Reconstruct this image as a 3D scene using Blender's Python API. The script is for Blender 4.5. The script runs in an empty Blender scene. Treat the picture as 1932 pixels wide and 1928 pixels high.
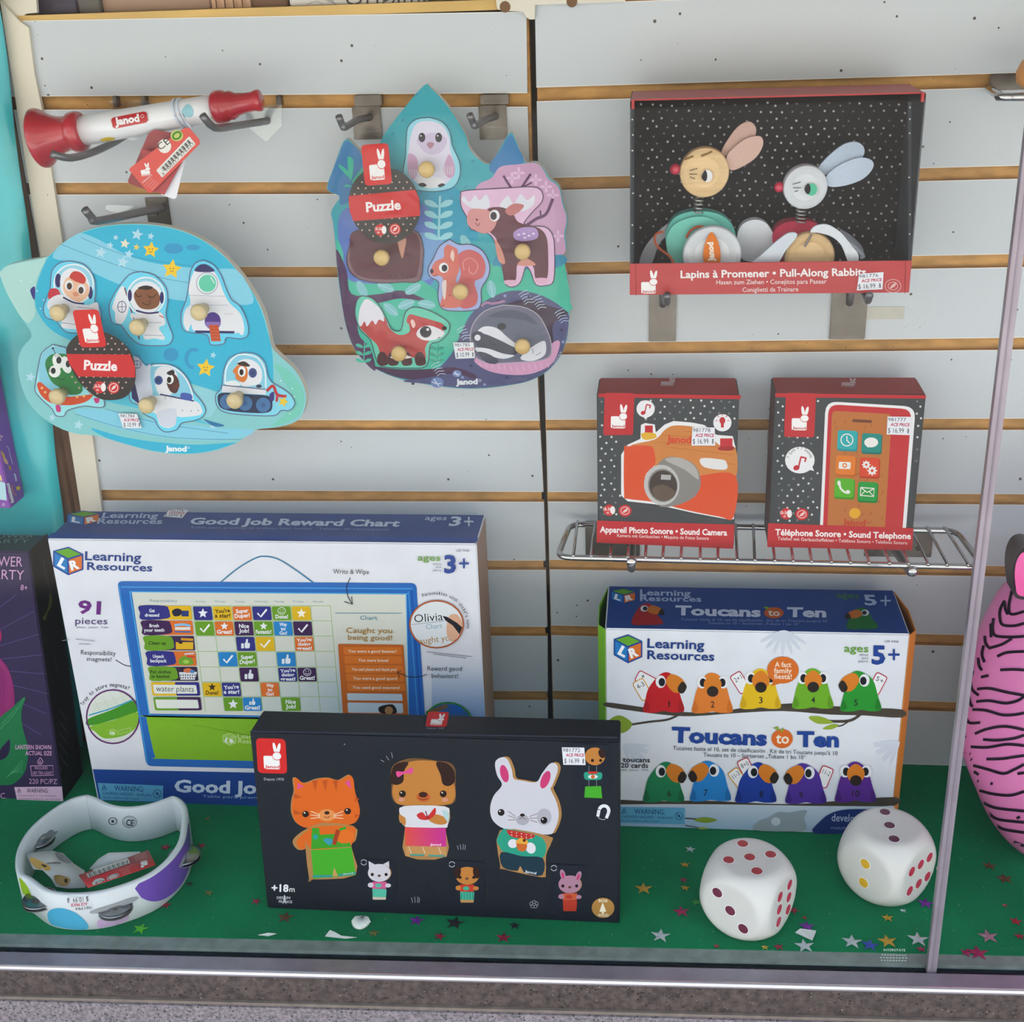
import bpy, bmesh, math, random
from mathutils import Vector as V, Matrix
from mathutils.bvhtree import BVHTree
random.seed(7)
S = bpy.context.scene
COL = S.collection
# ---------------------------------------------------------------- camera, sky, lights, exposure
CAM = V((0, -1.1773, .7903)); FPX = 2436.2
CR = V((.994224, .101802, -.033981)); CU = V((-.008846, .393277, .919377)); CF = V((-.106959, .913766, -.391906))
cd = bpy.data.cameras.new('camera'); co = bpy.data.objects.new('camera', cd); COL.objects.link(co)
cd.sensor_fit = 'HORIZONTAL'; cd.sensor_width = 36; cd.lens = FPX/1932*36; cd.clip_start = .02
m = Matrix((CR, CU, -CF)).transposed().to_4x4(); m.translation = CAM; co.matrix_world = m
S.camera = co
S.view_settings.view_transform = 'Standard'; S.view_settings.look = 'None'
S.view_settings.gamma = 1; S.view_settings.use_curve_mapping = False
S.view_settings.exposure = 1.36
w = bpy.data.worlds.new('sky'); S.world = w; w.use_nodes = True
nt = w.node_tree; nt.nodes.clear()
o_ = nt.nodes.new('ShaderNodeOutputWorld'); bg = nt.nodes.new('ShaderNodeBackground')
tc = nt.nodes.new('ShaderNodeTexCoord'); sx = nt.nodes.new('ShaderNodeSeparateXYZ'); rp = nt.nodes.new('ShaderNodeValToRGB')
nt.links.new(tc.outputs['Generated'], sx.inputs[0]); nt.links.new(sx.outputs[2], rp.inputs[0])
nt.links.new(rp.outputs[0], bg.inputs[0]); nt.links.new(bg.outputs[0], o_.inputs[0])
rp.color_ramp.elements[0].position = 0; rp.color_ramp.elements[0].color = (.95, .96, 1, 1)
rp.color_ramp.elements[1].position = .9; rp.color_ramp.elements[1].color = (.42, .66, 1, 1)
bg.inputs[1].default_value = 1.0
sl = bpy.data.lights.new('sun', 'SUN'); so = bpy.data.objects.new('sun', sl); COL.objects.link(so)
sl.energy = 8; sl.angle = math.radians(3); sl.color = (1, .97, .93)
so.rotation_euler = (math.radians(-30), 0, math.radians(-12))      # high sun behind the shop: the street and facade opposite are sunlit
# ---------------------------------------------------------------- helpers
def lin(h):
    h = h.lstrip('#'); r = []
    if len(h) == 3: h = ''.join(a*2 for a in h)
    for i in (0, 2, 4):
        v = int(h[i:i+2], 16)/255
        r.append(v/12.92 if v <= .04045 else ((v+.055)/1.055)**2.4)
    return (*r, 1)
def ray(x, y): return CF + CR*((x-966)/FPX) - CU*((y-964)/FPX)
def hit(x, y, p0, n):
    r = ray(x, y); return CAM + r*((p0-CAM).dot(n)/r.dot(n))
def atY(x, y, Y=0): return hit(x, y, V((0, Y, 0)), V((0, 1, 0)))
def atZ(x, y, Z=0): return hit(x, y, V((0, 0, Z)), V((0, 0, 1)))
MATS = {}
def mat(name, col, rough=.5, metal=0, spec=.5, noise=0, nscale=20, bump=0, bscale=60, coat=0, stretch=None):
    if name in MATS: return MATS[name]
    m = bpy.data.materials.new(name); m.use_nodes = True; MATS[name] = m
    t = m.node_tree; b = t.nodes['Principled BSDF']
    c = lin(col); b.inputs['Base Color'].default_value = c
    b.inputs['Roughness'].default_value = rough; b.inputs['Metallic'].default_value = metal
    b.inputs['Specular IOR Level'].default_value = spec; b.inputs['Coat Weight'].default_value = coat
    b.inputs['Coat Roughness'].default_value = .08
    tc = t.nodes.new('ShaderNodeTexCoord'); mp = t.nodes.new('ShaderNodeMapping')
    t.links.new(tc.outputs['Object'], mp.inputs[0])
    if stretch: mp.inputs['Scale'].default_value = stretch
    if noise:
        n = t.nodes.new('ShaderNodeTexNoise'); n.inputs['Scale'].default_value = nscale; n.inputs['Detail'].default_value = 5
        t.links.new(mp.outputs[0], n.inputs['Vector'])
        r = t.nodes.new('ShaderNodeValToRGB'); t.links.new(n.outputs[0], r.inputs[0])
        r.color_ramp.elements[0].position = .3; r.color_ramp.elements[1].position = .7
        r.color_ramp.elements[0].color = [a*(1-noise) for a in c[:3]]+[1]
        r.color_ramp.elements[1].color = [min(1, a*(1+noise)) for a in c[:3]]+[1]
        t.links.new(r.outputs[0], b.inputs['Base Color'])
    if bump:
        n = t.nodes.new('ShaderNodeTexNoise'); n.inputs['Scale'].default_value = bscale; n.inputs['Detail'].default_value = 4
        t.links.new(mp.outputs[0], n.inputs['Vector'])
        bp = t.nodes.new('ShaderNodeBump'); bp.inputs['Strength'].default_value = bump; bp.inputs['Distance'].default_value = .004
        t.links.new(n.outputs[0], bp.inputs['Height']); t.links.new(bp.outputs[0], b.inputs['Normal'])
    return m
def specks(m, scale, size, col, amount=1.0):
    """sparse little dirt specks over a material's colour"""
    t = m.node_tree; b = t.nodes['Principled BSDF']; inp = b.inputs['Base Color']
    tc = t.nodes.new('ShaderNodeTexCoord')
    v = t.nodes.new('ShaderNodeTexVoronoi'); v.inputs['Scale'].default_value = scale; t.links.new(tc.outputs['Object'], v.inputs['Vector'])
    ns = t.nodes.new('ShaderNodeTexNoise'); ns.inputs['Scale'].default_value = scale*.12; t.links.new(tc.outputs['Object'], ns.inputs['Vector'])
    mu = t.nodes.new('ShaderNodeMath'); mu.operation = 'MULTIPLY'; mu.inputs[1].default_value = size
    sc = t.nodes.new('ShaderNodeSeparateColor'); t.links.new(v.outputs['Color'], sc.inputs[0])
    pw = t.nodes.new('ShaderNodeMath'); pw.operation = 'POWER'; pw.inputs[1].default_value = 5; t.links.new(sc.outputs[0], pw.inputs[0])
    m2 = t.nodes.new('ShaderNodeMath'); m2.operation = 'MULTIPLY'; t.links.new(pw.outputs[0], m2.inputs[0]); t.links.new(ns.outputs[0], m2.inputs[1])
    t.links.new(m2.outputs[0], mu.inputs[0])
    lt = t.nodes.new('ShaderNodeMath'); lt.operation = 'LESS_THAN'; t.links.new(v.outputs['Distance'], lt.inputs[0]); t.links.new(mu.outputs[0], lt.inputs[1])
    am = t.nodes.new('ShaderNodeMath'); am.operation = 'MULTIPLY'; am.inputs[1].default_value = amount; t.links.new(lt.outputs[0], am.inputs[0])
    mx = t.nodes.new('ShaderNodeMix'); mx.data_type = 'RGBA'; t.links.new(am.outputs[0], mx.inputs[0])
    if inp.links: t.links.new(inp.links[0].from_socket, mx.inputs[6])
    else: mx.inputs[6].default_value = inp.default_value
    mx.inputs[7].default_value = lin(col); t.links.new(mx.outputs[2], inp)
    return m
def print_mat(name, rough=.5, spec=.14):
    m = bpy.data.materials.new(name); m.use_nodes = True
    t = m.node_tree; b = t.nodes['Principled BSDF']; a = t.nodes.new('ShaderNodeAttribute'); a.attribute_name = 'ink'
    t.links.new(a.outputs['Color'], b.inputs['Base Color']); b.inputs['Roughness'].default_value = rough
    b.inputs['Specular IOR Level'].default_value = spec
    return m
INK = print_mat('printed_card'); GLOSSINK = print_mat('printed_gloss', .22, .5)
def clear_mat(name, tint, f0, rough=.02, bump=0, bscale=40, gloss=(1, 1, 1, 1)):
    """clear sheet: passes light straight through, reflects by Fresnel"""
    m = bpy.data.materials.new(name); m.use_nodes = True; t = m.node_tree; t.nodes.clear()
    o = t.nodes.new('ShaderNodeOutputMaterial'); mx = t.nodes.new('ShaderNodeMixShader')
    tr = t.nodes.new('ShaderNodeBsdfTransparent'); tr.inputs[0].default_value = tint
    g = t.nodes.new('ShaderNodeBsdfGlossy'); g.inputs['Roughness'].default_value = rough; g.inputs[0].default_value = gloss
    f = t.nodes.new('ShaderNodeLayerWeight'); f.inputs[0].default_value = .5
    pw = t.nodes.new('ShaderNodeMath'); pw.operation = 'POWER'; pw.inputs[1].default_value = 5; t.links.new(f.outputs['Facing'], pw.inputs[0])
    ma = t.nodes.new('ShaderNodeMath'); ma.operation = 'MULTIPLY_ADD'; ma.inputs[1].default_value = 1-f0; ma.inputs[2].default_value = f0; t.links.new(pw.outputs[0], ma.inputs[0])
    t.links.new(ma.outputs[0], mx.inputs[0]); t.links.new(tr.outputs[0], mx.inputs[1]); t.links.new(g.outputs[0], mx.inputs[2]); t.links.new(mx.outputs[0], o.inputs[0])
    if bump:
        n = t.nodes.new('ShaderNodeTexNoise'); n.inputs['Scale'].default_value = bscale; n.inputs['Detail'].default_value = 3
        tc = t.nodes.new('ShaderNodeTexCoord'); t.links.new(tc.outputs['Object'], n.inputs['Vector'])
        bp = t.nodes.new('ShaderNodeBump'); bp.inputs['Strength'].default_value = bump; bp.inputs['Distance'].default_value = .01
        t.links.new(n.outputs[0], bp.inputs['Height']); t.links.new(bp.outputs[0], g.inputs['Normal']); t.links.new(bp.outputs[0], f.inputs['Normal'])
    return m
def wloc(o):
    l = V((0, 0, 0))
    while o is not None: l += o.location; o = o.parent
    return l
def tag(o, label=None, cat=None, group=None, kind=None):
    for k, v in (('label', label), ('category', cat), ('group', group), ('kind', kind)):
        if v: o[k] = v
    return o
def empty(name, loc, label, cat, group=None):
    o = bpy.data.objects.new(name, None); COL.objects.link(o); o.location = loc; o.empty_display_size = .02
    return tag(o, label, cat, group)
def obj(name, verts, faces, mats, parent=None, loc=None, mi=None, smooth=False, bevel=0, seg=2, label=None):
    """one mesh object from world-space vertices"""
    base = wloc(parent) if parent else V((0, 0, 0))
    l = (V(loc)-base) if loc is not None else V((0, 0, 0))
    me = bpy.data.meshes.new(name)
    me.from_pydata([tuple(V(v)-base-l) for v in verts], [], [tuple(f) for f in faces])
    mats = mats if isinstance(mats, (list, tuple)) else [mats]
    for m in mats: me.materials.append(m)
    if mi is not None: me.polygons.foreach_set('material_index', mi)
    bm = bmesh.new(); bm.from_mesh(me); bmesh.ops.recalc_face_normals(bm, faces=bm.faces)
    if bevel:
        ed = [e for e in bm.edges if len(e.link_faces) == 2 and e.calc_face_angle(0) > .6]
        bmesh.ops.bevel(bm, geom=ed, offset=bevel, segments=seg, affect='EDGES', clamp_overlap=True)
    bm.to_mesh(me); bm.free()
    if smooth: me.polygons.foreach_set('use_smooth', [True]*len(me.polygons))
    o = bpy.data.objects.new(name, me); COL.objects.link(o); o.location = l
    if parent: o.parent = parent
    if label: o['label'] = label
    return o
class MB:
    """collects shapes into one mesh"""
    def __init__(s): s.v = []; s.f = []; s.m = []
    def add(s, v, f, mi=0):
        b = len(s.v); s.v += [V(p) for p in v]; s.f += [tuple(i+b for i in q) for q in f]; s.m += [mi]*len(f); return s
    def box(s, lo, hi, mi=0, M=None):
        x0, y0, z0 = lo; x1, y1, z1 = hi
        v = [V(p) for p in ((x0,y0,z0),(x1,y0,z0),(x1,y1,z0),(x0,y1,z0),(x0,y0,z1),(x1,y0,z1),(x1,y1,z1),(x0,y1,z1))]
        if M: v = [M @ p for p in v]
        return s.add(v, [(3,2,1,0),(4,5,6,7),(0,1,5,4),(1,2,6,5),(2,3,7,6),(3,0,4,7)], mi)
    def tube(s, pts, r, n=10, mi=0, cap=True):
        pts = [V(p) for p in pts]; rs = r if isinstance(r, (list, tuple)) else [r]*len(pts)
        v = []; up = None
        for i, p in enumerate(pts):
            d = ((pts[i+1]-p).normalized() if i+1 < len(pts) else V()) + ((p-pts[i-1]).normalized() if i else V()); d.normalize()
            if up is None: up = d.orthogonal().normalized()
            up = (up - d*up.dot(d)).normalized(); sd = d.cross(up)
            for k in range(n):
                a = 2*math.pi*k/n; v.append(p + (up*math.cos(a)+sd*math.sin(a))*rs[i])
        f = [(i*n+k, i*n+(k+1) % n, (i+1)*n+(k+1) % n, (i+1)*n+k) for i in range(len(pts)-1) for k in range(n)]
        if cap: f += [tuple(range(n))[::-1], tuple(range((len(pts)-1)*n, len(pts)*n))]
        return s.add(v, f, mi)
    def lathe(s, o, ax, prof, n=32, mi=0, cap=(True, True)):
        """prof: (distance along axis, radius)"""
        ax = V(ax).normalized(); u = ax.orthogonal().normalized(); w_ = ax.cross(u); v = []
        for t, r in prof:
            for k in range(n):
                a = 2*math.pi*k/n; v.append(V(o)+ax*t+(u*math.cos(a)+w_*math.sin(a))*r)
        P = len(prof)
        f = [(i*n+k, i*n+(k+1) % n, (i+1)*n+(k+1) % n, (i+1)*n+k) for i in range(P-1) for k in range(n)]
        if cap[0]: f.append(tuple(range(n))[::-1])
        if cap[1]: f.append(tuple(range((P-1)*n, P*n)))
        return s.add(v, f, mi)
    def prism(s, pts, d, mi=0, mside=None):
        """front outline pts (world) pushed by vector d"""
        n = len(pts); v = [V(p) for p in pts] + [V(p)+V(d) for p in pts]
        b = len(s.v); s.v += v
        s.f += [tuple(b+i for i in range(n)), tuple(b+n+i for i in range(n))[::-1]]; s.m += [mi, mi if mside is None else mside]
        s.f += [(b+i, b+n+i, b+n+(i+1) % n, b+(i+1) % n) for i in range(n)]; s.m += [mi if mside is None else mside]*n
        return s
    def build(s, name, mats, parent=None, **k): return obj(name, s.v, s.f, mats, parent, mi=s.m, **k)
def smoothline(pts, n=5, closed=False):
    P = [V(p) for p in pts]; N = len(P); out = []
    for i in range(N if closed else N-1):
        g = lambda j: P[j % N] if closed else P[max(0, min(N-1, j))]
        a, b, c, d = g(i-1), g(i), g(i+1), g(i+2)
        for k in range(n):
            t = k/n
            out.append(.5*((2*b)+(c-a)*t+(2*a-5*b+4*c-d)*t*t+(3*b-a-3*c+d)*t**3))
    if not closed: out.append(P[-1])
    return out
_txt = {}
def glyphs(s, bold, res):
    k = (s, bold, res)
    if k not in _txt:
        c = bpy.data.curves.new('t', 'FONT'); c.body = s; c.size = 1; c.offset = bold; c.resolution_u = res; c.fill_mode = 'FRONT'
        o = bpy.data.objects.new('t', c); COL.objects.link(o)
        me = bpy.data.meshes.new_from_object(o.evaluated_get(bpy.context.evaluated_depsgraph_get()))
        _txt[k] = ([(v.co.x, v.co.y) for v in me.vertices], [tuple(p.vertices) for p in me.polygons])
        bpy.data.objects.remove(o); bpy.data.curves.remove(c); bpy.data.meshes.remove(me)
    return _txt[k]
CAPH = max(p[1] for p in glyphs('H', 0, 2)[0])
class Art:
    """flat coloured print: shapes given in photograph pixels, laid on a real surface"""
    def __init__(s, p0=None, n=(0, 1, 0), bvh=None, lift=.0003, step=7e-6):
        s.p0 = p0; s.n = V(n).normalized(); s.bvh = bvh; s.lift = lift; s.step = step
        s.v = []; s.f = []; s.c = []; s.ox = s.oy = 0.; s.sc = 1.; s.hold = False; s.miss = 0
        if s.n.dot(CF) > 0: s.n = -s.n
    def fr(s, ox=0, oy=0, sc=1): s.ox, s.oy, s.sc = ox, oy, sc; return s
    def at(s, x, y, L=None):
        x = s.ox+x/s.sc; y = s.oy+y/s.sc; L = s.lift if L is None else L
        if s.bvh:
            r = ray(x, y).normalized(); h, nn, i, d = s.bvh.ray_cast(CAM, r)
            if h is None: s.miss += 1; return None
            return h - r*L*1.5
        return hit(x, y, s.p0, s.n) + s.n*L
    def put(s, pts, faces, col):
        cs = lin(col) if isinstance(col, str) else None
        b = len(s.v); q = [s.at(*p) for p in pts]; ok = [p is not None for p in q]
        if not any(ok): return s
        s.v += [p if p is not None else next(a for a in q if a is not None) for p in q]; s.f += [tuple(b+i for i in f) for f in faces if all(ok[i] for i in f)]
        s.c += [cs]*len(pts) if cs else [lin(k) for k in col]
        s.lift += s.step if not s.hold else s.step*.22
        return s
    def poly(s, col, *p): return s.put(p, [tuple(range(len(p)))], col)
    def blob(s, col, *p, n=4):
        q = [(v.x, v.y) for v in smoothline([(a, b, 0) for a, b in p], n, True)]
        return s.put(q, [tuple(range(len(q)))], col)
    def rings(s, col, *p, k=5, n=4, smooth=True):
        """filled outline with inner rings, for curved surfaces"""
        q = [(v.x, v.y) for v in smoothline([(a, b, 0) for a, b in p], n, True)] if smooth else list(p)
        cx = sum(a for a, b in q)/len(q); cy = sum(b for a, b in q)/len(q); N = len(q); P = []
        for i in range(k): t = 1-i/k; P += [(cx+(a-cx)*t, cy+(b-cy)*t) for a, b in q]
        P.append((cx, cy)); F = [(i*N+j, i*N+(j+1) % N, (i+1)*N+(j+1) % N, (i+1)*N+j) for i in range(k-1) for j in range(N)]
        F += [((k-1)*N+j, (k-1)*N+(j+1) % N, k*N) for j in range(N)]
        return s.put(P, F, col)
    def ell(s, col, cx, cy, rx, ry=None, rot=0, n=20):
        ry = rx if ry is None else ry; r = math.radians(rot); q = []
        for i in range(n):
            a = 2*math.pi*i/n; x, y = rx*math.cos(a), ry*math.sin(a)
            q.append((cx+x*math.cos(r)-y*math.sin(r), cy+x*math.sin(r)+y*math.cos(r)))
        return s.put(q, [tuple(range(n))], col)
    def ring(s, col, cx, cy, rx, ry, w_, rot=0, n=28, a0=0, a1=360):
        r = math.radians(rot); p = []
        for i in range(n+1):
            a = math.radians(a0+(a1-a0)*i/n); x, y = rx*math.cos(a), ry*math.sin(a)
            p.append((cx+x*math.cos(r)-y*math.sin(r), cy+x*math.sin(r)+y*math.cos(r)))
        return s.line(col, w_, *p, sm=0)
    def line(s, col, w_, *p, sm=5, taper=False):
        q = [V((a, b, 0)) for a, b in p]
        if sm and len(q) > 2: q = smoothline(q, sm)
        P = []; N = len(q)
        for i, a in enumerate(q):
            d = (q[min(N-1, i+1)]-q[max(0, i-1)]); d = d.normalized() if d.length else V((1, 0, 0))
            k = w_/2*(math.sin(math.pi*min(1, max(.08, i/(N-1)*.9+.1)))**.5 if taper else 1)
            P += [(a.x-d.y*k, a.y+d.x*k), (a.x+d.y*k, a.y-d.x*k)]
        return s.put(P, [(2*i, 2*i+2, 2*i+3, 2*i+1) for i in range(N-1)], col)
    def quad(s, col, x0, y0, x1, y1): return s.poly(col, (x0, y0), (x1, y0), (x1, y1), (x0, y1))
    def rrect(s, col, tl, tr, br, bl, r=.15, n=4):
        """rounded quad given by its corners; r as a share of the shorter side"""
        c = [V((*p, 0)) for p in (tl, tr, br, bl)]; m_ = min((c[1]-c[0]).length, (c[3]-c[0]).length)*r; q = []
        for i in range(4):
            a = (c[i-1]-c[i]).normalized()*m_; b = (c[(i+1) % 4]-c[i]).normalized()*m_
            for k in range(n+1):
                t = k/n; q.append(c[i]+a*(1-t)**2+b*t*t)
        return s.put([(p.x, p.y) for p in q], [tuple(range(len(q)))], col)
    def star(s, col, cx, cy, r, rot=0, q=.45):
        p = []
        for i in range(10):
            a = math.radians(rot-90+36*i); k = r if i % 2 == 0 else r*q; p.append((cx+k*math.cos(a), cy+k*math.sin(a)))
        return s.poly(col, *p)
    def text(s, t, col, x0, y0, x1, y1, h, bold=0, slant=0, res=2):
        """baseline from (x0,y0) to (x1,y1), capital height h"""
        vs, fs = glyphs(t, bold, res)
        if not vs: return s
        a = min(v[0] for v in vs); b = max(v[0] for v in vs); dx, dy = x1-x0, y1-y0; L = math.hypot(dx, dy)
        ux, uy = dx/L, dy/L; nx, ny = uy, -ux
        P = []
        for x, y in vs:
            e = y/CAPH*h; t_ = (x-a)/(b-a)
            P.append((x0+dx*t_+nx*e+ux*e*slant, y0+dy*t_+ny*e+uy*e*slant))
        return s.put(P, fs, col)
    def arc(s, t, col, cx, cy, r, a0, a1, h, bold=0):
        """letters along a circle, angles clockwise from up"""
        for i, ch in enumerate(t):
            if ch == ' ': continue
            a = math.radians(a0+(a1-a0)*(i+.5)/len(t)); w_ = math.radians(abs(a1-a0)/len(t))*r*.42
            if ch in "il!'.": w_ *= .4
            if ch in 'mwWM': w_ *= 1.3
            sg = 1 if a1 > a0 else -1
            x, y = cx+r*math.sin(a), cy-r*math.cos(a); tx, ty = math.cos(a)*sg, math.sin(a)*sg
            s.hold = True; s.text(ch, col, x-tx*w_, y-ty*w_, x+tx*w_, y+ty*w_, h, bold); s.hold = False
        s.lift += s.step; return s
    def dots(s, col, pts, r, ry=None, rot=0, n=8):
        s.hold = True
        for p in pts: s.ell(col, p[0], p[1], p[2] if len(p) > 2 else r, ry, rot, n)
        s.hold = False; s.lift += s.step; return s
    def build(s, name, parent, m=None, label=None):
        base = wloc(parent); me = bpy.data.meshes.new(name)
        me.from_pydata([tuple(p-base) for p in s.v], [], s.f); me.materials.append(m or INK)
        at_ = me.attributes.new('ink', 'FLOAT_COLOR', 'POINT'); fl = []
        for c in s.c: fl += [c[0]**1.13*.86, c[1]**1.13*.86, c[2]**1.13*.86, 1]
        at_.data.foreach_set('color', fl)
        o = bpy.data.objects.new(name, me); COL.objects.link(o); o.parent = parent
        if label: o['label'] = label
        return o
def bvh_of(*objs):
    v = []; f = []
    for o in objs:
        b = len(v); l = wloc(o); v += [l+p.co for p in o.data.vertices]; f += [tuple(b+i for i in p.vertices) for p in o.data.polygons]
    return BVHTree.FromPolygons(v, f)
# repeated emblems -------------------------------------------------
def bunny_logo(A, o, ex, ey, tile=True, badge='#d8302f', ink='#f4f2f2', txt='#d8302f', name=True):
    """rabbit emblem: o = top-left pixel of its square, ex/ey = its sides"""
    g = lambda u, v: (o[0]+ex[0]*u+ey[0]*v, o[1]+ex[1]*u+ey[1]*v)
    if tile: A.rrect(badge, g(0, 0), g(1, 0), g(1, 1), g(0, 1), .16)
    def e(cx, cy, rx, ry, rot, col):
        r = math.radians(rot); p = []
        for i in range(18):
            a = 2*math.pi*i/18; x, y = rx*math.cos(a), ry*math.sin(a)
            p.append(g(cx+x*math.cos(r)-y*math.sin(r), cy+x*math.sin(r)+y*math.cos(r)))
        A.poly(col, *p)
    A.rrect(ink, g(.22, .50), g(.76, .50), g(.76, .88), g(.22, .88), .14)
    A.hold = True
    e(.62, .28, .055, .17, -12, ink); e(.75, .29, .055, .17, 18, ink); A.hold = False; A.lift += A.step
    e(.68, .50, .165, .125, 0, badge); e(.68, .50, .145, .105, 0, ink)
    if name: A.text('Janod', txt, *g(.25, .85), *g(.74, .85), abs(ey[1])*.085, .02)
def cube_logo(A, o, w_, h, tilt=0, grey=None):
    """building-block emblem with the letters L and R; o = pixel of its top corner"""
    t = math.tan(math.radians(tilt)); g = lambda u, v: (o[0]+u*w_, o[1]+v*h+u*w_*t)
    A.poly(grey or '#23509c', g(0, 0), g(.5, .2), g(.5, .75), g(0, 1), g(-.5, .75), g(-.5, .2))
    A.hold = True
    A.poly('#6fae35' if not grey else '#9fca62', g(0, .05), g(.42, .21), g(0, .4), g(-.42, .21))
    A.poly('#2b87c9' if not grey else '#9fca62', g(-.45, .26), g(-.03, .45), g(-.03, .93), g(-.45, .72))
    A.poly('#dd7c34' if not grey else '#9fca62', g(.45, .26), g(.03, .45), g(.03, .93), g(.45, .72))
    A.hold = False; A.lift += A.step
    c = '#f4f6fa'; A.hold = True
    A.text('L', c, *g(-.37, .68), *g(-.12, .80), h*.3, .05); A.text('R', c, *g(.1, .81), *g(.38, .69), h*.3, .05)
    A.hold = False; A.lift += A.step
def price_tag(name, parent, A, tl, tr, br, bl, num, price):
    """white price sticker with the shop's print"""
    A.lift += .0002
    A.poly('#e9ebf2', tl, tr, br, bl)
    g = lambda u, v: tuple((tl[i]*(1-u)+tr[i]*u)*(1-v)+(bl[i]*(1-u)+br[i]*u)*v for i in (0, 1))
    h = math.dist(tl, bl)
    A.text(num, '#3d4047', *g(.03, .26), *g(.80, .26), h*.2); A.text('ACE PRICE', '#c23a5c', *g(.14, .52), *g(.95, .52), h*.17, .03, .15)
    A.text(price, '#3d4047', *g(.05, .9), *g(.72, .9), h*.27); A.text('8', '#3d4047', *g(.86, .9), *g(.94, .9), h*.26, .02)
    return A.build(name, parent)
# ---------------------------------------------------------------- the setting
def ln(X, off=0): return -.3079+.03248*X+off            # the glass line, seen from above
LAM = specks(mat('slat_laminate', '#bcc4ca', .42, spec=.35), 95, .27, '#4a4642')
MDF = mat('slat_mdf', '#b58a4e', .8, noise=.22, nscale=45, stretch=(1, 1, 3))
specks(MDF, 140, .2, '#4d3a24')
DARK = mat('joint_dark', '#1b1a18', .85, noise=.5, nscale=90)
def lerp_px(tab, y):
    for (x0, y0), (x1, y1) in zip(tab, tab[1:]):
        if y <= y1: break
    return x0+(x1-x0)*(y-y0)/(y1-y0)
LEFT_R = [(993, 0), (995, 175), (998, 300), (1014, 715), (1020, 820), (1026, 940), (1030, 1080), (1033, 1200), (1033.5, 1340)]
RIGHT_L = [(1009, 0), (1012, 165), (1016, 345), (1026.5, 700), (1032, 850), (1034, 960), (1037, 1070), (1040, 1190), (1044, 1340)]
def edge_fn(a, b):
    A, B = atY(*a), atY(*b); k = (B.z-A.z)/(B.x-A.x)
    return lambda X: A.z+(X-A.x)*k
GL = [((40, 12), (990, -6), (40, 39), (990, 21.7)), ((78, 182), (995, 175.7), (80, 207), (998, 201)), ((105, 345), (1010, 342), (107, 367), (1010, 365)),
      ((464, 503.5), (1010, 503), (470, 523), (1010, 523)), ((150, 650), (1012, 650), (150, 670), (1012, 670)), ((180, 791.5), (1010, 793.4), (180, 811), (1015, 811.9)),
      ((195, 924), (1020, 928), (195, 944), (1020, 946.6)), ((560, 1057), (1020, 1057.6), (560, 1074), (1020, 1075)), ((560, 1181), (1025, 1182.5), (560, 1198.5), (1025, 1199.6)),
      ((560, 1301), (1030, 1304), (560, 1318), (1030, 1320.7))]
GR = [((1009, -16), (1927, -52), (1009, 8.6), (1927, -24)), ((1012, 165.3), (1927, 137.6), (1015, 190.8), (1851, 165.6)), ((1065, 335), (1926, 312.5), (1065, 358), (1925, 337)),
      ((1080, 495.2), (1908, 479.5), (1080, 518), (1905, 504)), ((1100, 646.8), (1925, 637), (1100, 668.5), (1925, 659.5)), ((1080, 791.6), (1925, 789.6), (1080, 811.7), (1925, 811)),
      ((1040, 928), (1930, 932.3), (1040, 946), (1930, 952)), ((1060, 1056.2), (1925, 1068.5), (1060, 1074.5), (1925, 1088)), ((1100, 1181.2), (1850, 1198.7), (1100, 1199.6), (1730, 1216.6)),
      ((1080, 1304), (1800, 1324.5), (1080, 1320.5), (1722, 1340))]
def slatwall(name, G, xa, xb, ztop):
    """xa/xb: functions Z -> X of the panel's two ends"""
    b = MB(); ed = []
    for g in G: ed.append(edge_fn(g[0], g[1])); ed.append(edge_fn(g[2], g[3]))
    rows = [(ed[i], ed[i+1]) for i in range(1, len(ed)-1, 2)] + [(ed[-1], lambda X: 0.)]
    if ztop: rows.insert(0, (lambda X: ztop, ed[0]))
    for hi, lo in rows:
        c = []
        for fn, xf in ((hi, xa), (hi, xb), (lo, xb), (lo, xa)):
            X = xf(.4)
            for _ in range(3): X = xf(fn(X))
            c.append(V((X, 0, fn(X))))
        b.prism(c, (0, .0062, 0), 0, 1)
        e = .0007                                                       # slat edge highlight, painted as a thin pale strip
        for p, q, s_ in ((c[0], c[1], -1), (c[3], c[2], 1)):
            d = V((0, 0, e*s_)); y_ = V((0, -.00015, 0)); b.add([p+y_, q+y_, q+d+y_, p+d+y_], [(0, 1, 2, 3)], 2)
    zt = ztop or max(ed[1](-.3), ed[1](.2))
    X0, X1 = xa(.4), xb(.4)
    b.box((min(xa(0), xa(.7)), .0062, 0), (max(xb(0), xb(.7)), .018, zt-.004), 1)
    o = b.build(name, [LAM, MDF, mat('painted_edge_highlight', '#dcdad6', .5)]); return tag(o, kind='structure')
def zfun(tab):
    P = [atY(x, y) for x, y in tab]; P.sort(key=lambda p: p.z)
    def f(Z):
        for a, b in zip(P, P[1:]):
            if Z <= b.z: break
        return a.x+(b.x-a.x)*(Z-a.z)/(b.z-a.z)
    return f
slatwall('wall_back_left', GL, lambda Z: -.583, zfun(LEFT_R), 0)
slatwall('wall_back_right', GR, zfun(RIGHT_L), lambda Z: 1.25, 1.0)
tag(MB().box((-.14, .019, 0), (-.06, .03, .9)).build('wall_back_joint', DARK), kind='structure')
# ledge on top of the left panel, where the stock above stands
ZL = atY(540, 29.5).z
tag(MB().box((-.60, .0005, ZL-.001), (-.108, .22, ZL+.0072)).build('trim_1', mat('ledge_wood', '#c9a660', .6, noise=.15, nscale=30, stretch=(.3, 1, 1))), kind='structure')
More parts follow.
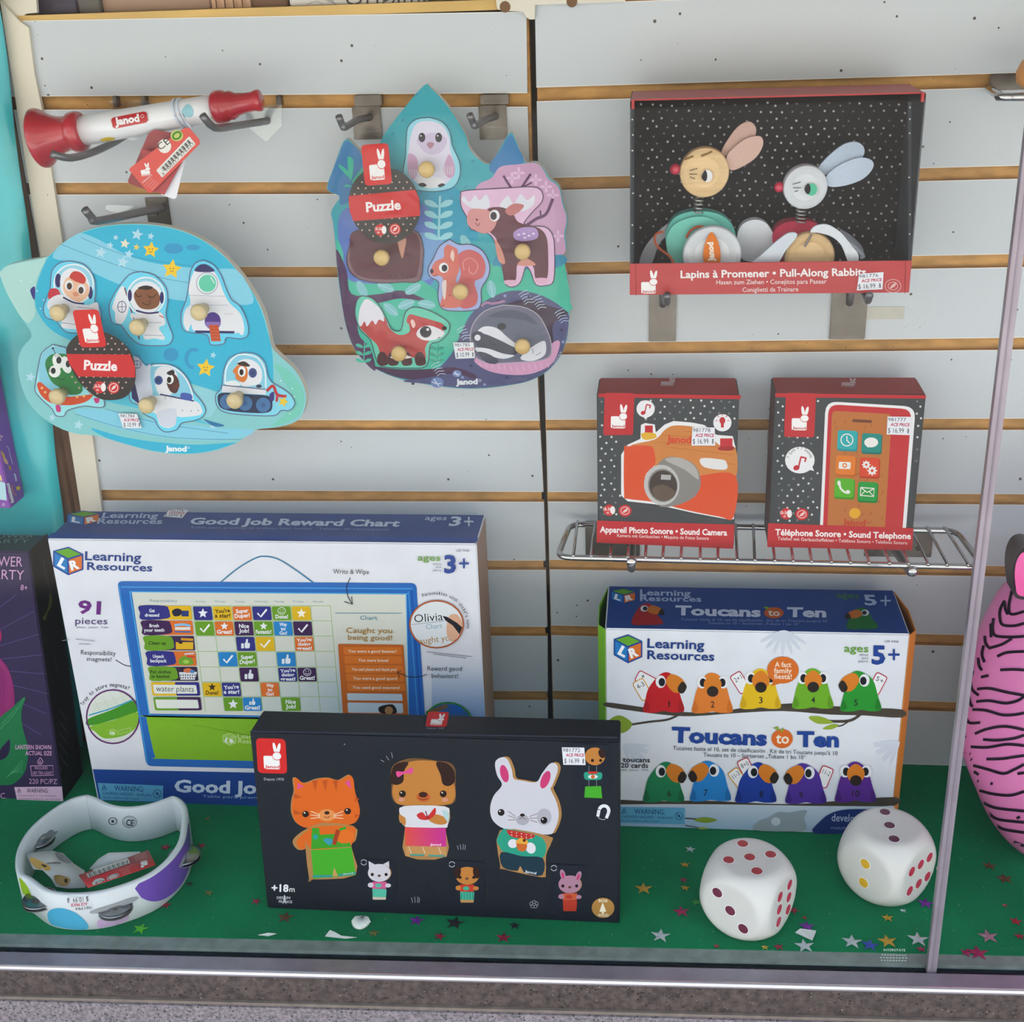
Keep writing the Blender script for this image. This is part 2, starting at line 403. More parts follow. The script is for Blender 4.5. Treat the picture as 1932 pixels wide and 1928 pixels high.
# cream trim at the left end
TRIM = specks(mat('cream_trim', '#d6d0c0', .5, spec=.3), 80, .14, '#6b6254')
pts = [(2, 15), (47, 300), (129.5, 817), (152, 960), (236, 1500), (272, 1500), (192, 960), (174, 822), (78, 200), (65, 140), (54, 52), (38, 41), (0, 2)]
tag(MB().prism([atY(x, y, -.004) for x, y in pts], (0, .0045, 0)).build('trim_2', TRIM), kind='structure')
pts = [(4, -30), (66, -30), (70, 24), (48, 26), (38, 40), (-12, -10)]
tag(MB().prism([atY(x, y, .001) for x, y in pts], (0, .004, 0)).build('trim_3', TRIM), kind='structure')
WOOD = mat('brown_post', '#6f4c33', .55, noise=.35, nscale=18, stretch=(6, 6, .5), bump=.2)
b = MB().box((-.72, .008, 0), (-.588, .03, .9)).box((-.607, -.001, 0), (-.597, .0075, .9), 0).box((-.72, -.001, 0), (-.6085, .0075, .9), 0)
tag(b.build('trim_4', WOOD), kind='structure')
# green display floor and the frame under the glass
GREEN = mat('green_felt', '#07794b', .8, spec=.15, noise=.14, nscale=14, bump=.25, bscale=400)
specks(GREEN, 260, .3, '#8fb8a4', .6)
def strip(name, o0, o1, z0, z1, m, x0=-1.3, x1=1.3, **k):
    v = []
    for z in (z0, z1):
        for X, o in ((x0, o0), (x1, o0), (x1, o1), (x0, o1)): v.append((X, ln(X, o), z))
    return tag(obj(name, v, [(3, 2, 1, 0), (4, 5, 6, 7), (0, 1, 5, 4), (1, 2, 6, 5), (2, 3, 7, 6), (3, 0, 4, 7)], m, **k), kind='structure')
v = [(-1.3, ln(-1.3, .0165), 0), (1.3, ln(1.3, .0165), 0), (1.3, .018, 0), (-1.3, .018, 0)]
tag(obj('floor', v+[(a, b, -.02) for a, b, c in v], [(0, 1, 2, 3), (7, 6, 5, 4), (0, 4, 5, 1), (1, 5, 6, 2), (2, 6, 7, 3), (3, 7, 4, 0)], GREEN), kind='structure')
ALU = mat('sill_aluminium', '#8f8a94', .38, metal=.55, noise=.1, nscale=60, bump=.12, bscale=300)
strip('trim_5', .0165, .0035, -.02, -.0005, mat('channel_grey', '#7c8884', .5, noise=.2, nscale=70))
strip('trim_6', .0035, -.0052, -.02, -.004, mat('gasket', '#14202a', .35))
strip('trim_7', -.0052, -.0205, -.012, -.0016, ALU)
b = MB(); b.tube([(X, ln(X, -.0205), -.0048) for X in (-1.3, 1.3)], .0032, 14)
tag(b.build('trim_8', mat('sill_nosing', '#d8d2d8', .2, metal=.85), smooth=True), kind='structure')
GRAN = specks(mat('brown_granite', '#4d4340', .6, noise=.5, nscale=160), 420, 1.2, '#2b2422')
specks(GRAN, 380, .5, '#8f8178')
TILE = specks(mat('grey_terrazzo', '#7f787d', .6, noise=.5, nscale=330), 520, 1.3, '#3d3a3e')
strip('trim_9', .02, -.0215, -.034, -.0075, GRAN)
strip('trim_10', .02, -.0245, -.0375, -.0342, mat('stone_edge', '#7d736b', .5, noise=.2, nscale=80))
strip('wall_front', .02, -.0265, -.62, -.0376, TILE)
# glass panes and the butt joint between them
GLASS = clear_mat('shop_glass', (.985, .995, .99, 1), .007, .004)
X_S = .2377
def pane(n, x0, x1):
    v = []
    for z in (-.004, 1.2):
        for X, o in ((x0, -.003), (x1, -.003), (x1, .0025), (x0, .0025)): v.append((X, ln(X, o), z))
    return tag(obj(n, v, [(3, 2, 1, 0), (4, 5, 6, 7), (0, 1, 5, 4), (1, 2, 6, 5), (2, 3, 7, 6), (3, 0, 4, 7)], GLASS), kind='structure')
W1 = pane('window_1', -1.3, X_S-.0040); pane('window_2', X_S+.0040, 1.3)
A = Art(V((0, ln(0, -.0031), 0)), (-.03248, 1, 0), lift=.0001)
for i, (t, a, b, y, h) in enumerate([('INTERSTATE', 1667, 1708, 1794, 4.5), ('GLASS CO', 1672, 1702, 1801, 3), ('TEMPERED SAFETY', 1662, 1714, 1807, 3), ('ANSI Z97.1', 1664, 1710, 1813, 3)][:1]):
    A.text(t, '#b9cfc4', a, y, b, y+.6, h)
for y, a, b in ((1801, 1663, 1712), (1806, 1660, 1714), (1811, 1662, 1712)):
    for k in range(9): A.line('#a9c2b6', 1.5, (a+(b-a)*k/9, y+k*.1), (a+(b-a)*(k+.6)/9, y+k*.1))
A.build('etched_mark', W1)
SEAM = mat('glass_joint', '#8d858f', .3, metal=.25, spec=.6, noise=.12, nscale=25)
b = MB()
for x0, x1, y0 in ((-.0040, -.0004, -.0036), (.0004, .0040, -.0033)):
    v = [(X_S+x, ln(X_S+x, o), z) for z in (-.004, 1.2) for x, o in ((x0, y0), (x1, y0), (x1, .0032), (x0, .0032))]
    b.add(v, [(3, 2, 1, 0), (4, 5, 6, 7), (0, 1, 5, 4), (1, 2, 6, 5), (2, 3, 7, 6), (3, 0, 4, 7)])
b.tube([(X_S, ln(X_S, -.0036), -.004), (X_S, ln(X_S, -.0036), 1.2)], .0008, 8, 1)
tag(b.build('trim_11', [SEAM, mat('joint_line', '#cfcfd6', .25, metal=.5)], bevel=.0006), kind='structure')
# the shop around the window, an added sky blocker, the pavement and the sunlit facade across the street
PLAST = mat('shop_plaster', '#a9a49c', .8)
tag(MB().box((-1.5, -.36, 1.2), (1.6, 1.6, 1.24)).build('ceiling', PLAST), kind='structure')
tag(MB().box((-6, -.40, 1.24), (6, 1.6, 1.9)).build('wall_header', PLAST), kind='structure')
tag(MB().box((-6, -1.2, 1.30), (6, -.36, 1.34)).build('added_sky_blocker', PLAST), kind='structure')  # unseen slab added to cut high sky light and darken the lower wall
tag(MB().box((-1.5, -.36, -.02), (-1.3, 1.6, 1.2)).build('wall_left', PLAST), kind='structure')
tag(MB().box((1.3, -.36, -.02), (1.5, 1.6, 1.2)).build('wall_right', PLAST), kind='structure')
tag(MB().box((-1.5, .0185, -.05), (1.5, 1.6, -.02)).build('floor_rear', PLAST), kind='structure')
tag(MB().box((-1.5, 1.5, -.02), (1.5, 1.6, 1.2)).build('wall_rear', mat('rear_dark', '#3a342f', .8)), kind='structure')
tag(MB().box((-14, -16, -.66), (14, -.3, -.62)).build('ground', mat('pavement', '#a8a29b', .85, noise=.2, nscale=6)), kind='structure')
b = MB().box((-14, -13.2, -.62), (14, -13, 7))
tag(b.build('wall_opposite', mat('pale_stucco', '#8f857a', .8, noise=.1, nscale=2)), kind='structure')
# ---------------------------------------------------------------- cartons
def dim(c, k=.93):
    c = c.lstrip('#'); return '#'+''.join('%02x' % int(int(c[i:i+2], 16)*k) for i in (0, 2, 4))
def carton(name, label, cat, x0, x1, yf, z0, h, d, lean=0, cols=('#ffffff',)*4, yaw=0, bevel=.0012, group=None):
    """cols: front, top, sides, back. returns root, (front point, normal), (top point, normal), (right point, normal), (left point, normal)"""
    root = empty(name, (x0, yf, z0), label, cat, group)
    M = Matrix.Translation((x0, yf, z0)) @ Matrix.Rotation(math.radians(yaw), 4, 'Z') @ Matrix.Rotation(-math.radians(lean), 4, 'X')
    b = MB().box((0, 0, 0), (x1-x0, d, h), 0, M); b.m = [2, 1, 0, 2, 3, 2]
    ms = [mat('card_'+c.lstrip('#'), dim(c), .5, spec=.2, noise=.04, nscale=40) for c in cols]
    b.build('carton', ms, root, bevel=bevel)
    R3 = M.to_3x3()
    return root, (M @ V((0, 0, 0)), R3 @ V((0, -1, 0))), (M @ V((0, 0, h)), R3 @ V((0, 0, 1))), (M @ V((x1-x0, 0, 0)), R3 @ V((1, 0, 0))), (M @ V((0, 0, 0)), R3 @ V((-1, 0, 0)))
def plus(A, col, x, y, r, w_): A.hold = True; A.line(col, w_, (x-r, y), (x+r, y)); A.line(col, w_, (x, y-r), (x, y+r)); A.hold = False; A.lift += A.step
def warning(A, tl, tr, br, bl, bg='#6db3d6', ink='#2a5d86', sub=True):
    g = lambda u, v: tuple((tl[i]*(1-u)+tr[i]*u)*(1-v)+(bl[i]*(1-u)+br[i]*u)*v for i in (0, 1))
    h = math.dist(tl, bl)
    A.poly(bg, tl, tr, br, bl)
    A.hold = True
    A.line(ink, h*.05, g(.05, .38), g(.09, .08), g(.13, .38), g(.05, .38), sm=0); A.line(ink, h*.06, g(.09, .18), g(.09, .31))
    A.text('WARNING:', ink, *g(.24, .42), *g(.70, .42), h*.31, .01)
    A.hold = False; A.lift += A.step
    if sub:
        A.text('CHOKING HAZARD - Small parts', ink, *g(.05, .68), *g(.82, .68), h*.17, .005); A.text('Not for children under 3 years.', ink, *g(.05, .9), *g(.62, .9), h*.12)
        c = g(.91, .5); A.ring(ink, *c, h*.23, h*.23, h*.035); A.line(ink, h*.035, (c[0]-h*.15, c[1]-h*.15), (c[0]+h*.15, c[1]+h*.15)); A.ell(ink, c[0], c[1], h*.08)
    else:
        A.text('Contains button or coin cell battery', ink, *g(.05, .68), *g(.85, .68), h*.11); A.text('Hazardous if swallowed - see instructions', ink, *g(.05, .92), *g(.95, .92), h*.11)
# ---- reward chart box
DEP = atZ(134, 962, .2992).y+.1095-.002
root, Fr, Tp, Rt, Lt = carton('reward_chart_box', 'large white and blue reward chart box standing behind the black box', 'toy box', -.5712, -.1588, -.1095, 0, .2992, DEP,
                              cols=('#e2e5ee', '#24488f', '#9b7a6a', '#24488f'))
A = Art(*Fr)
I, P_, O_, G_, Y_, B_ = '#3b3a8c', '#4b2a5c', '#e07b33', '#74a52d', '#e3bd22', '#2f8fd0'
A.quad(['#e2e5ee', '#e2e5ee', '#5d9ccf', '#5d9ccf'], 800, 1250, 921, 1350) if False else None
A.put([(815, 1245), (909.5, 1245), (918, 1395), (815, 1395)], [(0, 1, 2, 3)], ['#e2e5ee', '#e2e5ee', '#4f93cc', '#4f93cc'])
A.fr(0, 940, 3.116)
A.poly('#24519f', (546, 1592), (2862, 1640), (2875, 1855), (583, 1776))
A.text('Good Job Reward Chart', '#d5e2f4', 1025, 1724, 2440, 1755, 68, .035); A.text('Tabla para premiar el trabajo bien hecho', '#a9c4e6', 1190, 1757, 2000, 1778, 14)
warning(A, (575, 1672), (960, 1688), (958, 1785), (592, 1772))
cube_logo(A, (402, 284), 178, 168, 6)
A.text('Learning', '#2a4b90', 500, 362, 830, 371, 50, .02); A.text('Resources', '#2a4b90', 512, 419, 896, 429, 44, .02)
A.text('91', '#7b3a8e', 458, 673, 592, 680, 72, .03); A.text('pieces', '#655483', 443, 738, 632, 740, 38, .005); A.text('piezas . pieces . Teile', '#8b8798', 452, 762, 637, 763, 11)
A.text('Responsibility', '#2d2f3a', 476, 917, 680, 924, 27, -.004); A.text('magnets!', '#2d2f3a', 512, 955, 656, 958, 25, -.004)
A.line('#30323c', 4, (680, 948), (735, 980), (800, 988), (862, 978)); A.line('#30323c', 4, (840, 968), (862, 977), (850, 1000), sm=0)
A.arc("Tray to store magnets!", '#2d2f3a', 668, 1298, 192, -66, 28, 24)
# magnifier with the tray
A.ell('#dfe4de', 665, 1282, 150, 152); A.hold = True
for k in range(4): A.line('#b9cdb2', 2, (560+k*50, 1190-k*14), (590+k*50, 1250-k*18)); A.line('#b9cdb2', 2, (545, 1215+k*12), (780, 1150+k*14))
A.hold = False
A.blob('#4d9a2c', (519, 1296), (650, 1245), (797, 1186), (812, 1250), (670, 1300), (524, 1335)); A.line('#3ea5c9', 8, (524, 1274), (660, 1232), (790, 1180))
A.blob('#8bbd3b', (532, 1340), (670, 1302), (812, 1256), (812, 1330), (740, 1390), (620, 1410), (560, 1370))
cube_logo(A, (662, 1352), 40, 44, 0, '#b7d786'); A.text('Learning', '#b7d786', 690, 1372, 775, 1352, 16); A.text('Resources', '#b7d786', 694, 1390, 790, 1368, 15)
A.ring('#6f2f74', 665, 1282, 155, 158, 8)
# hanging cord and board
A.line('#3f87ad', 8, (1298, 492), (1400, 410), (1500, 352), (1560, 340), (1640, 358), (1740, 420), (1842, 494))
A.rrect('#2f74c2', (690, 486), (2448, 497), (2520, 1610), (862, 1572), .03)
A.hold = True
A.line('#4ea3de', 7, (712, 520), (2425, 530)); A.line('#5ab4e6', 6, (762, 548), (2400, 560)); A.line('#5ab4e6', 6, (765, 550), (880, 1275)); A.line('#4ea3de', 6, (700, 510), (868, 1560))
A.line('#7cc6ee', 8, (2386, 560), (2403, 1300)); A.line('#2361b4', 12, (2420, 540), (2500, 1590)); A.line('#4ea3de', 5, (2402, 545), (2480, 1590)); A.line('#4ea3de', 6, (870, 1274), (2410, 1300))
A.hold = False
A.poly('#d9dcd4', (776, 551), (2384, 564), (2404, 1290), (882, 1264))
A.put([(1500, 900), (2392, 900), (2404, 1290), (1500, 1275)], [(0, 1, 2, 3)], ['#d9dcd4', '#d9dcd4', '#b6cbd6', '#d2d9d4'])
A.blob('#8abd2f', (862, 1286), (880, 1284), (1600, 1298), (2400, 1312), (2420, 1320), (2440, 1560), (2420, 1572), (1600, 1545), (940, 1530), (915, 1518), (893, 1440), n=3)
cube_logo(A, (1350, 1378), 80, 74, 4, '#c3da8e'); A.text('Learning', '#d5e6ae', 1398, 1408, 1560, 1414, 26); A.text('Resources', '#d5e6ae', 1402, 1436, 1590, 1444, 26)
A.text('Responsibility', '#7391a4', 883, 606, 1043, 609, 15)
for i, d_ in enumerate(('Sunday', 'Monday', 'Tuesday', 'Wednesday', 'Thursday', 'Friday', 'Saturday')): A.text(d_, '#8aa0ac', 1150+115*i, 609, 1212+115*i+(18 if i == 3 else 0), 611, 11)
RY = (0, 88, 178, 268, 359, 447, 534, 620)
def cell(c, r, du=0, dv=0):
    a = RY[r]+(RY[r+1]-RY[r])*dv if r < 7 else RY[7]; t = a/620
    return (1131+116*(c+du)+t*(78-3.4*(c+du)), 630+a)
A.hold = True
for c in range(8): A.line('#9fc57a', 3, cell(c, 0), cell(c, 6, 0, 1))
for r in range(7): A.line('#9fc57a', 3, cell(0, r), cell(7, r))
A.hold = False; A.lift += A.step
def thumb(A, x, y, s_, col='#e8edf4'):
    A.rrect(col, (x-.1*s_, y-.1*s_), (x+.45*s_, y-.1*s_), (x+.4*s_, y+.45*s_), (x-.1*s_, y+.45*s_), .3); A.poly(col, (x-.45*s_, y-.05*s_), (x-.18*s_, y-.05*s_), (x-.18*s_, y+.45*s_), (x-.45*s_, y+.45*s_))
    A.line(col, .2*s_, (x-.02*s_, y), (x+.12*s_, y-.2*s_), (x+.13*s_, y-.48*s_), sm=3)
def check(A, x, y, s_, col='#f0f3f8'): A.line(col, .17*s_, (x-.42*s_, y-.02*s_), (x-.12*s_, y+.32*s_), (x+.45*s_, y-.38*s_), sm=0)
def magnet(c, r, col, what, *words):
    A.rrect(col, cell(c, r, .03, .04), cell(c, r, .97, .04), cell(c, r, .97, .96), cell(c, r, .03, .96), .1)
    x, y = cell(c, r, .5, .5); w1 = '#eef1f6' if col != Y_ else '#4a3a1c'
    if words and what: y -= 14
    A.hold = True
    if what == 's': A.star(w1 if what == 's' and col != Y_ or r == 0 and c == 0 else ('#f6f3e4' if r == 0 else w1), x, y, 30 if not words else 24)
    if what == 'c': check(A, x, y, 62, '#f3f5f8')
    if what == 't': thumb(A, x, y, 58 if not words else 40)
    if what == 'm':
        A.ring(w1, x, y, 22, 20, 3); A.ring(w1, x, y, 12, 11, 3, a0=15, a1=165); A.ell(w1, x-7, y-6, 2.5); A.ell(w1, x+7, y-6, 2.5)
    n = len(words)
    for i, t in enumerate(words):
        hh = 22 if n < 3 else 19; yy = (y+44) if what else y+10+(i-(n-1)/2)*(hh+6); ww = min(46, len(t)*7.4)
        A.text(t, w1, x-ww, yy+(4 if n > 1 and 'u' in t else 0), x+ww, yy-(3 if n > 1 and 'u' in t else 0), hh, .03)
    A.hold = False; A.lift += A.step
for a in ((0, 0, I, 's'), (1, 0, Y_, '', "You're", 'a star!'), (2, 0, O_, '', 'Super', 'Duper!'), (3, 0, I, 'c'), (4, 0, G_, 'm', 'Done!'), (5, 0, Y_, 's'),
          (0, 1, G_, 'c'), (1, 1, O_, 's', 'Great!'), (2, 1, P_, '', 'Nice', 'Job!'), (3, 1, G_, 's', 'Fantastic!'), (4, 1, B_, '', 'Way', 'to', 'Go!'), (5, 1, P_, 'c'),
          (2, 2, I, 't'), (3, 2, Y_, 'c'), (5, 2, O_, '', "You're", 'doing', 'great!'), (1, 3, B_, 'c'), (2, 3, G_, '', 'Super', 'Duper!'), (4, 3, B_, 't'),
          (2, 4, P_, 't'), (4, 4, I, '', "You're", 'doing', 'great!'), (5, 4, P_, 'm', 'Great!'), (0, 5, Y_, 's', 'Done!'), (1, 5, I, '', "You're", 'a star!'), (3, 5, O_, '', 'Way', 'to', 'Go!'),
          (1, 6, G_, 's'), (2, 6, B_, 't', 'Great!'), (4, 6, G_, '', 'Nice', 'Job!')): magnet(*a)
RL = [(I, Y_, 'Get', 'dressed'), (P_, O_, 'Brush', 'your teeth'), (G_, '#46305a', 'Clean up', ''), (I, O_, 'Unpack', 'backpack'), (G_, '#3c2b4a', 'Put clothes', 'in basket')]
for r, (ca, cb, t1, t2) in enumerate(RL):
    y0, y1 = RY[r]+628, RY[r+1]+622; xa = 820+14.2*r; xb = 1124+9*r; xm = xa+(xb-xa)*.5
    A.rrect(cb, (xa, y0), (xb, y0), (xb+8, y1), (xa+12, y1), .1); A.blob(ca, (xa+4, y0), (xm, y0+1), (xm+22, y0+20), (xm+28, (y0+y1)/2), (xm+18, y1-8), (xa+16, y1), (xa+6, (y0+y1)/2), n=3)
    k = '#eef1f6' if ca != G_ else '#26381c'
    if t2: A.text(t1, k, (xa+xm)/2-len(t1)*5.5, y0+38, (xa+xm)/2+len(t1)*5.5, y0+38, 19, .02); A.text(t2, k, (xa+xm)/2-len(t2)*6, y0+64, (xa+xm)/2+len(t2)*6, y0+64, 19, .02)
    else: A.text(t1, k, xa+28, y0+50, xa+130, y0+50, 19, .02)
    cx, cy = (xm+xb)/2+18, (y0+y1)/2; A.hold = True
    if r == 0: A.blob('#2f2c46', (cx-52, cy-10), (cx-20, cy-25), (cx+10, cy-8), (cx-5, cy+16), (cx-40, cy+20)); A.quad('#33427e', cx+4, cy-12, cx+46, cy+22)
    if r == 1: A.line('#8fc4ea', 14, (cx-48, cy-14), (cx, cy-20), (cx+45, cy-12)); A.line('#e8e4de', 16, (cx-45, cy+4), (cx+45, cy+4)); A.line('#3a73b5', 8, (cx-48, cy+22), (cx+50, cy+24))
    if r == 2: A.quad('#e3b92a', cx-50, cy-6, cx+52, cy+36); A.line('#d8a12a', 14, (cx-20, cy-24), (cx+52, cy-20)); A.ell('#2e2a22', cx-22, cy-4, 12, 8)
    if r == 3: A.blob('#79a83a', (cx-40, cy+34), (cx-34, cy-4), (cx, cy-16), (cx+34, cy), (cx+38, cy+34)); A.line('#cfd5da', 9, (cx-10, cy-26), (cx+48, cy-32)); A.line('#d6483a', 10, (cx+2, cy-14), (cx+50, cy-8)); A.ell('#a9cf5a', cx, cy+18, 18, 12)
    if r == 4: A.poly('#dfe3e6', (cx-52, cy-10), (cx+54, cy-12), (cx+42, cy+34), (cx-44, cy+34)); A.ell('#d97a4a', cx, cy-20, 26, 14); A.ell('#5f8fc9', cx+26, cy-14, 14, 10)
    if r == 4:
        for q in range(7):
            for p_ in range(2): A.line('#56496a', 6, (cx-42+q*14, cy+2+p_*16), (cx-42+q*14, cy+12+p_*16))
    A.hold = False; A.lift += A.step
for r, ca, cb in ((5, Y_, I), (6, G_, P_)):
    y0, y1 = RY[r]+630, RY[r+1]+622; xa = 818+14.2*r; xb = 1124+9.5*r
    A.rrect(ca, (xa, y0), (xb, y0), (xb+8, y1), (xa+12, y1), .12); A.rrect(cb, ((xa+xb)/2, y0), (xb, y0), (xb+8, y1), ((xa+xb)/2+10, y1), .12)
    A.rrect('#e6e9e4', (xa+12, y0+14), (xb-16, y0+16), (xb-8, y1-12), (xa+22, y1-12), .14)
A.text('water plants', '#33353d', 920, 1130, 1142, 1134, 34, -.004)
A.fr(500, 940, 3.864)
A.line('#7fa6bc', 4, (515, 833), (1000, 834)); A.text('Chart', '#6a9db8', 695, 881, 820, 881, 30); A.text('Caught you', '#b48a35', 594, 976, 930, 979, 38, .005); A.text('being good!', '#b48a35', 606, 1026, 928, 1030, 36, .005)
A.rrect('#c9702a', (534, 1056), (1010, 1062), (1048, 1620), (574, 1610), .03)
for i, t in enumerate(('You were a good listener!', 'You were brave!', 'You said please and thank you!', 'You were a good sport!', 'You used good manners!')):
    y = 1078+i*66; x = 572+i*7; A.rrect('#e0822f', (x, y), (x+420, y+2), (x+427, y+56), (x+6, y+56), .08)
    w_ = (176, 110, 164, 160, 172)[i]; A.text(t, '#f3e4d2', x+212-w_, y+40, x+212+w_, y+42, 20, .02)
A.rrect('#ccd9e2', (600, 1415), (1000, 1420), (1006, 1470), (604, 1466), .15); A.rrect('#ccd9e2', (604, 1482), (1006, 1488), (1010, 1560), (608, 1556), .15); A.blob('#2f2320', (830, 1520), (880, 1500), (940, 1500), (960, 1560), (850, 1560)); A.ell('#b98a5c', 905, 1540, 30, 30)
A.text('LER 9580', '#6b7182', 1396, 384, 1492, 384, 15)
A.text('ages', '#73a943', 1115, 449, 1280, 451, 44, .01); A.text('3', '#2a4f9e', 1308, 536, 1394, 536, 120, .035); plus(A, '#2a4f9e', 1452, 470, 36, 14)
for t, x0, y in (('años', 1226, 481), ('ans', 1246, 503), ('jahre', 1224, 528)): A.text(t, '#8d94a2', x0, y, 1286, y, 17)
A.text('Write & Wipe', '#2d2f3a', 500, 545, 760, 548, 34, -.004); A.line('#30323c', 6, (625, 574), (598, 640), (608, 710), (640, 766)); A.line('#30323c', 6, (582, 748), (640, 768), (634, 712), sm=0)
A.arc("Personalize with child's name", '#2d2f3a', 1245, 925, 228, -24, 95, 24)
A.ell('#e3e8ee', 1253, 912, 190, 166); A.line('#9aa9b4', 4, (1066, 915), (1310, 888)); A.text('Olivia', '#24252c', 1092, 900, 1300, 882, 58, -.002); A.text('Chart', '#86b3c9', 1176, 948, 1296, 938, 34); A.text('aught yo', '#b48a35', 1130, 1056, 1350, 1030, 44)
A.blob('#e3b79c', (1345, 850), (1400, 840), (1436, 890), (1438, 940), (1420, 985), (1370, 1040), (1332, 1000), (1326, 930)); A.poly('#2b2b31', (1296, 850), (1330, 858), (1400, 900), (1440, 935), (1420, 985), (1370, 920), (1318, 885))
A.ring('#b9673a', 1253, 912, 195, 171, 11)
A.text('Reward good', '#2d2f3a', 1186, 1250, 1436, 1252, 33, -.004); A.text('behaviors!', '#2d2f3a', 1216, 1302, 1408, 1305, 33, -.004); A.line('#30323c', 5, (1182, 1276), (1120, 1296), (1040, 1292), (968, 1258)); A.line('#30323c', 5, (1000, 1250), (966, 1258), (984, 1300), sm=0)
A.ell('#3d6fa5', 1335, 1640, 172, 152); A.line('#8a6a4c', 30, (1180, 1560), (1330, 1505)); A.quad('#2b6fc0', 1360, 1500, 1440, 1560); A.ring('#3c8e3a', 1335, 1640, 178, 158, 12)
A.fr(); A.hold = True
for p_ in ((144, 1204, 180, 1208), (150, 1213, 172, 1214), (806, 1228, 890, 1237), (818, 1232, 880, 1240), (118, 1207, 132, 1205)): A.line('#8b8f9c', 1, p_[:2], p_[2:])
A.hold = False
A.build('front_print', root)
A = Art(*Tp).fr(0, 940, 3.116)
A.poly('#2459ac', (272, 236), (2806, 258), (2811, 232), (305, 205))
cube_logo(A, (492, 74), 196, 90, -2); A.text('Learning', '#b7c7e6', 598, 116, 926, 118, 30, .02, .35); A.text('Resources', '#b7c7e6', 570, 150, 950, 152, 30, .02, .35)
A.text('Good Job Reward Chart', '#cbd8f0', 1112, 153, 2345, 167, 36, .035, .4); A.text('Tabla para premiar el trabajo bien hecho . Tableau de recompense', '#8ea8d8', 1120, 178, 2290, 190, 11)
A.fr(500, 940, 3.864); A.text('ages', '#b7c7e6', 1164, 160, 1322, 162, 32, .01, .3); A.text('3', '#cbd8f0', 1338, 202, 1420, 202, 64, .03, .3); plus(A, '#cbd8f0', 1486, 172, 34, 11); A.text('LER 9580', '#8ea8d8', 1450, 118, 1545, 118, 9)
A.build('top_print', root)
A = Art(*Tp, lift=.0005); price_tag('price_sticker', root, A, (322, 961), (356, 963.5), (344, 978.5), (308, 975.5), '981774', '$ 24.99')
# ---- toucans box
root, Fr, Tp, Rt, Lt = carton('counting_game_box', 'white counting game box with ten coloured toucans, behind the dice', 'toy box', -.0412, .2330, -.1226, 0, .2208, .0885,
                              cols=('#e2e7ef', '#22458c', '#1d2029', '#22458c'))
for nm, sx_, col in (('side_panel', -1, '#6fae27'), ('side_panel', 1, '#d0802f')):
    X = -.0412 if sx_ < 0 else .2330; b = MB()
    o_ = [(X+sx_*.0002, -.1224), (X+sx_*.0068, -.114), (X+sx_*.0075, -.075), (X+sx_*.0004, -.036)]
    b.add([(a, c, z) for z in (.0005, .2200) for a, c in o_], [(0, 1, 5, 4), (1, 2, 6, 5), (2, 3, 7, 6)])
    o2 = b.build(nm, mat('card_side_'+col[1:], col, .45), root)
    o2.modifiers.new('t', 'SOLIDIFY').thickness = .0009
A = Art(*Fr).fr(1080, 1080, 2.268)
for x, y, a0_, a1_ in ((905, 245, 35, 150), (1400, 720, 110, 235), (215, 735, -40, 70)):      # pale fern prints
    A.hold = True
    for i in range(7):
        a = math.radians(a0_+(a1_-a0_)*i/6); A.ell('#d3dae6', x+math.cos(a)*62, y+abs(math.sin(a))*55, 56, 8, math.degrees(math.atan2(abs(math.sin(a))*55, math.cos(a)*62)), 10)
    A.hold = False; A.lift += A.step
BR = '#544c41'
A.blob(BR, (143, 555), (250, 568), (420, 592), (600, 598), (760, 574), (950, 559), (1100, 570), (1250, 578), (1412, 586), (1409, 620), (1250, 611), (1100, 607), (900, 592), (700, 601), (520, 614), (400, 609), (250, 590), (144, 573), n=3)
A.hold = True
A.line(BR, 9, (470, 600), (410, 628), (330, 638), (250, 650)); A.line(BR, 12, (1240, 600), (1190, 632), (1110, 636), (1060, 630)); A.line(BR, 6, (1190, 630), (1150, 655), (1110, 655))
A.blob('#8fa83a', (150, 640), (200, 610), (256, 645), (220, 685), (150, 680)); A.blob('#9cb53f', (1010, 618), (1060, 615), (1116, 642), (1050, 646)); A.blob('#9cb53f', (1070, 668), (1110, 648), (1140, 652), (1110, 670))
A.hold = False; A.lift += A.step
A.blob(BR, (150, 970), (350, 978), (560, 975), (760, 985), (950, 990), (1150, 975), (1382, 960), (1380, 995), (1200, 1000), (950, 996), (700, 992), (400, 990), (150, 990), n=3)
A.put([(150, 992), (1378, 1000), (1372, 1116), (152, 1082)], [(0, 1, 2, 3)], ['#c9d8e8', '#d5dee8', '#b9cfe2', '#a9c9e6'])
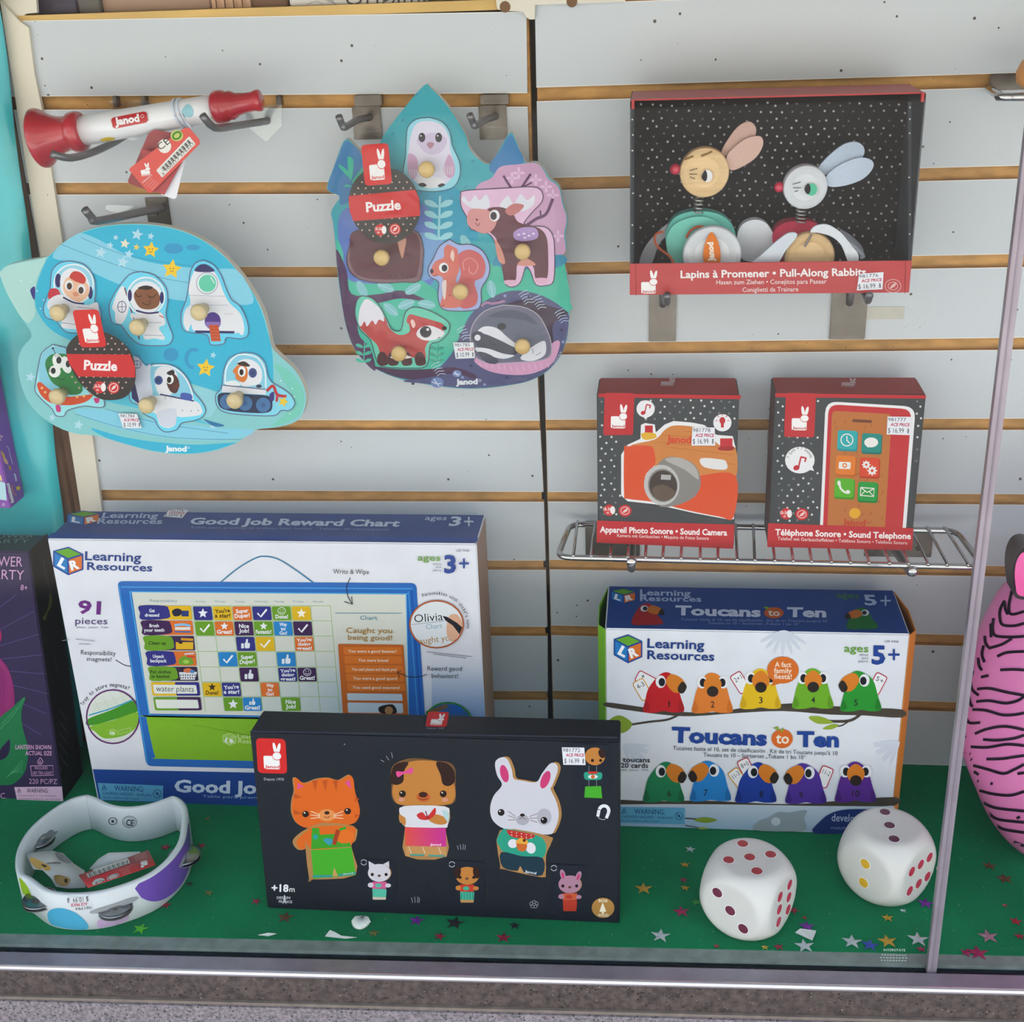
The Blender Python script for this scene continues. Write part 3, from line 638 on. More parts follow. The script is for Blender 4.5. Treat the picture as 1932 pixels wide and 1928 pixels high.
def toucan(x, yb, col, d, num, dark, cards=()):
    for (cx, cy, rot, bc, t) in cards:
        r = math.radians(rot); c_, s_ = math.cos(r), math.sin(r); q = lambda a, b: (cx+a*c_-b*s_, cy+a*s_+b*c_)
        A.rrect(bc, q(-27, -46), q(27, -46), q(27, 46), q(-27, 46), .25); A.rrect('#f0f1f4', q(-23, -42), q(23, -42), q(23, 42), q(-23, 42), .22); A.text(t, '#33353d', *q(-16, -10), *q(18, -10), 20)
    A.blob(col, (x-88, yb), (x-82, yb-40), (x-66, yb-100), (x-30+d*12, yb-158), (x+10+d*12, yb-166), (x+50, yb-130), (x+72, yb-60), (x+86, yb-4), (x+40, yb+4), (x, yb-2), (x-40, yb+5))
    A.hold = True
    A.blob(dark, (x-86, yb-2), (x-78, yb-50), (x-60, yb-10)); A.blob(dark, (x+60, yb-8), (x+70, yb-52), (x+86, yb-2)); A.hold = False; A.lift += A.step
    ex = {1: (-18, 26), 0: (-46, 46), -1: (-26, 18)}[d]; A.hold = True
    for i in (0, 1):
        if d == 1 and i == 1 or d == -1 and i == 0: continue
        A.ell('#eceef2', x+ex[i]+d*4, yb-128, 22, 27); A.ell('#22242a', x+ex[i]*.96+d*(8)-(0 if d else ex[i]*.06), yb-126, 14, 18)
    A.hold = False; A.lift += A.step
    if d: A.blob('#dd8a2c', (x+d*8, yb-128), (x+d*30, yb-160), (x+d*75, yb-142), (x+d*92, yb-110), (x+d*70, yb-82), (x+d*36, yb-86)); A.blob('#332a24', (x+d*58, yb-100), (x+d*78, yb-128), (x+d*97, yb-108), (x+d*84, yb-80), (x+d*66, yb-80))
    else: A.blob('#dd8a2c', (x-36, yb-130), (x, yb-160), (x+36, yb-130), (x+30, yb-92), (x, yb-80), (x-30, yb-92)); A.ell('#332a24', x, yb-88, 25, 23)
    A.text(str(num), '#2b2622', x+d*22-8*len(str(num))*(.35 if num == 1 else 1), yb-20, x+d*22+8*len(str(num))*(.35 if num == 1 else 1), yb-20, 26, .01)
RD, OC = '#c64058', '#e0a63a'
toucan(392, 594, '#c9222c', 1, 1, '#b01c26', ((316, 460, -62, RD, '1+'), (300, 500, -30, OC, '4-3')))
toucan(600, 596, '#e48a3a', 0, 2, '#d27a2c'); toucan(806, 578, '#e6c31f', 0, 3, '#d3ae14', ((718, 470, -32, RD, '2+1'),)); toucan(1030, 577, '#78b52c', 0, 4, '#659f22'); toucan(1235, 588, '#2f9e38', -1, 5, '#23842c', ((1305, 475, 28, RD, '5+'),))
A.ell('#dc7a2c', 900, 416, 68, 58); A.poly('#dc7a2c', (860, 455), (900, 470), (850, 485))
for t, y, a, b in (('A fact', 402, 866, 936), ('family', 428, 862, 938), ('fiesta!', 453, 862, 938)): A.text(t, '#f6e6d4', a, y, b, y+1, 21, .015)
cube_logo(A, (238, 263), 122, 124, 4); A.text('Learning', '#27488e', 320, 320, 564, 327, 38, .02); A.text('Resources', '#27488e', 320, 368, 607, 376, 36, .02)
A.text('LER 5458', '#6b7182', 1336, 297, 1394, 299, 9); A.text('ages', '#73a943', 1162, 338, 1266, 340, 32, .01); A.text('5', '#2a4f9e', 1280, 388, 1338, 389, 74, .035); plus(A, '#2a4f9e', 1375, 350, 24, 9)
for t, x0, y in (('años', 1228, 355), ('ans', 1238, 369), ('jahre', 1222, 383)): A.text(t, '#8d94a2', x0, y, 1265, y+1, 11)
A.text('Toucans', '#28509f', 424, 722, 832, 737, 60, .045); A.text('Ten', '#28509f', 960, 741, 1140, 743, 60, .045)
A.ell('#dd7630', 897, 709, 46, 41); A.blob('#9cb53f', (868, 668), (850, 658), (876, 670)); A.poly('#8fae36', (862, 662), (880, 656), (886, 676)); A.poly('#8fae36', (886, 676), (904, 660), (900, 680)); A.text('to', '#f6ead8', 870, 728, 926, 730, 44, .02)
A.text('Tucanes hasta el 10, set de clasificación . Kit de tri Toucans jusqu’à 10', '#474d58', 430, 757, 1134, 780, 17); A.text('Toucans to 10 – Sortierset „Tukane 1 bis 10“', '#474d58', 560, 786, 998, 797, 17)
A.text('10 toucans', '#2b3140', 176, 808, 332, 810, 20, .015); A.text('120 cards', '#2b3140', 196, 833, 324, 834, 20, .015); A.text('piezas . pieces . Teile', '#6b7182', 196, 846, 326, 847, 8)
toucan(392, 976, '#1f8b5c', 1, 6, '#187448'); toucan(592, 972, '#2d8fd6', -1, 7, '#2179bb'); toucan(786, 978, '#2348a8', 1, 8, '#1a3a8e', ((745, 838, -26, RD, '8+0'), (710, 880, -38, OC, '11-3')))
toucan(1000, 982, '#5b3aa2', -1, 9, '#4b2d8c', ((1078, 872, 22, RD, '11-2'),)); toucan(1212, 975, '#66339a', 0, 10, '#562a84')
warning(A, (196, 1000), (482, 1004), (480, 1074), (196, 1068))
A.line(BR, 5, (482, 1048), (530, 1052)); A.blob('#93ad36', (520, 1056), (565, 1044), (620, 1056), (570, 1068)); A.line(BR, 4, (482, 1078), (560, 1092)); A.blob('#a9bb62', (535, 1090), (560, 1086), (582, 1092), (555, 1096))
A.blob('#a7b3b9', (776, 1098), (800, 1060), (840, 1046), (880, 1022), (930, 1024), (1000, 1014), (990, 1050), (1000, 1090), (960, 1104)); A.ell('#d3dde4', 870, 1062, 20, 18)
A.blob('#27407f', (1030, 1112), (1060, 1060), (1110, 1025), (1180, 1010), (1300, 1012), (1375, 1030), (1372, 1114), (1200, 1112), n=3); A.text('develop & play', '#c3cde4', 1108, 1060, 1330, 1068, 32, .005); A.text('matching skills', '#8fa2cc', 1106, 1094, 1260, 1098, 13)
A.build('front_print', root)
A = Art(*Tp).fr(1080, 1080, 2.268)
cube_logo(A, (218, 68), 110, 68, 2); A.text('Learning', '#b7c7e6', 290, 98, 506, 102, 24, .02, -.05); A.text('Resources', '#b7c7e6', 290, 122, 552, 126, 22, .02, -.05)
A.text('ages', '#4f8a5a', 1130, 108, 1228, 112, 24, .01, -.2); A.text('5', '#b7c7e6', 1252, 140, 1306, 141, 42, .03, -.25); plus(A, '#b7c7e6', 1340, 122, 22, 7)
A.text('Toucans', '#cfdaf0', 440, 182, 806, 190, 38, .04); A.text('Ten', '#cfdaf0', 918, 190, 1086, 192, 38, .04); A.ell('#c96a34', 862, 174, 42, 24); A.text('to', '#eadfd0', 838, 186, 888, 187, 27, .02, -.1); A.poly('#8fae36', (815, 150), (840, 148), (838, 162))
A.text('Tucanes hasta el 10, set de clasificación . Kit de tri Toucans jusqu’à 10', '#93a9d6', 464, 206, 1090, 215, 10); A.text('Toucans to 10 – Sortierset „Tukane 1 bis 10“', '#93a9d6', 580, 222, 972, 228, 10)
for x, y, col, d in ((320, 222, '#a92a32', 1), (1240, 240, '#2c7a40', -1)):
    A.blob(col, (x-66, y), (x-50, y-50), (x-20, y-84), (x+16, y-84), (x+44, y-40), (x+68, y-2), (x, y+4)); A.ell('#dfe3ea', x-12*d, y-66, 17, 13); A.ell('#22242a', x-9*d, y-66, 10, 9); A.blob('#c97a2e', (x, y-58), (x+20*d, y-80), (x+60*d, y-66), (x+70*d, y-50), (x+30*d, y-42)); A.blob('#2b2420', (x+48*d, y-46), (x+62*d, y-66), (x+74*d, y-50), (x+66*d, y-38))
A.build('top_print', root)
# ---- black box of wooden animal magnets
root, Fr, Tp, Rt, Lt = carton('animal_magnet_box', 'long black box picturing a wooden cat, dog and rabbit, in front of the white boxes', 'toy box', -.3458, -.0246, -.2632, .0002, .1810, .040, lean=4.8,
                              cols=('#121824', '#171b25', '#10141d', '#171b25'))
A = Art(*Fr).fr(460, 1320, 2.611)
A.poly('#343b4b', (31, 160), (1843, 188), (1843, 182), (32, 152))
bunny_logo(A, (60, 188), (145, 4), (10, 172)); A.text('Depuis 1970', '#c9ccd4', 100, 396, 198, 398, 13)
TAN, TD = '#b58b57', '#7c5c3a'
def shape(col, *p, dx=0, dy=0, edge=None, n=4):
    if edge: A.blob(edge, *[(a+dx, b+dy) for a, b in p], n=n)
    A.blob(col, *p, n=n)
# cat
cat = ((246, 395), (262, 386), (300, 412), (360, 392), (420, 386), (470, 398), (520, 372), (540, 392), (548, 450), (572, 540), (560, 590), (530, 612), (430, 636), (330, 634), (268, 612), (240, 560), (240, 500), (252, 450))
A.blob(TAN, *[(a-6, b-4) for a, b in cat]); A.blob('#e0711f', *cat)
A.hold = True
A.poly('#e05a9a', (264, 440), (266, 408), (296, 426)); A.poly('#e05a9a', (498, 408), (522, 392), (530, 440))
for x in (350, 400, 452): A.poly('#c25a18', (x-14, 398), (x+14, 394), (x+4, 450))
for y in (480, 560): A.poly('#c25a18', (550, y), (570, y+8), (545, y+22)); A.poly('#c25a18', (246, y-20), (290, y), (250, y+6))
A.hold = False; A.lift += A.step
A.ell('#e79a5a', 410, 568, 44, 30); A.hold = True
for x, y in ((305, 562), (512, 548)): A.ell('#2a1712', x, y, 17, 16); 
A.hold = False; A.lift += A.step; A.hold = True
for x, y in ((300, 556), (508, 542)): A.ell('#f0e4d8', x, y, 4)
A.ell('#4a2418', 410, 556, 13, 9); A.line('#4a2418', 3, (396, 572), (410, 580), (426, 572))
for s_ in (-1, 1):
    for k in range(3): A.line('#f3dcc0', 3.5, (410+s_*34, 566+k*6), (410+s_*80, 548+k*18))
A.hold = False; A.lift += A.step
A.blob(TAN, (242, 690), (300, 640), (336, 636), (330, 700), (300, 735), (262, 734)); A.blob('#e0711f', (262, 692), (306, 650), (340, 640), (336, 700), (304, 732), (272, 728))
A.blob(TAN, (318, 628), (540, 620), (552, 690), (530, 720), (552, 862), (340, 884), (322, 876), n=3)
A.blob('#e0711f', (322, 632), (530, 622), (548, 660), (540, 700), (500, 722), (330, 735), n=3)
A.poly('#46a52c', (336, 630), (372, 630), (376, 664), (470, 658), (470, 632), (504, 622), (508, 660), (530, 722), (332, 736)); A.poly('#4fb331', (332, 740), (532, 726), (552, 862), (344, 880))
A.ell('#e67a26', 500, 672, 46, 34, -12); A.line('#a9471f', 22, (466, 640), (444, 712)); A.ell('#2fa39a', 354, 674, 13); A.blob('#3f9fb0', (392, 690), (412, 680), (440, 690), (424, 716)); A.poly('#cfa26a', (438, 868), (446, 824), (464, 866)); A.line('#3f9f94', 12, (340, 868), (438, 868)); A.line('#3f9f94', 12, (466, 864), (552, 852)); A.text('Janod', '#d8f0d2', 490, 860, 540, 856, 8)
# dog
A.blob(TD, (730, 330), (800, 290), (880, 288), (960, 300), (1010, 306), (1042, 340), (1044, 430), (1040, 500), (980, 520), (790, 520), (734, 490), (728, 420))
A.blob('#c88a45', (734, 430), (770, 330), (830, 302), (900, 298), (960, 308), (1010, 350), (1040, 430), (1036, 490), (990, 516), (790, 518), (742, 490)); A.blob('#3a2019', (722, 390), (740, 325), (790, 305), (812, 312), (790, 350), (786, 400), (758, 418), (730, 412)); A.blob('#3a2019', (948, 308), (1000, 312), (1036, 350), (1040, 400), (1010, 424), (980, 412), (970, 370))
A.hold = True
A.blob('#e35a9c', (752, 352), (790, 352), (830, 332), (830, 362), (792, 362), (760, 380)); 
for x in (782, 983): A.ell('#2a1712', x, 462, 17)
for x in (778, 992): A.ell('#d79a8a', x, 491, 15, 10)
A.ell('#c96a30', 885, 478, 34, 24); A.hold = False; A.lift += A.step; A.ell('#4a2418', 884, 466, 22, 14); A.line('#4a2418', 3, (862, 484), (884, 492), (906, 484)); A.dots('#f0e4d8', [(776, 456), (978, 456)], 4)
A.blob(TAN, (766, 560), (800, 520), (990, 522), (1016, 560), (1012, 600), (990, 616), (1000, 770), (796, 768), (796, 620), (770, 604), n=3)
A.blob('#dedce2', (768, 556), (790, 522), (990, 524), (1012, 560), (1004, 620), (980, 628), (796, 624), (790, 580), n=3); A.ell('#c88a45', 955, 588, 50, 24, 14); A.blob('#c88a45', (768, 570), (796, 580), (796, 618), (774, 600)); A.blob('#b9d6d8', (980, 540), (1012, 560), (1006, 600), (985, 570))
A.put([(794, 626), (996, 630), (998, 722), (796, 718)], [(0, 1, 2, 3)], ['#e2574a', '#c83a9a', '#cc3a9c', '#e0604a']); A.poly('#c99a62', (796, 718), (998, 722), (998, 772), (798, 766)); A.hold = True
for x in (812, 880, 958): A.line('#e9d9c0', 3, (x, 722), (x+14, 756))
A.line('#4f9f94', 9, (820, 762), (890, 764)); A.line('#4f9f94', 9, (910, 766), (990, 768)); A.hold = False; A.text('Janod', '#f4dce8', 918, 716, 972, 717, 10, .03)
A.blob('#cf3a3a', (852, 566), (880, 552), (904, 572), (942, 530), (944, 562), (912, 588), (872, 588)); A.line('#7a2a3a', 5, (896, 546), (908, 584))
A.hold = True
for p_ in ((676, 295, 692, 304), (702, 276, 716, 296), (728, 258, 734, 286), (1052, 716, 1058, 736), (1066, 710, 1070, 736), (1082, 710, 1080, 736), (1092, 712, 1090, 736), (826, 972, 832, 998), (842, 968, 845, 998), (858, 968, 856, 998), (866, 972, 864, 998)): A.line('#aeb3bf', 2.5, p_[:2], p_[2:])
for k in range(5): A.ring('#aeb3bf', 1430+14*math.cos(k*1.257-1.57), 1006+12*math.sin(k*1.257-1.57), 9, 7, 2.2, k*72)
A.hold = False; A.lift += A.step
# rabbit
rb = ((1238, 310), (1262, 284), (1296, 288), (1320, 340), (1330, 386), (1370, 396), (1440, 404), (1470, 360), (1510, 312), (1540, 316), (1546, 350), (1520, 420), (1512, 440), (1540, 500), (1552, 570), (1530, 640), (1500, 662), (1380, 652), (1280, 632), (1226, 590), (1214, 530), (1232, 470), (1272, 418), (1248, 370))
A.blob(TAN, *[(a+14, b-4) for a, b in rb]); A.blob('#d5d4de', *rb)
A.ell('#d0457f', 1284, 362, 20, 44, -14); A.ell('#d0457f', 1486, 392, 21, 46, 22); A.ell('#b9b8c2', 1480, 575, 36, 42); A.ell('#b4b2bc', 1374, 590, 32, 26); A.hold = True
for x, y in ((1268, 553), (1479, 592)): A.ell('#241a1c', x, y, 17)
A.ell('#3a2c2c', 1373, 566, 12, 8)
for s_ in (-1, 1):
    for k in range(3): A.line('#9a8a82', 3.5, (1374+s_*34, 574+k*8), (1374+s_*72, 552+k*22+s_*6))
A.line('#7a6a66', 3, (1358, 586), (1374, 578), (1390, 588)); A.hold = False; A.lift += A.step; A.dots('#f0eeee', [(1262, 547), (1473, 586)], 4)
A.blob(TAN, (1262, 640), (1500, 668), (1516, 700), (1490, 760), (1488, 850), (1466, 872), (1280, 832), (1264, 815), n=3)
A.blob('#32a58c', (1246, 690), (1270, 644), (1300, 634), (1440, 664), (1480, 690), (1490, 730), (1468, 778), (1370, 768), (1280, 746), (1262, 724)); A.blob('#c33a30', (1296, 640), (1340, 644), (1434, 664), (1400, 684), (1320, 672)); A.dots('#f0d8d0', [(1320+i % 5*24, 650+i//5*14+i % 5*4) for i in range(10)], 3)
A.ell('#e6e4ea', 1326, 706, 24, 22); A.ell('#e6e4ea', 1414, 728, 24, 28, -20); A.blob('#d0722e', (1346, 700), (1394, 708), (1386, 742), (1352, 738)); A.blob('#e6b24a', (1340, 696), (1366, 678), (1396, 690), (1398, 708), (1346, 704)); A.ell('#7a2a22', 1382, 690, 8)
A.blob('#1f3f50', (1268, 748), (1370, 768), (1474, 778), (1470, 862), (1384, 850), (1364, 818), (1350, 840), (1276, 822), n=3); A.poly('#c99a62', (1350, 842), (1362, 816), (1382, 852)); A.text('Janod', '#dfe6ea', 1384, 848, 1440, 858, 12, .02)
# small inset pictures
def inset(x0, y0, x1, y1): A.rrect('#1f2634', (x0, y0), (x1, y0+10), (x1+2, y1+10), (x0+10, y1), .12)
def refresh(x, y):
    A.ring('#c9ccd4', x, y, 14, 13, 3, a0=20, a1=170); A.ring('#c9ccd4', x, y, 14, 13, 3, a0=200, a1=350)
def mini(x, y, head, ears, top, low, feet, long_ears=False):
    A.hold = True
    if long_ears:
        A.ell(head, x-34, y-32, 13, 28, -14); A.ell(head, x+42, y-24, 13, 28, 22)
    elif ears == head: A.poly(head, (x-50, y-2), (x-52, y-44), (x-20, y-26)); A.poly(head, (x+50, y-2), (x+48, y-44), (x+18, y-28))
    A.ell(TAN, x+3, y+14, 57, 44); A.hold = False; A.lift += A.step
    A.ell(head, x, y+14, 56, 44)
    A.hold = True
    if long_ears: A.ell('#d0457f', x-34, y-30, 6, 16, -14); A.ell('#d0457f', x+42, y-22, 6, 16, 22)
    elif ears != head: A.ell(ears, x-46, y-2, 16, 30, 12); A.ell(ears, x+46, y-2, 16, 30, -12)
    for s_ in (-1, 1): A.ell('#2a1712', x+s_*34, y+22, 8); 
    A.ell('#6a4a40', x, y+28, 8, 6)
    A.rrect(top, (x-38, y+58), (x+38, y+58), (x+36, y+92), (x-36, y+92), .2); A.ell(head, x-42, y+74, 14, 12); A.ell(head, x+44, y+76, 14, 10)
    A.rrect(low, (x-34, y+92), (x+36, y+94), (x+34, y+134), (x-32, y+134), .1); A.rrect(feet, (x-34, y+132), (x+34, y+134), (x+32, y+146), (x-30, y+146), .2)
    A.hold = False; A.lift += A.step; A.ell(low, x-4, y+76, 16, 10)
inset(572, 780, 752, 1000); refresh(592, 798); mini(668, 836, '#d5d2da', '#d5d2da', '#d5689a', '#5fc0a8', '#d8c8b8')
inset(1004, 788, 1184, 1008); refresh(1026, 808); mini(1100, 850, '#c88a45', '#3a2019', '#c9442f', '#4fb39a', '#c99a62'); A.hold = True
for k in range(5): A.line('#2f7f70', 3, (1072+k*14, 946), (1074+k*14, 980))
A.hold = False
inset(1508, 806, 1686, 1030); refresh(1528, 826); mini(1606, 892, '#b58aa0', '#b58aa0', '#c9623f', '#b8402f', '#b8402f', True)
inset(1622, 210, 1806, 450); A.ell('#c88a45', 1730, 276, 50, 44); A.ell('#3a2019', 1764, 262, 16, 24, -20); A.dots('#2a1712', [(1718, 296), (1758, 296)], 8); A.hold = True
for x in (1700, 1738): A.line('#9aa0ac', 2, (x, 322), (x, 350)); A.line('#9aa0ac', 2, (x, 392), (x, 424))
A.hold = False; A.rrect('#32a58c', (1674, 352), (1768, 354), (1764, 392), (1678, 392), .4); A.quad('#c33a30', 1698, 350, 1742, 362); A.ell('#e6e4ea', 1720, 376, 24, 10); A.ell('#d0722e', 1720, 376, 10); A.poly('#4fb331', (1682, 424), (1760, 422), (1766, 482), (1678, 478))
A.rrect('#1f2634', (1732, 510), (1816, 514), (1816, 594), (1732, 590), .12); A.ring('#e9ebf0', 1774, 545, 24, 26, 16, 20, a0=180, a1=360); A.line('#e9ebf0', 15, (1750, 540), (1744, 572)); A.line('#e9ebf0', 15, (1797, 554), (1786, 580)); A.ring('#c9ccd4', 1764, 578, 18, 8, 2.5, 14, a0=0, a1=180)
A.text('+18', '#eceef2', 138, 940, 222, 942, 34, .035); A.text('m', '#eceef2', 226, 942, 252, 943, 26, .01); A.text('DESIGN', '#d5d8de', 164, 977, 230, 978, 12, .02); A.text('FRANCE', '#d5d8de', 174, 996, 240, 998, 12, .02); A.poly('#d5d8de', (200, 958), (204, 958), (212, 1006), (203, 988), (194, 1006))
A.ell('#b58b4e', 1770, 1021, 56, 50); A.poly('#f0ead8', (1768, 994), (1786, 1040), (1752, 1040)); A.quad('#f0ead8', 1764, 1038, 1774, 1050); A.text('BOIS', '#f0ead8', 1748, 992, 1792, 993, 13, .02); A.text('WOOD', '#f0ead8', 1744, 1064, 1798, 1065, 13, .02)
A.dots('#8a91a0', [(498, 216)], 4)
A.build('front_print', root)
A = Art(*Tp).fr(460, 1320, 2.611); bunny_logo(A, (908, 60), (104, 2), (-14, 74)); A.text('Depuis 1970', '#9aa0ae', 900, 146, 985, 148, 9); A.build('top_print', root)
A = Art(*Fr, lift=.001); price_tag('price_sticker', root, A, (1060, 1408.5), (1102.5, 1409), (1105, 1442), (1063, 1441.5), '981772', '$ 16.99')
# ---- purple lantern box, far left
root, Fr, Tp, Rt, Lt = carton('lantern_kit_box', 'dark purple lantern kit box with a pink flower, left of the reward chart box', 'toy box', -.82, -.607, -.1127, .0002, .2745, .052, lean=6.2,
                              cols=('#2b1f49', '#16323c', '#15171b', '#15171b'))
A = Art(*Fr).fr(0, 980, 3.445)
A.hold = True
for a, b, c, d in ((-40, 600, 110, 485), (-20, 726, 222, 596), (-20, 826, 262, 742), (-10, 908, 280, 878), (60, 985, 300, 1003), (92, 1078, 312, 1132), (130, 1186, 300, 1262), (140, 1320, 270, 1400), (0, 1150, 60, 1250)): A.line('#6a5a8f', 3, (a, b), (c, d))
A.hold = False; A.lift += A.step
A.blob('#8e2a72', (-60, 860), (0, 900), (50, 960), (84, 1060), (96, 1150), (90, 1260), (60, 1330), (-60, 1400)); A.blob('#a8246a', (-40, 700), (4, 720), (6, 790), (-40, 830)); A.hold = True
for k in range(5): A.line('#a5407f', 2.5, (-10+k*4, 920), (40+k*9, 1040), (30+k*8, 1240))
A.hold = False
A.blob('#1f7a4e', (-60, 1420), (0, 1290), (70, 1230), (164, 1152), (140, 1250), (150, 1360), (180, 1470), (178, 1580), (150, 1660), (90, 1715), (30, 1725), (-60, 1700)); A.blob('#2b1f49', (0, 1500), (40, 1450), (64, 1430), (64, 1500), (40, 1545), (0, 1560)); A.hold = True
for k in range(5): A.line('#5fae7f', 2, (10+k*22, 1330-k*24), (40+k*18, 1300-k*20)); A.line('#5fae7f', 2, (40+k*10, 1680-k*10), (150, 1560+k*20))
A.line('#5fae7f', 2.5, (0, 1360), (80, 1280), (160, 1158)); A.hold = False
PK = '#d3a6cf'
A.text('FLOWER', PK, -136, 300, 146, 306, 64, -.004); A.text('PARTY', PK, -88, 384, 156, 392, 62, -.004); A.text('8+', PK, 134, 458, 178, 462, 36)
A.text('LANTERN SHOWN', PK, 102, 1492, 334, 1494, 28, .012); A.text('ACTUAL SIZE', PK, 166, 1530, 338, 1532, 26, .012)
A.line(PK, 4, (262, 1546), (246, 1575), (262, 1590), (280, 1575), (264, 1546)); A.line(PK, 3, (262, 1566), (256, 1580), (268, 1580), (262, 1566)); A.line(PK, 4, (200, 1600), (345, 1598), (348, 1660), (206, 1664), (200, 1600), sm=0); A.text('INCLUDES', PK, 228, 1622, 310, 1623, 17); A.text('LED TEA LIGHT', PK, 212, 1654, 340, 1655, 18)
A.text('220 PC/PZ', PK, 190, 1716, 372, 1718, 32, -.002); A.text('C.', PK, 4, 1812, 44, 1812, 36, -.002)
warning(A, (94, 1738), (404, 1734), (412, 1830), (112, 1824), '#d9b9d3', '#4a4250', False)
A.build('front_print', root)
A = Art(*Tp).fr(0, 980, 3.445); A.text('FLOWER', '#7fa2a6', -110, 124, 214, 120, 24, -.004, .5); A.text('PARTY', '#7fa2a6', -95, 156, 186, 154, 25, -.004, .5); A.build('top_print', root)
A = Art(*Rt).fr(0, 980, 3.445); A.poly('#15171b', (200, 190), (306, 90), (536, 1690), (420, 1800)); A.hold = True
for k in range(7): A.line('#3d4038', 3, (246+k*10, 220+k*46), (262+k*10, 230+k*46)); A.line('#3d4038', 3, (262+k*9, 210+k*40), (290+k*9, 300+k*40))
A.blob('#5e6f35', (322, 480), (334, 500), (334, 560), (310, 600), (292, 655), (276, 640), (300, 600), (316, 540)); A.hold = False
A.text('FLOWER PARTY', '#4a4d48', 335, 880, 365, 1000, 18)
for k in range(16): A.line('#4a4c4e', 7, (384+k % 3*16, 1240+k*24), (400+k % 3*18, 1256+k*25))
A.build('side_print', root)
# ---------------------------------------------------------------- things on the wall
def scale_at(P): return FPX/((P-CAM).dot(CF))            # pixels per metre at a point
STEEL = mat('bright_steel', '#a9a8a6', .28, metal=.9, bump=.05, bscale=200)
DSTEEL = mat('dull_steel', '#77767a', .38, metal=.8)
PLATE = mat('plated_steel', '#5c5853', .26, metal=.9, noise=.2, nscale=40, bump=.08, bscale=50)
CLEARP = clear_mat('clear_plastic', (.93, .95, .95, 1), .07, .08)
FILM = clear_mat('shrink_film', (.97, .98, .98, 1), .018, .10, 1.0, 22)
# trumpet ---------------------------------------------------------
YT = -.062
a0, a1 = atY(74, 261, YT), atY(490, 189, YT); ax = a1-a0; k = ax.length/422; rs = 1/scale_at((a0+a1)/2)
root = empty('toy_trumpet', a0, 'red and white wooden toy trumpet lying across two hooks', 'toy')
RED = mat('trumpet_red', '#a9152b', .25, coat=.5, noise=.12, nscale=30); WHT = mat('trumpet_white', '#dcdee2', .3, coat=.3)
pr = lambda L: [(s_*k, r*rs) for s_, r in L]
MB().lathe(a0, ax, pr([(14, 30), (2, 48), (-2, 53), (0, 55.5), (4, 56), (10, 53), (18, 46), (30, 38.5), (44, 33.5), (58, 31.5), (61, 33), (66, 37), (76, 38), (84, 36), (87, 28)]), 40).build('bell', RED, root, smooth=True)
tube = MB().lathe(a0, ax, pr([(80, 27.5), (150, 27), (230, 26), (300, 25), (340, 24.5)]), 40).build('tube', WHT, root, smooth=True)
MB().lathe(a0, ax, pr([(336, 22), (337, 27), (341, 30), (350, 31), (358, 29), (364, 25.5), (369, 26.5), (374, 24), (380, 20.5), (396, 18), (410, 17.5), (414, 19), (420, 20), (424, 19), (426, 14)]), 36).build('mouthpiece', RED, root, smooth=True)
A = Art(bvh=bvh_of(tube), lift=.0003).fr(0, 0, 3.019)
def curved_rrect(A, col, tl, tr, br, bl, nx=10, ny=6, r=.12):
    P = []; F = []
    for j in range(ny+1):
        v = j/ny
        for i in range(nx+1):
            u = i/nx; e = r*.55 if j in (0, ny) else 0; u2 = e+(1-2*e)*u
            P.append(tuple((tl[q]*(1-u2)+tr[q]*u2)*(1-v)+(bl[q]*(1-u2)+br[q]*u2)*v for q in (0, 1)))
    F = [(j*(nx+1)+i, j*(nx+1)+i+1, (j+1)*(nx+1)+i+1, (j+1)*(nx+1)+i) for j in range(ny) for i in range(nx)]
    A.put(P, F, col)
curved_rrect(A, '#eef0f2', (624, 668), (838, 626), (850, 700), (640, 742)); A.lift += .0004; curved_rrect(A, '#c52a35', (630, 672), (834, 632), (845, 696), (645, 735)); A.lift += .0004
A.text('Janod', '#f4f1f2', 656, 714, 796, 690, 40, .05); A.ring('#f4f1f2', 810, 662, 9, 9, 2)
A.build('tube_print', root, GLOSSINK)
for col_, *p_ in (('#d8bd3a', (570, 796), (610, 782), (655, 786), (640, 800), (590, 806)), ('#9fd2df', (1035, 630), (1068, 592), (1100, 625), (1096, 660), (1062, 668), (1040, 655)), ('#9db23a', (1205, 660), (1222, 652), (1240, 668), (1230, 682), (1210, 676))):
    A = Art(bvh=bvh_of(tube), lift=.0003).fr(0, 0, 3.019); A.rings(col_, *p_); A.build('colour_dot', root, GLOSSINK)
def on_trumpet(x, y, off=0): return atY(x, y, YT+off)
pc = a0+ax*((338-74+0)/422*.98); c_ = a0+ax*(272/422)
u_ = V((0, -1, 0)); v_ = ax.normalized().cross(u_)
pts = [c_+(u_*math.cos(t)+v_*math.sin(t))*(27.5*rs)+ax.normalized()*.002*math.sin(t) for t in [2*math.pi*i/24 for i in range(25)]]
TIE = mat('clear_tie', '#c9d6e6', .2, spec=.6)
tie = MB().tube(pts, .0009, 8).tube([p+ax.normalized()*.004 for p in pts], .0009, 8)
tie.tube([atY(345, 215, YT-.016), atY(352, 232, YT-.02), atY(362, 243, YT-.022)], .0007, 6).build('tie', TIE, root, smooth=True)
def card(parent, name, col, Y, *p, th=.0005):
    q = [atY(x, y, Y) for x, y in p]; return MB().prism(q, (0, th, 0)).build(name, mat('card_'+col[1:], col, .4), parent)
J = lambda *p: [(x/3.019, y/3.019) for x, y in p]
card(root, 'hang_tag', '#8c2029', -.074, *J((845, 760), (880, 738), (1000, 760), (880, 1098), (735, 1046), (728, 1030)))
card(root, 'hang_tag', '#d9dbe4', -.078, *J((930, 900), (1062, 880), (1004, 1126), (990, 1134), (925, 1112), (900, 1080)))
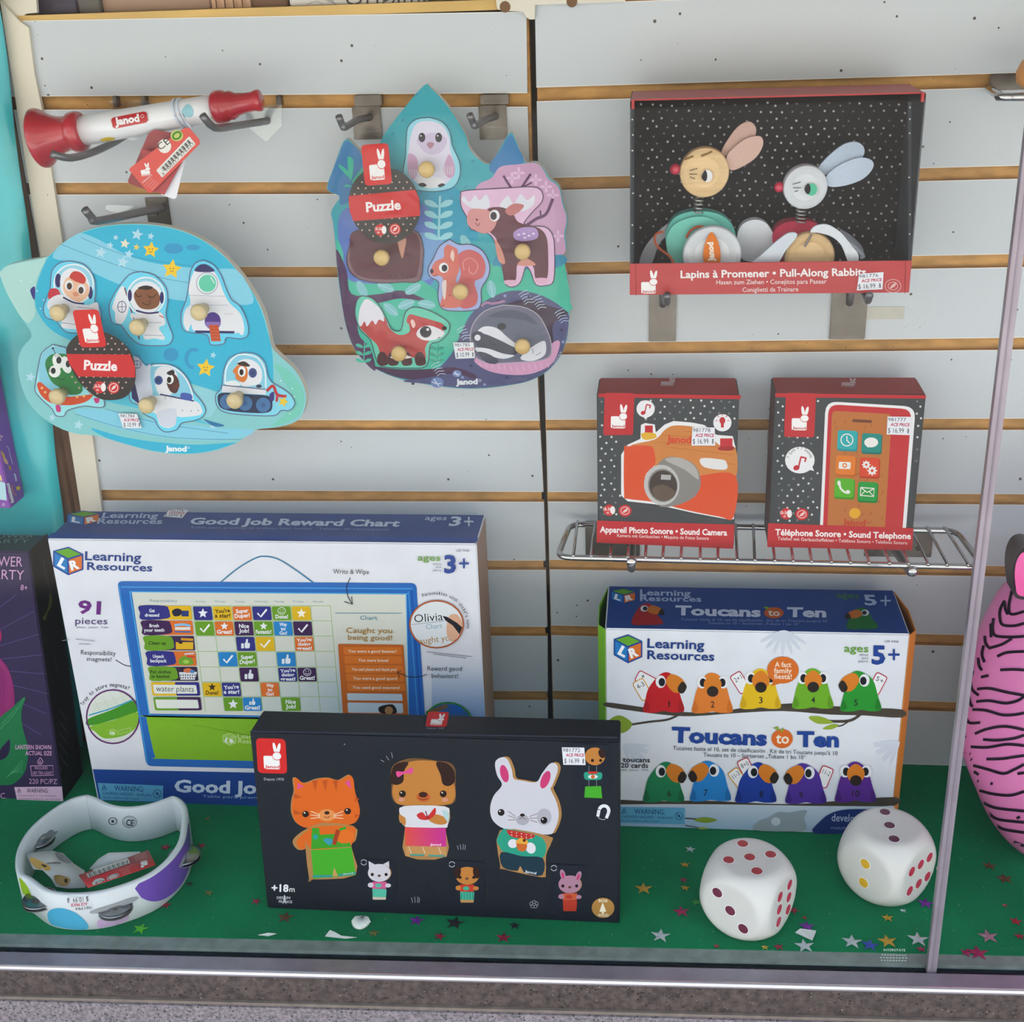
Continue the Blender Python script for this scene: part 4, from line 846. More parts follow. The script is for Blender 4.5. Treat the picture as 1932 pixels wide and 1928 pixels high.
card(root, 'hang_tag', '#a3262e', -.081, *J((800, 850), (1050, 900), (935, 1110), (870, 1085)))
tg = card(root, 'hang_tag', '#c93a30', -.085, *J((735, 968), (742, 955), (1050, 728), (1078, 727), (1135, 795), (1137, 820), (865, 1096), (845, 1098)))
A = Art(V((0, -.085, 0)), lift=.0002).fr(0, 0, 3.019)
A.rrect('#e6e6e2', (890, 970), (1078, 775), (1115, 820), (924, 1012), .12); A.hold = True
for i in range(30):
    t = i/29; x, y = 916+(1070-916)*t, 958-(958-798)*t; A.line('#2b2b2e', 1.5+2.8*((i*7) % 3), (x, y), (x+18, y+20), sm=0)
A.hold = False; A.text('3 700217 376321', '#2b2b2e', 930, 1000, 1104, 822, 15)
A.ell('#eceae6', 938, 832, 38, 40); A.text('CE', '#2b2b2e', 914, 858, 972, 812, 38); A.ell('#c9cf7a', 1008, 772, 36, 32); A.ring('#3f8a2c', 1008, 772, 24, 18, 10, -35)
bunny_logo(A, (768, 930), (92, -20), (24, 90), tile=False); A.text('GIRAFITY', '#f0dcd8', 815, 1045, 872, 1000, 12)
for q in range(4): A.line('#e9a79c', 3, (824+q*14, 1056+q*8), (868+q*12, 1014+q*8))
A.build('tag_print', tg)
def wire(name, parent, pts, r, m=STEEL, n=3): return MB().tube(smoothline(pts, n), r, 12).build(name, m, parent, smooth=True)
# trumpet hooks: wire arms on clear backplates
for i, (lab, tip, bend, mid, base, pl, clips) in enumerate((
    ('wire hook with clear backplate under the bell of the toy trumpet', (97, 290), (133, 298), (178, 286), (250, 246), ((205, 190), (285, 190), (284, 250), (252, 266), (238, 262)), ((216, 181, 203), (270, 182, 203))),
    ('wire hook with clear backplate under the mouthpiece of the toy trumpet', (382, 217), (405, 241), (446, 237), (505, 228), ((463, 200), (531, 196), (531, 238), (502, 268), (464, 238)), ((525, 181, 200),)))):
    B = atY(*base, -.002); root = empty('peg_hook', B, lab, 'hook', 'wire pegs holding the toy trumpet')
    wire('arm', root, [B]+([] if i else [atY(220, 266, -.026)])+[atY(*mid, -.055 if i else -.066), atY(*bend, -.1), atY(*tip, -.112)], .0032, DSTEEL)
    MB().prism([atY(x, y, -.004) for x, y in pl], (0, .0022, 0)).build('backplate', CLEARP, root)
    for x, y0, y1 in clips:
        p, q = atY(x-5, y0, -.003), atY(x+6, y1, -.003); MB().box((p.x, -.0035, q.z), (q.x, .006, p.z)).build('clip', PLATE, root, bevel=.0006)
# planet puzzle hook and the two hooks of the forest puzzle
def plate_hook(lab, base, pts, r, pl, group, lip=None, m=DSTEEL):
    B = atY(*base, -.002); root = empty('plate_hook', B, lab, 'hook', group)
    wire('arm', root, [B]+[atY(x, y, Y) for x, y, Y in pts], r, m)
    p, q = atY(pl[0], pl[1], 0), atY(pl[2], pl[3], 0); MB().box((p.x, -.0018, q.z), (q.x, -.0002, p.z)).build('backplate', PLATE, root, bevel=.0005)
    if lip:
        p, q = atY(lip[0], lip[1], -.003), atY(lip[2], lip[3], -.003); MB().box((p.x, -.0045, q.z), (q.x, .005, p.z)).build('groove_clip', PLATE, root, bevel=.0008)
    return root
h = plate_hook('thick wire hook above the blue planet puzzle', (305, 393), [(270, 399, -.04), (185, 417, -.108), (173, 410, -.116), (160, 395, -.122)], .0036, (274, 372, 331, 470), None)
MB().prism([atY(x, y, -.0035) for x, y in ((200, 388), (206, 386), (296, 392), (296, 408), (212, 400), (199, 396))], (0, .001, 0)).build('label_holder', CLEARP, h)
plate_hook('chrome plate hook at the first notch of the forest puzzle', (697, 222), [(675, 226, -.035), (651, 240, -.075), (646, 236, -.079), (639, 219, -.084)], .0030, (664, 201, 722, 262), 'plate hooks of the forest puzzle', (668, 180, 721, 199))
plate_hook('chrome plate hook beside the panel joint at the second notch of the forest puzzle', (935, 220), [(915, 226, -.035), (897, 237, -.075), (893, 233, -.079), (886, 216, -.084)], .0030, (903, 199, 958, 262), 'plate hooks of the forest puzzle', (906, 179, 960, 196))
# wooden knob puzzles --------------------------------------------
KN = mat('knob_wood', '#c5b183', .35, coat=.25, noise=.12, nscale=60, stretch=(1, 6, 1)); BOARD = mat('board_edge', '#cfc9bb', .6, noise=.1, nscale=60)
def board(name, lab, Y, outline, fx, th, group):
    c = [(fx[0]+x/fx[2], fx[1]+y/fx[2]) for x, y in outline]; sm = [(v.x, v.y) for v in smoothline([(x, y, 0) for x, y in c], 3, True)]
    P = [atY(x, y, Y) for x, y in sm]; cx = sum((p for p in P), V())/len(P)
    root = empty(name, cx, lab, 'puzzle', group)
    b = MB().prism(P, (0, th, 0)); b.build('board', BOARD, root)
    return root
def knob(piece, A, x, y, Y, r=.0066, hgt=.016, m=None):
    P = A.at(x, y, 0); P.y = Y; u = r/.0066
    o = MB().lathe((0, 0, 0), (0, -1, 0), [(0, .0042*u), (hgt*.3, .0042*u), (hgt*.5, .0055*u), (hgt*.72, r), (hgt*.9, r), (hgt, r*.82)], 20).build('knob', m or KN, piece, loc=None, smooth=True)
    for v in o.data.vertices: v.co += wloc(piece)
    o.location = P-wloc(piece)
    return o
def piece_on(root, A, Y, base, col, outline, groove='#6b6f8e'):
    """one loose shape of the puzzle: a thin raised slab with its print"""
    c = smoothline([(x, y, 0) for x, y in outline], 3, True); P = [hit(A.ox+p.x/A.sc, A.oy+p.y/A.sc, V((0, Y, 0)), V((0, 1, 0))) for p in c]
    pc = MB().prism([p+V((0, -.0012, 0)) for p in P], (0, .0012, 0)).build('puzzle_piece', mat('piece_'+col[1:], col, .4), root)
    B = Art(V((0, Y-.0012, 0)), lift=.0002).fr(A.ox, A.oy, A.sc)
    B.line(groove, 5, *outline, outline[0], sm=3)
    return pc, B
# -- planet
YP = -.072; FXA = (0, 380, 3.019)
OUT = [(700, 128), (850, 130), (1000, 155), (1130, 205), (1250, 285), (1350, 390), (1430, 500), (1495, 620), (1530, 740), (1550, 830), (1600, 885), (1680, 960), (1730, 1050), (1745, 1130), (1720, 1220), (1660, 1265), (1560, 1288), (1470, 1297), (1420, 1325), (1340, 1380), (1200, 1425), (1050, 1440), (880, 1425), (720, 1385), (600, 1347), (520, 1330), (430, 1322), (320, 1280), (220, 1210), (150, 1120), (110, 1000), (105, 900), (130, 830), (180, 768), (150, 700), (60, 560), (5, 430), (0, 400), (40, 365), (150, 337), (275, 312), (340, 250), (440, 185), (560, 145)]
root = board('planet_puzzle', 'blue planet shaped wooden knob puzzle with astronauts and rocket', YP, OUT, FXA, .0085, 'hanging knob puzzles')
A = Art(V((0, YP, 0)), lift=.0003).fr(*FXA)
A.blob('#8fcfd3', *OUT, n=3)
A.blob('#b4dcd8', (4, 430), (10, 395), (60, 362), (200, 335), (262, 325), (215, 430), (195, 560), (200, 640), (150, 690), (60, 560)); A.blob('#7fcfbf', (1560, 930), (1620, 945), (1690, 1010), (1732, 1100), (1715, 1200), (1640, 1256), (1550, 1275), (1640, 1190), (1660, 1100))
PB = '#37bbdc'
A.blob(PB, (276, 318), (345, 255), (445, 190), (560, 150), (700, 133), (850, 135), (1000, 160), (1130, 210), (1250, 290), (1350, 395), (1430, 505), (1490, 625), (1525, 745), (1548, 840), (1556, 930), (1552, 1060), (1500, 1095), (1300, 1095), (1100, 1040), (880, 980), (640, 890), (420, 800), (280, 720), (205, 600), (210, 480), (240, 390), n=3)
A.blob('#8dd2e8', (345, 250), (400, 215), (455, 180), (560, 215), (760, 320), (1000, 370), (1250, 382), (1350, 392), (1420, 490), (1440, 580), (1300, 585), (1000, 560), (760, 500), (560, 420), (420, 350), (300, 320), n=3)
A.blob('#8dd2e8', (420, 1190), (600, 1185), (800, 1230), (1000, 1260), (1250, 1290), (1440, 1300), (1390, 1340), (1200, 1360), (1000, 1350), (800, 1320), (600, 1270)); A.blob(PB, (520, 1290), (700, 1340), (900, 1370), (1100, 1385), (1300, 1375), (1340, 1376), (1200, 1420), (1050, 1435), (880, 1420), (720, 1380), (600, 1342))
A.blob('#5ac8e2', (590, 1130), (800, 1180), (1000, 1230), (1250, 1280), (1150, 1250), (1100, 1180), (900, 1120), (700, 1080)); A.blob('#9bd6e0', (1090, 1060), (1230, 1090), (1230, 1180), (1180, 1230), (1110, 1180))
A.hold = True
for pts in (((340, 240), (600, 340), (900, 430), (1130, 470)), ((460, 205), (700, 300), (1000, 355), (1250, 385)), ((430, 1210), (700, 1290), (1000, 1345), (1380, 1355)), ((600, 1180), (900, 1260), (1300, 1320))): A.line('#4a86a8', 2.5, *pts)
for x, y, rx, ry in ((990, 268, 55, 30), (1100, 262, 40, 16), (975, 872, 44, 38)): A.ell('#36a0cf', x, y, rx, ry)
A.ring('#36a0cf', 1105, 895, 44, 52, 20, a0=90, a1=300)
for x, y, r in ((782, 188, 36), (660, 205, 18), (860, 198, 22), (628, 250, 22), (575, 290, 34), (735, 300, 28), (700, 345, 36), (175, 1000, 30), (298, 1230, 22), (448, 1272, 30), (1215, 875, 20), (1215, 1275, 24)): A.star('#b9dfee', x, y, r, 12)
A.hold = False; A.lift += A.step; A.star('#e9e4cf', 712, 240, 30, 10); A.star('#e8cf6a', 778, 260, 20, 10)
for x, y, r in ((860, 275, 48), (980, 385, 58), (1172, 948, 54)):
    A.star('#f0cd3c', x, y, r, 8, .5); A.dots('#5a4a22', [(x-9, y-4), (x+9, y-4)], 3.5); A.line('#5a4a22', 3, (x-10, y+8), (x, y+14), (x+10, y+8))
A.dots('#d9efef', [(120+37*i % 130, 450+53*i % 260) for i in range(8)]+[(1600+13*i % 90, 1020+47*i % 190) for i in range(8)], 4)
A.blob('#2f7fb0', (1160, 1240), (1200, 1250), (1280, 1275), (1220, 1280)); A.blob('#3a3a8a', (175, 500), (200, 486), (198, 560), (180, 530))
A.text('Janod', '#e9f4f8', 942, 1420, 1064, 1422, 28, .05); A.ring('#e9f4f8', 1076, 1402, 5, 5, 2)
A.build('board_print', root)
WH, NV = '#e6e8ee', '#34336f'
def knobs(pc, x, y): knob(pc, A, x, y, YP-.0012, .0075, .018)
pc, B = piece_on(root, A, YP, 0, '#56c2de', [(400, 340), (480, 360), (535, 430), (545, 520), (540, 575), (575, 620), (570, 700), (530, 740), (400, 748), (350, 720), (320, 680), (262, 660), (248, 600), (285, 500), (295, 400), (340, 350)])
B.ell('#9fd4e6', 420, 470, 112, 112); B.ring('#e9f3f8', 420, 470, 112, 112, 8); B.blob('#c93a4a', (275, 550), (285, 500), (330, 500), (345, 545), (300, 560)); B.ell(NV, 332, 450, 18, 40); B.ell(NV, 515, 520, 14, 36)
B.blob(WH, (350, 420), (400, 380), (470, 400), (510, 470), (500, 540), (440, 575), (370, 540), (345, 490)); B.blob('#e8bfa2', (362, 470), (390, 430), (450, 440), (500, 470), (505, 530), (455, 572), (400, 550), (366, 515)); B.blob('#c8433a', (396, 430), (420, 398), (462, 406), (490, 440), (478, 468), (450, 462), (425, 452)); B.ell(WH, 394, 478, 24, 30); B.ell(WH, 465, 500, 24, 30); B.ell('#4a3626', 396, 482, 15, 20); B.ell('#4a3626', 462, 506, 15, 20)
B.blob('#d99a7a', (415, 520), (440, 515), (450, 535), (425, 540)); B.blob(WH, (285, 555), (350, 530), (420, 575), (500, 590), (555, 575), (560, 640), (520, 665), (500, 720), (360, 720), (350, 660), (300, 630), (270, 600)); B.blob('#e8d48a', (282, 620), (340, 628), (352, 660), (310, 672)); B.line(NV, 9, (360, 545), (420, 575), (480, 582)); B.line('#9aa0b8', 4, (350, 690), (430, 700)); B.line('#8e94ac', 3, (440, 600), (540, 612))
B.build('piece_print', pc); knobs(pc, 372, 610)
pc, B = piece_on(root, A, YP, 0, '#56c2de', [(800, 400), (880, 420), (945, 490), (955, 570), (945, 640), (960, 700), (985, 770), (960, 815), (900, 822), (800, 815), (740, 770), (690, 705), (640, 690), (622, 600), (650, 530), (690, 470), (740, 415)])
B.blob(WH, (640, 600), (680, 500), (710, 490), (735, 600), (700, 690), (660, 685), (655, 630)); B.ring('#4a4f86', 695, 600, 24, 32, 4); B.line('#4a4f86', 3, (672, 600), (718, 600)); B.line('#4a4f86', 3, (695, 568), (695, 632)); B.line('#7a3f4a', 7, (710, 490), (795, 785)); B.ell('#9fd4e6', 832, 540, 106, 108); B.ring('#e9f3f8', 832, 540, 106, 108, 8); B.ell(WH, 832, 545, 94, 92); B.ell(NV, 740, 535, 12, 34); B.ell(NV, 922, 548, 12, 34)
B.blob('#8a5a3c', (766, 520), (800, 490), (870, 490), (908, 530), (905, 590), (860, 614), (800, 606), (768, 560)); B.blob('#332520', (788, 490), (830, 478), (872, 488), (850, 502), (800, 500)); B.line('#3a2418', 5, (770, 520), (785, 542), (808, 535)); B.line('#3a2418', 5, (848, 538), (870, 546), (892, 528)); B.line('#6a3f28', 4, (838, 530), (860, 562), (838, 572)); B.line('#3a2418', 4, (812, 575), (838, 590), (862, 578))
B.blob(WH, (770, 640), (830, 625), (910, 630), (935, 660), (940, 700), (905, 720), (938, 770), (930, 788), (880, 780), (830, 786), (815, 760), (825, 720), (780, 690), (745, 660), (750, 635)); B.line(NV, 10, (775, 620), (840, 636), (905, 630)); B.line('#c8433a', 5, (908, 648), (935, 662)); B.line('#9aa0b8', 3, (800, 690), (920, 690)); B.line('#9aa0b8', 3, (820, 760), (930, 764)); B.line(NV, 5, (760, 660), (782, 740))
B.build('piece_print', pc); knobs(pc, 820, 690)
pc, B = piece_on(root, A, YP, 0, '#4bbedd', [(1160, 335), (1215, 360), (1260, 420), (1290, 500), (1320, 560), (1370, 600), (1410, 690), (1412, 760), (1370, 782), (1290, 775), (1275, 810), (1200, 815), (1180, 760), (1080, 745), (1040, 720), (1032, 640), (1060, 560), (1075, 480), (1085, 400), (1115, 350)])
B.blob(WH, (1045, 690), (1055, 620), (1085, 580), (1075, 500), (1095, 420), (1130, 370), (1190, 370), (1240, 430), (1275, 520), (1310, 580), (1370, 640), (1392, 720), (1380, 762), (1350, 740), (1335, 750), (1120, 742), (1090, 700), (1070, 740)); B.blob(NV, (1112, 398), (1135, 362), (1180, 360), (1222, 398)); B.ell('#e9f3f4', 1180, 466, 62, 62); B.ring('#b9bcd0', 1180, 466, 60, 60, 7); B.ell('#6fd0b4', 1182, 466, 50, 50); B.line('#e9f6f2', 5, (1200, 430), (1222, 466)); B.ell('#5a3f96', 1212, 680, 46, 50); B.blob('#8f78bd', (1166, 690), (1212, 685), (1258, 690), (1240, 722), (1190, 722))
B.poly(NV, (1112, 734), (1338, 738), (1334, 752), (1114, 748)); B.poly('#cf6238', (1190, 702), (1244, 702), (1258, 796), (1204, 796)); B.hold = True
for q in range(5): B.line('#9a3f22', 3, (1192+q*3, 712+q*18), (1246+q*3, 712+q*18))
B.line('#b9bcd0', 3, (1080, 534), (1280, 540)); B.line('#b9bcd0', 3, (1280, 640), (1330, 640)); B.line('#b9bcd0', 3, (1090, 590), (1300, 590)); B.hold = False
B.build('piece_print', pc); knobs(pc, 1166, 606)
pc, B = piece_on(root, A, YP, 0, '#86cfd8', [(300, 815), (360, 830), (440, 860), (500, 960), (560, 1060), (592, 1130), (590, 1170), (540, 1172), (480, 1165), (385, 1190), (365, 1222), (320, 1220), (295, 1180), (240, 1130), (200, 1080), (205, 1020), (220, 930), (240, 860)])
B.blob('#8fd0e2', (225, 1020), (225, 920), (260, 850), (320, 826), (400, 850), (470, 940), (500, 1060), (350, 1110), (250, 1070)); B.blob('#2f8a4a', (258, 930), (280, 880), (330, 866), (400, 880), (450, 960), (470, 1080), (400, 1100), (340, 1060), (290, 1020)); B.ell('#eef2f0', 330, 910, 30, 44, -14); B.ell('#eef2f0', 312, 968, 34, 34); B.ell('#eef2f0', 378, 930, 28, 50, -18); B.ell('#23302a', 336, 904, 15, 20); B.ell('#23302a', 304, 964, 14, 18); B.ell('#23302a', 388, 925, 13, 20); B.line('#1d5a30', 4, (325, 1000), (350, 1016), (370, 1004)); B.line('#3a4a5a', 4, (318, 868), (302, 838)); B.dots('#3a4a5a', [(302, 836)], 7)
B.hold = True
for q in range(4): B.line('#23302a', 3, (318+q*10, 884), (312+q*12, 872)); B.line('#23302a', 3, (288, 948+q*8), (270, 940+q*8))
B.hold = False; B.blob('#d9562c', (212, 1050), (230, 1028), (290, 1075), (370, 1110), (450, 1108), (530, 1100), (490, 1140), (400, 1160), (300, 1150), (240, 1110)); B.dots('#f0c27a', [(240, 1062), (258, 1086), (292, 1110), (440, 1112), (478, 1108)], 8); B.blob('#cf3f86', (318, 1162), (342, 1162), (346, 1196), (324, 1196)); B.blob('#cf3f86', (536, 1120), (566, 1122), (562, 1146), (544, 1146))
B.build('piece_print', pc); knobs(pc, 366, 1082)
pc, B = piece_on(root, A, YP, 0, '#5ac8e2', [(790, 880), (830, 930), (900, 925), (1000, 940), (1070, 1010), (1100, 1080), (1150, 1140), (1172, 1190), (1150, 1230), (1100, 1250), (1035, 1262), (1005, 1300), (940, 1312), (900, 1280), (880, 1240), (820, 1210), (790, 1160), (740, 1130), (735, 1000), (750, 900)])
B.blob('#d9dfee', (745, 900), (785, 890), (830, 940), (860, 935), (870, 1110), (800, 1160), (760, 1100)); B.ring('#6a74a8', 782, 928, 22, 22, 4); B.line('#6a74a8', 3, (760, 928), (804, 928)); B.line('#6a74a8', 3, (782, 906), (782, 950)); B.poly(NV, (745, 1010), (768, 1030), (798, 1160), (752, 1120)); B.blob('#8fd0e6', (862, 940), (940, 930), (1020, 970), (1075, 1050), (1095, 1120), (900, 1110), (866, 1060)); B.line('#eef4f8', 8, (870, 935), (960, 935), (1040, 985), (1085, 1060), (1100, 1130)); B.blob(WH, (880, 990), (910, 942), (970, 945), (1010, 985), (1000, 1070), (950, 1110), (900, 1090)); B.ell('#3f5a9a', 904, 1018, 24, 26); B.ell('#2f4378', 904, 1018, 13, 15)
B.blob('#5a3026', (948, 1020), (980, 980), (1010, 1000), (1022, 1045), (1005, 1090), (970, 1080)); B.ell('#eef2f4', 968, 1012, 22, 28); B.ell('#2a1a16', 964, 1016, 13, 18); B.blob('#2b2228', (950, 975), (985, 958), (995, 980), (968, 990)); B.ell('#6a3628', 1008, 1048, 16, 16)
B.blob(WH, (790, 1150), (870, 1105), (1100, 1132), (1150, 1180), (1140, 1215), (1040, 1228), (1005, 1225), (1000, 1270), (960, 1290), (910, 1270), (890, 1210), (830, 1190)); B.blob('#d5dbe8', (895, 1200), (1000, 1180), (1000, 1265), (960, 1285), (915, 1268)); B.line(NV, 8, (912, 1098), (1105, 1136)); B.blob('#4a66b4', (1034, 1090), (1090, 1098), (1090, 1132), (1034, 1124)); B.hold = True
for q in range(3): B.line('#8e94ac', 3, (940+q*32, 1104), (944+q*32, 1126))
B.dots('#6a74a8', [(800, 1155), (1130, 1190), (1090, 1192), (1040, 1190)], 3.5); B.hold = False
B.build('piece_print', pc); knobs(pc, 870, 1132)
pc, B = piece_on(root, A, YP, 0, '#6fc4da', [(1390, 860), (1460, 870), (1510, 920), (1525, 990), (1550, 1030), (1600, 1060), (1655, 1100), (1680, 1150), (1650, 1190), (1600, 1190), (1560, 1220), (1400, 1216), (1280, 1200), (1235, 1160), (1230, 1100), (1262, 1060), (1275, 960), (1310, 890)])
B.blob('#8fd0e6', (1280, 1040), (1285, 960), (1320, 890), (1400, 872), (1470, 890), (1508, 950), (1512, 1060), (1400, 1070)); B.line('#eef4f8', 7, (1282, 1040), (1290, 950), (1340, 882), (1400, 872), (1470, 894), (1508, 960), (1514, 1060)); B.blob(WH, (1350, 930), (1390, 898), (1450, 910), (1490, 960), (1485, 1030), (1430, 1050), (1370, 1040)); B.blob('#d9823a', (1326, 965), (1360, 930), (1405, 945), (1410, 1000), (1385, 1030), (1345, 1010), (1340, 985)); B.blob('#3a2a2a', (1350, 925), (1390, 910), (1425, 935), (1400, 940)); B.ell('#eef2f4', 1378, 968, 22, 30); B.ell('#2a1a16', 1376, 972, 12, 18); B.ell('#4a5f92', 1440, 976, 24, 28); B.ell('#354878', 1440, 976, 13, 16); B.blob('#e9f0f4', (1280, 1030), (1340, 1020), (1370, 1046), (1300, 1050)); B.ell('#3a3f5a', 1475, 1052, 16, 10)
B.poly(WH, (1270, 1044), (1512, 1066), (1516, 1100), (1264, 1086)); B.line(NV, 5, (1270, 1046), (1512, 1070)); B.blob('#24365a', (1240, 1130), (1262, 1090), (1400, 1098), (1530, 1108), (1552, 1150), (1530, 1200), (1400, 1202), (1270, 1182)); B.hold = True
for x in (1294, 1396, 1500): B.ell('#4f7fb0', x, 1140+(x-1294)*.09, 42, 42)
B.hold = False; B.lift += B.step
for x in (1294, 1396, 1500): B.ell('#3f6a9a', x, 1140+(x-1294)*.09, 14, 14)
B.line('#c23a42', 16, (1520, 1080), (1556, 1050), (1580, 1100), (1632, 1110)); B.line('#c23a42', 14, (1580, 1100), (1576, 1140)); B.star('#f0cd3c', 1614, 1140, 32, 20); B.blob('#3f3a8a', (1536, 1100), (1560, 1084), (1560, 1130), (1542, 1136))
B.build('piece_print', pc); knobs(pc, 1366, 1104)
def label_card(root, Y, fx, ring_pts, band, logo, text, seals):
    """round dotted card with a red band and the red emblem flap"""
    P = [hit(fx[0]+p.x/fx[2], fx[1]+p.y/fx[2], V((0, Y, 0)), V((0, 1, 0))) for p in smoothline([(x, y, 0) for x, y in ring_pts], 4, True)]
    o = MB().prism(P, (0, .0006, 0)).build('label_card', mat('label_black', '#2a2624', .5, spec=.15), root)
    L = Art(V((0, Y, 0)), lift=.0002).fr(*fx)
    xs = [p[0] for p in ring_pts]; ys = [p[1] for p in ring_pts]; cx, cy = (min(xs)+max(xs))/2, (min(ys)+max(ys))/2; rx, ry = (max(xs)-min(xs))/2, (max(ys)-min(ys))/2
    d = []
    for j in range(-6, 7):
        for i in range(-6, 7):
            x, y = cx+(i+.5*(j % 2))*rx*.21, cy+j*ry*.16
            if ((x-cx)/rx)**2+((y-cy)/ry)**2 < .9: d.append((x, y))
    L.dots('#c9a79c', d, 5.5)
    L.poly('#d23235', *band); L.text('Puzzle', '#f6eeee', *text, .035)
    bunny_logo(L, *logo)
    for i, (x, y) in enumerate(seals):
        L.ell('#d23a3c', x, y, 34, 34)
        if i: L.ring('#f0d9d6', x, y, 24, 24, 4); L.blob('#f0d9d6', (x-12, y+12), (x-4, y-6), (x+14, y-14), (x+6, y+4))
        else: L.text('18-36', '#f0d9d6', x-30, y+2, x+8, y+2, 18, .02); L.text('m', '#f0d9d6', x-18, y+20, x-4, y+20, 14, .02); L.ell('#f2eeee', x+22, y, 14, 24)
    L.build('card_print', o); return o
label_card(root, YP-.020, FXA, [(575, 740), (660, 775), (740, 850), (770, 950), (765, 1040), (720, 1110), (640, 1132), (560, 1120), (480, 1060), (420, 980), (380, 880), (385, 820), (440, 760), (510, 740)],
           [(378, 868), (742, 872), (770, 938), (770, 1002), (446, 996), (396, 925)], ((412, 618), (150, -4), (48, 214)), (478, 956, 668, 964, 52), [(568, 1058), (648, 1060)])
A = Art(V((0, YP-.003, 0)), lift=.0006); price_tag('price_sticker', root, A, (224, 779.5), (259, 780.5), (268, 807), (233, 807.5), '981784', '$ 10.99')
# -- forest
YF = -.050; FXB = (580, 130, 3.109)
OUT = [(685, 95), (725, 112), (800, 190), (870, 285), (932, 395), (945, 455), (990, 515), (1065, 560), (1125, 475), (1190, 372), (1228, 430), (1275, 545), (1340, 548), (1395, 595), (1420, 640), (1478, 690), (1500, 790), (1525, 875), (1512, 970), (1520, 1050), (1488, 1105), (1520, 1200), (1535, 1330), (1535, 1480), (1520, 1590), (1480, 1690), (1410, 1770), (1300, 1830), (1150, 1860), (1000, 1875), (850, 1870), (700, 1850), (550, 1820), (420, 1770), (320, 1700), (260, 1610), (220, 1480), (195, 1330), (175, 1180), (165, 1030), (150, 900), (140, 840), (165, 790), (190, 745), (115, 705), (150, 590), (212, 425), (255, 425), (320, 500), (400, 510), (440, 400), (560, 240)]
root = board('forest_puzzle', 'forest animals wooden knob puzzle in film with mountain peaks', YF, OUT, FXB, .0085, 'hanging knob puzzles')
A = Art(V((0, YF, 0)), lift=.0003).fr(*FXB)
A.blob('#45aebc', *OUT, n=3)
A.blob('#3f86bb', (214, 432), (252, 432), (315, 505), (320, 700), (200, 800), (185, 742), (120, 702), (152, 592)); A.blob('#3f86bb', (1190, 385), (1225, 438), (1270, 545), (1180, 600), (1085, 610), (1070, 560), (1128, 478))
A.blob('#2fa3c2', (600, 700), (760, 640), (900, 720), (960, 820), (1000, 1000), (860, 1010), (720, 1000), (640, 900)); A.blob('#6b86c9', (190, 860), (300, 800), (640, 780), (740, 900), (740, 1250), (500, 1300), (260, 1250), (190, 1050)); A.blob('#7fa8d6', (560, 1000), (700, 960), (800, 1010), (760, 1200), (620, 1230))
GR_ = '#4fc0a8'
A.blob(GR_, (170, 1000), (210, 1080), (230, 1230), (420, 1260), (640, 1230), (800, 1330), (960, 1400), (1040, 1180), (1120, 1140), (1300, 1160), (1490, 1130), (1515, 1200), (1528, 1330), (1530, 1420), (1200, 1330), (980, 1400), (860, 1640), (700, 1790), (420, 1760), (320, 1690), (262, 1605), (224, 1480), (198, 1330), (180, 1180))
A.blob('#3f97b8', (1120, 1080), (1220, 1060), (1490, 1090), (1500, 1150), (1300, 1200), (1100, 1170)); A.blob(GR_, (1090, 1160), (1200, 1180), (1460, 1170), (1515, 1200), (1528, 1400), (1300, 1340), (1080, 1340))
A.blob('#5f3f66', (168, 1060), (230, 1180), (260, 1320), (420, 1320), (560, 1300), (720, 1370), (560, 1345), (430, 1370), (310, 1400), (300, 1550), (370, 1640), (400, 1770), (320, 1700), (262, 1610), (222, 1480), (198, 1330))
A.blob('#5d5f88', (560, 1830), (720, 1790), (840, 1680), (900, 1550), (960, 1440), (1060, 1350), (1200, 1300), (1350, 1320), (1470, 1380), (1532, 1440), (1533, 1480), (1518, 1590), (1478, 1690), (1408, 1768), (1300, 1828), (1150, 1857), (1000, 1871), (850, 1866), (700, 1846)); A.blob('#54365a', (370, 1740), (520, 1760), (700, 1760), (860, 1750), (980, 1790), (980, 1820), (860, 1785), (640, 1820), (520, 1806), (420, 1766)); A.blob('#4a3650', (1280, 1350), (1420, 1390), (1530, 1430), (1440, 1500), (1440, 1660), (1300, 1660), (1050, 1450))
A.blob('#d9a5c6', (980, 1700), (1130, 1660), (1340, 1660), (1470, 1590), (1470, 1660), (1420, 1740), (1300, 1790), (1150, 1790), (1040, 1760))
A.blob('#cfa6c6', (960, 780), (1000, 680), (1080, 640), (1130, 575), (1230, 560), (1340, 552), (1390, 600), (1415, 645), (1474, 695), (1495, 790), (1520, 875), (1506, 970), (1515, 1050), (1484, 1090), (1300, 1060), (1060, 960), (980, 880))
A.hold = True
for x, y in ((1240, 610), (1340, 650), (1400, 690), (1440, 740), (1470, 980), (1380, 1030), (1200, 640)):
    for q in range(4): A.ell('#e3c0dc', x+20*math.cos(q*1.57), y+20*math.sin(q*1.57), 16, 8, q*90)
A.line('#6a3f66', 26, (1225, 740), (1240, 860), (1290, 960), sm=3); A.line('#6a3f66', 14, (1230, 740), (1190, 690), (1150, 625)); A.line('#6a3f66', 14, (1226, 740), (1260, 690), (1310, 615)); A.line('#6a3f66', 9, (1270, 690), (1318, 665)); A.line('#6a3f66', 18, (1270, 930), (1340, 880), (1400, 850), (1440, 760)); A.line('#6a3f66', 10, (1370, 870), (1366, 830))
A.hold = False
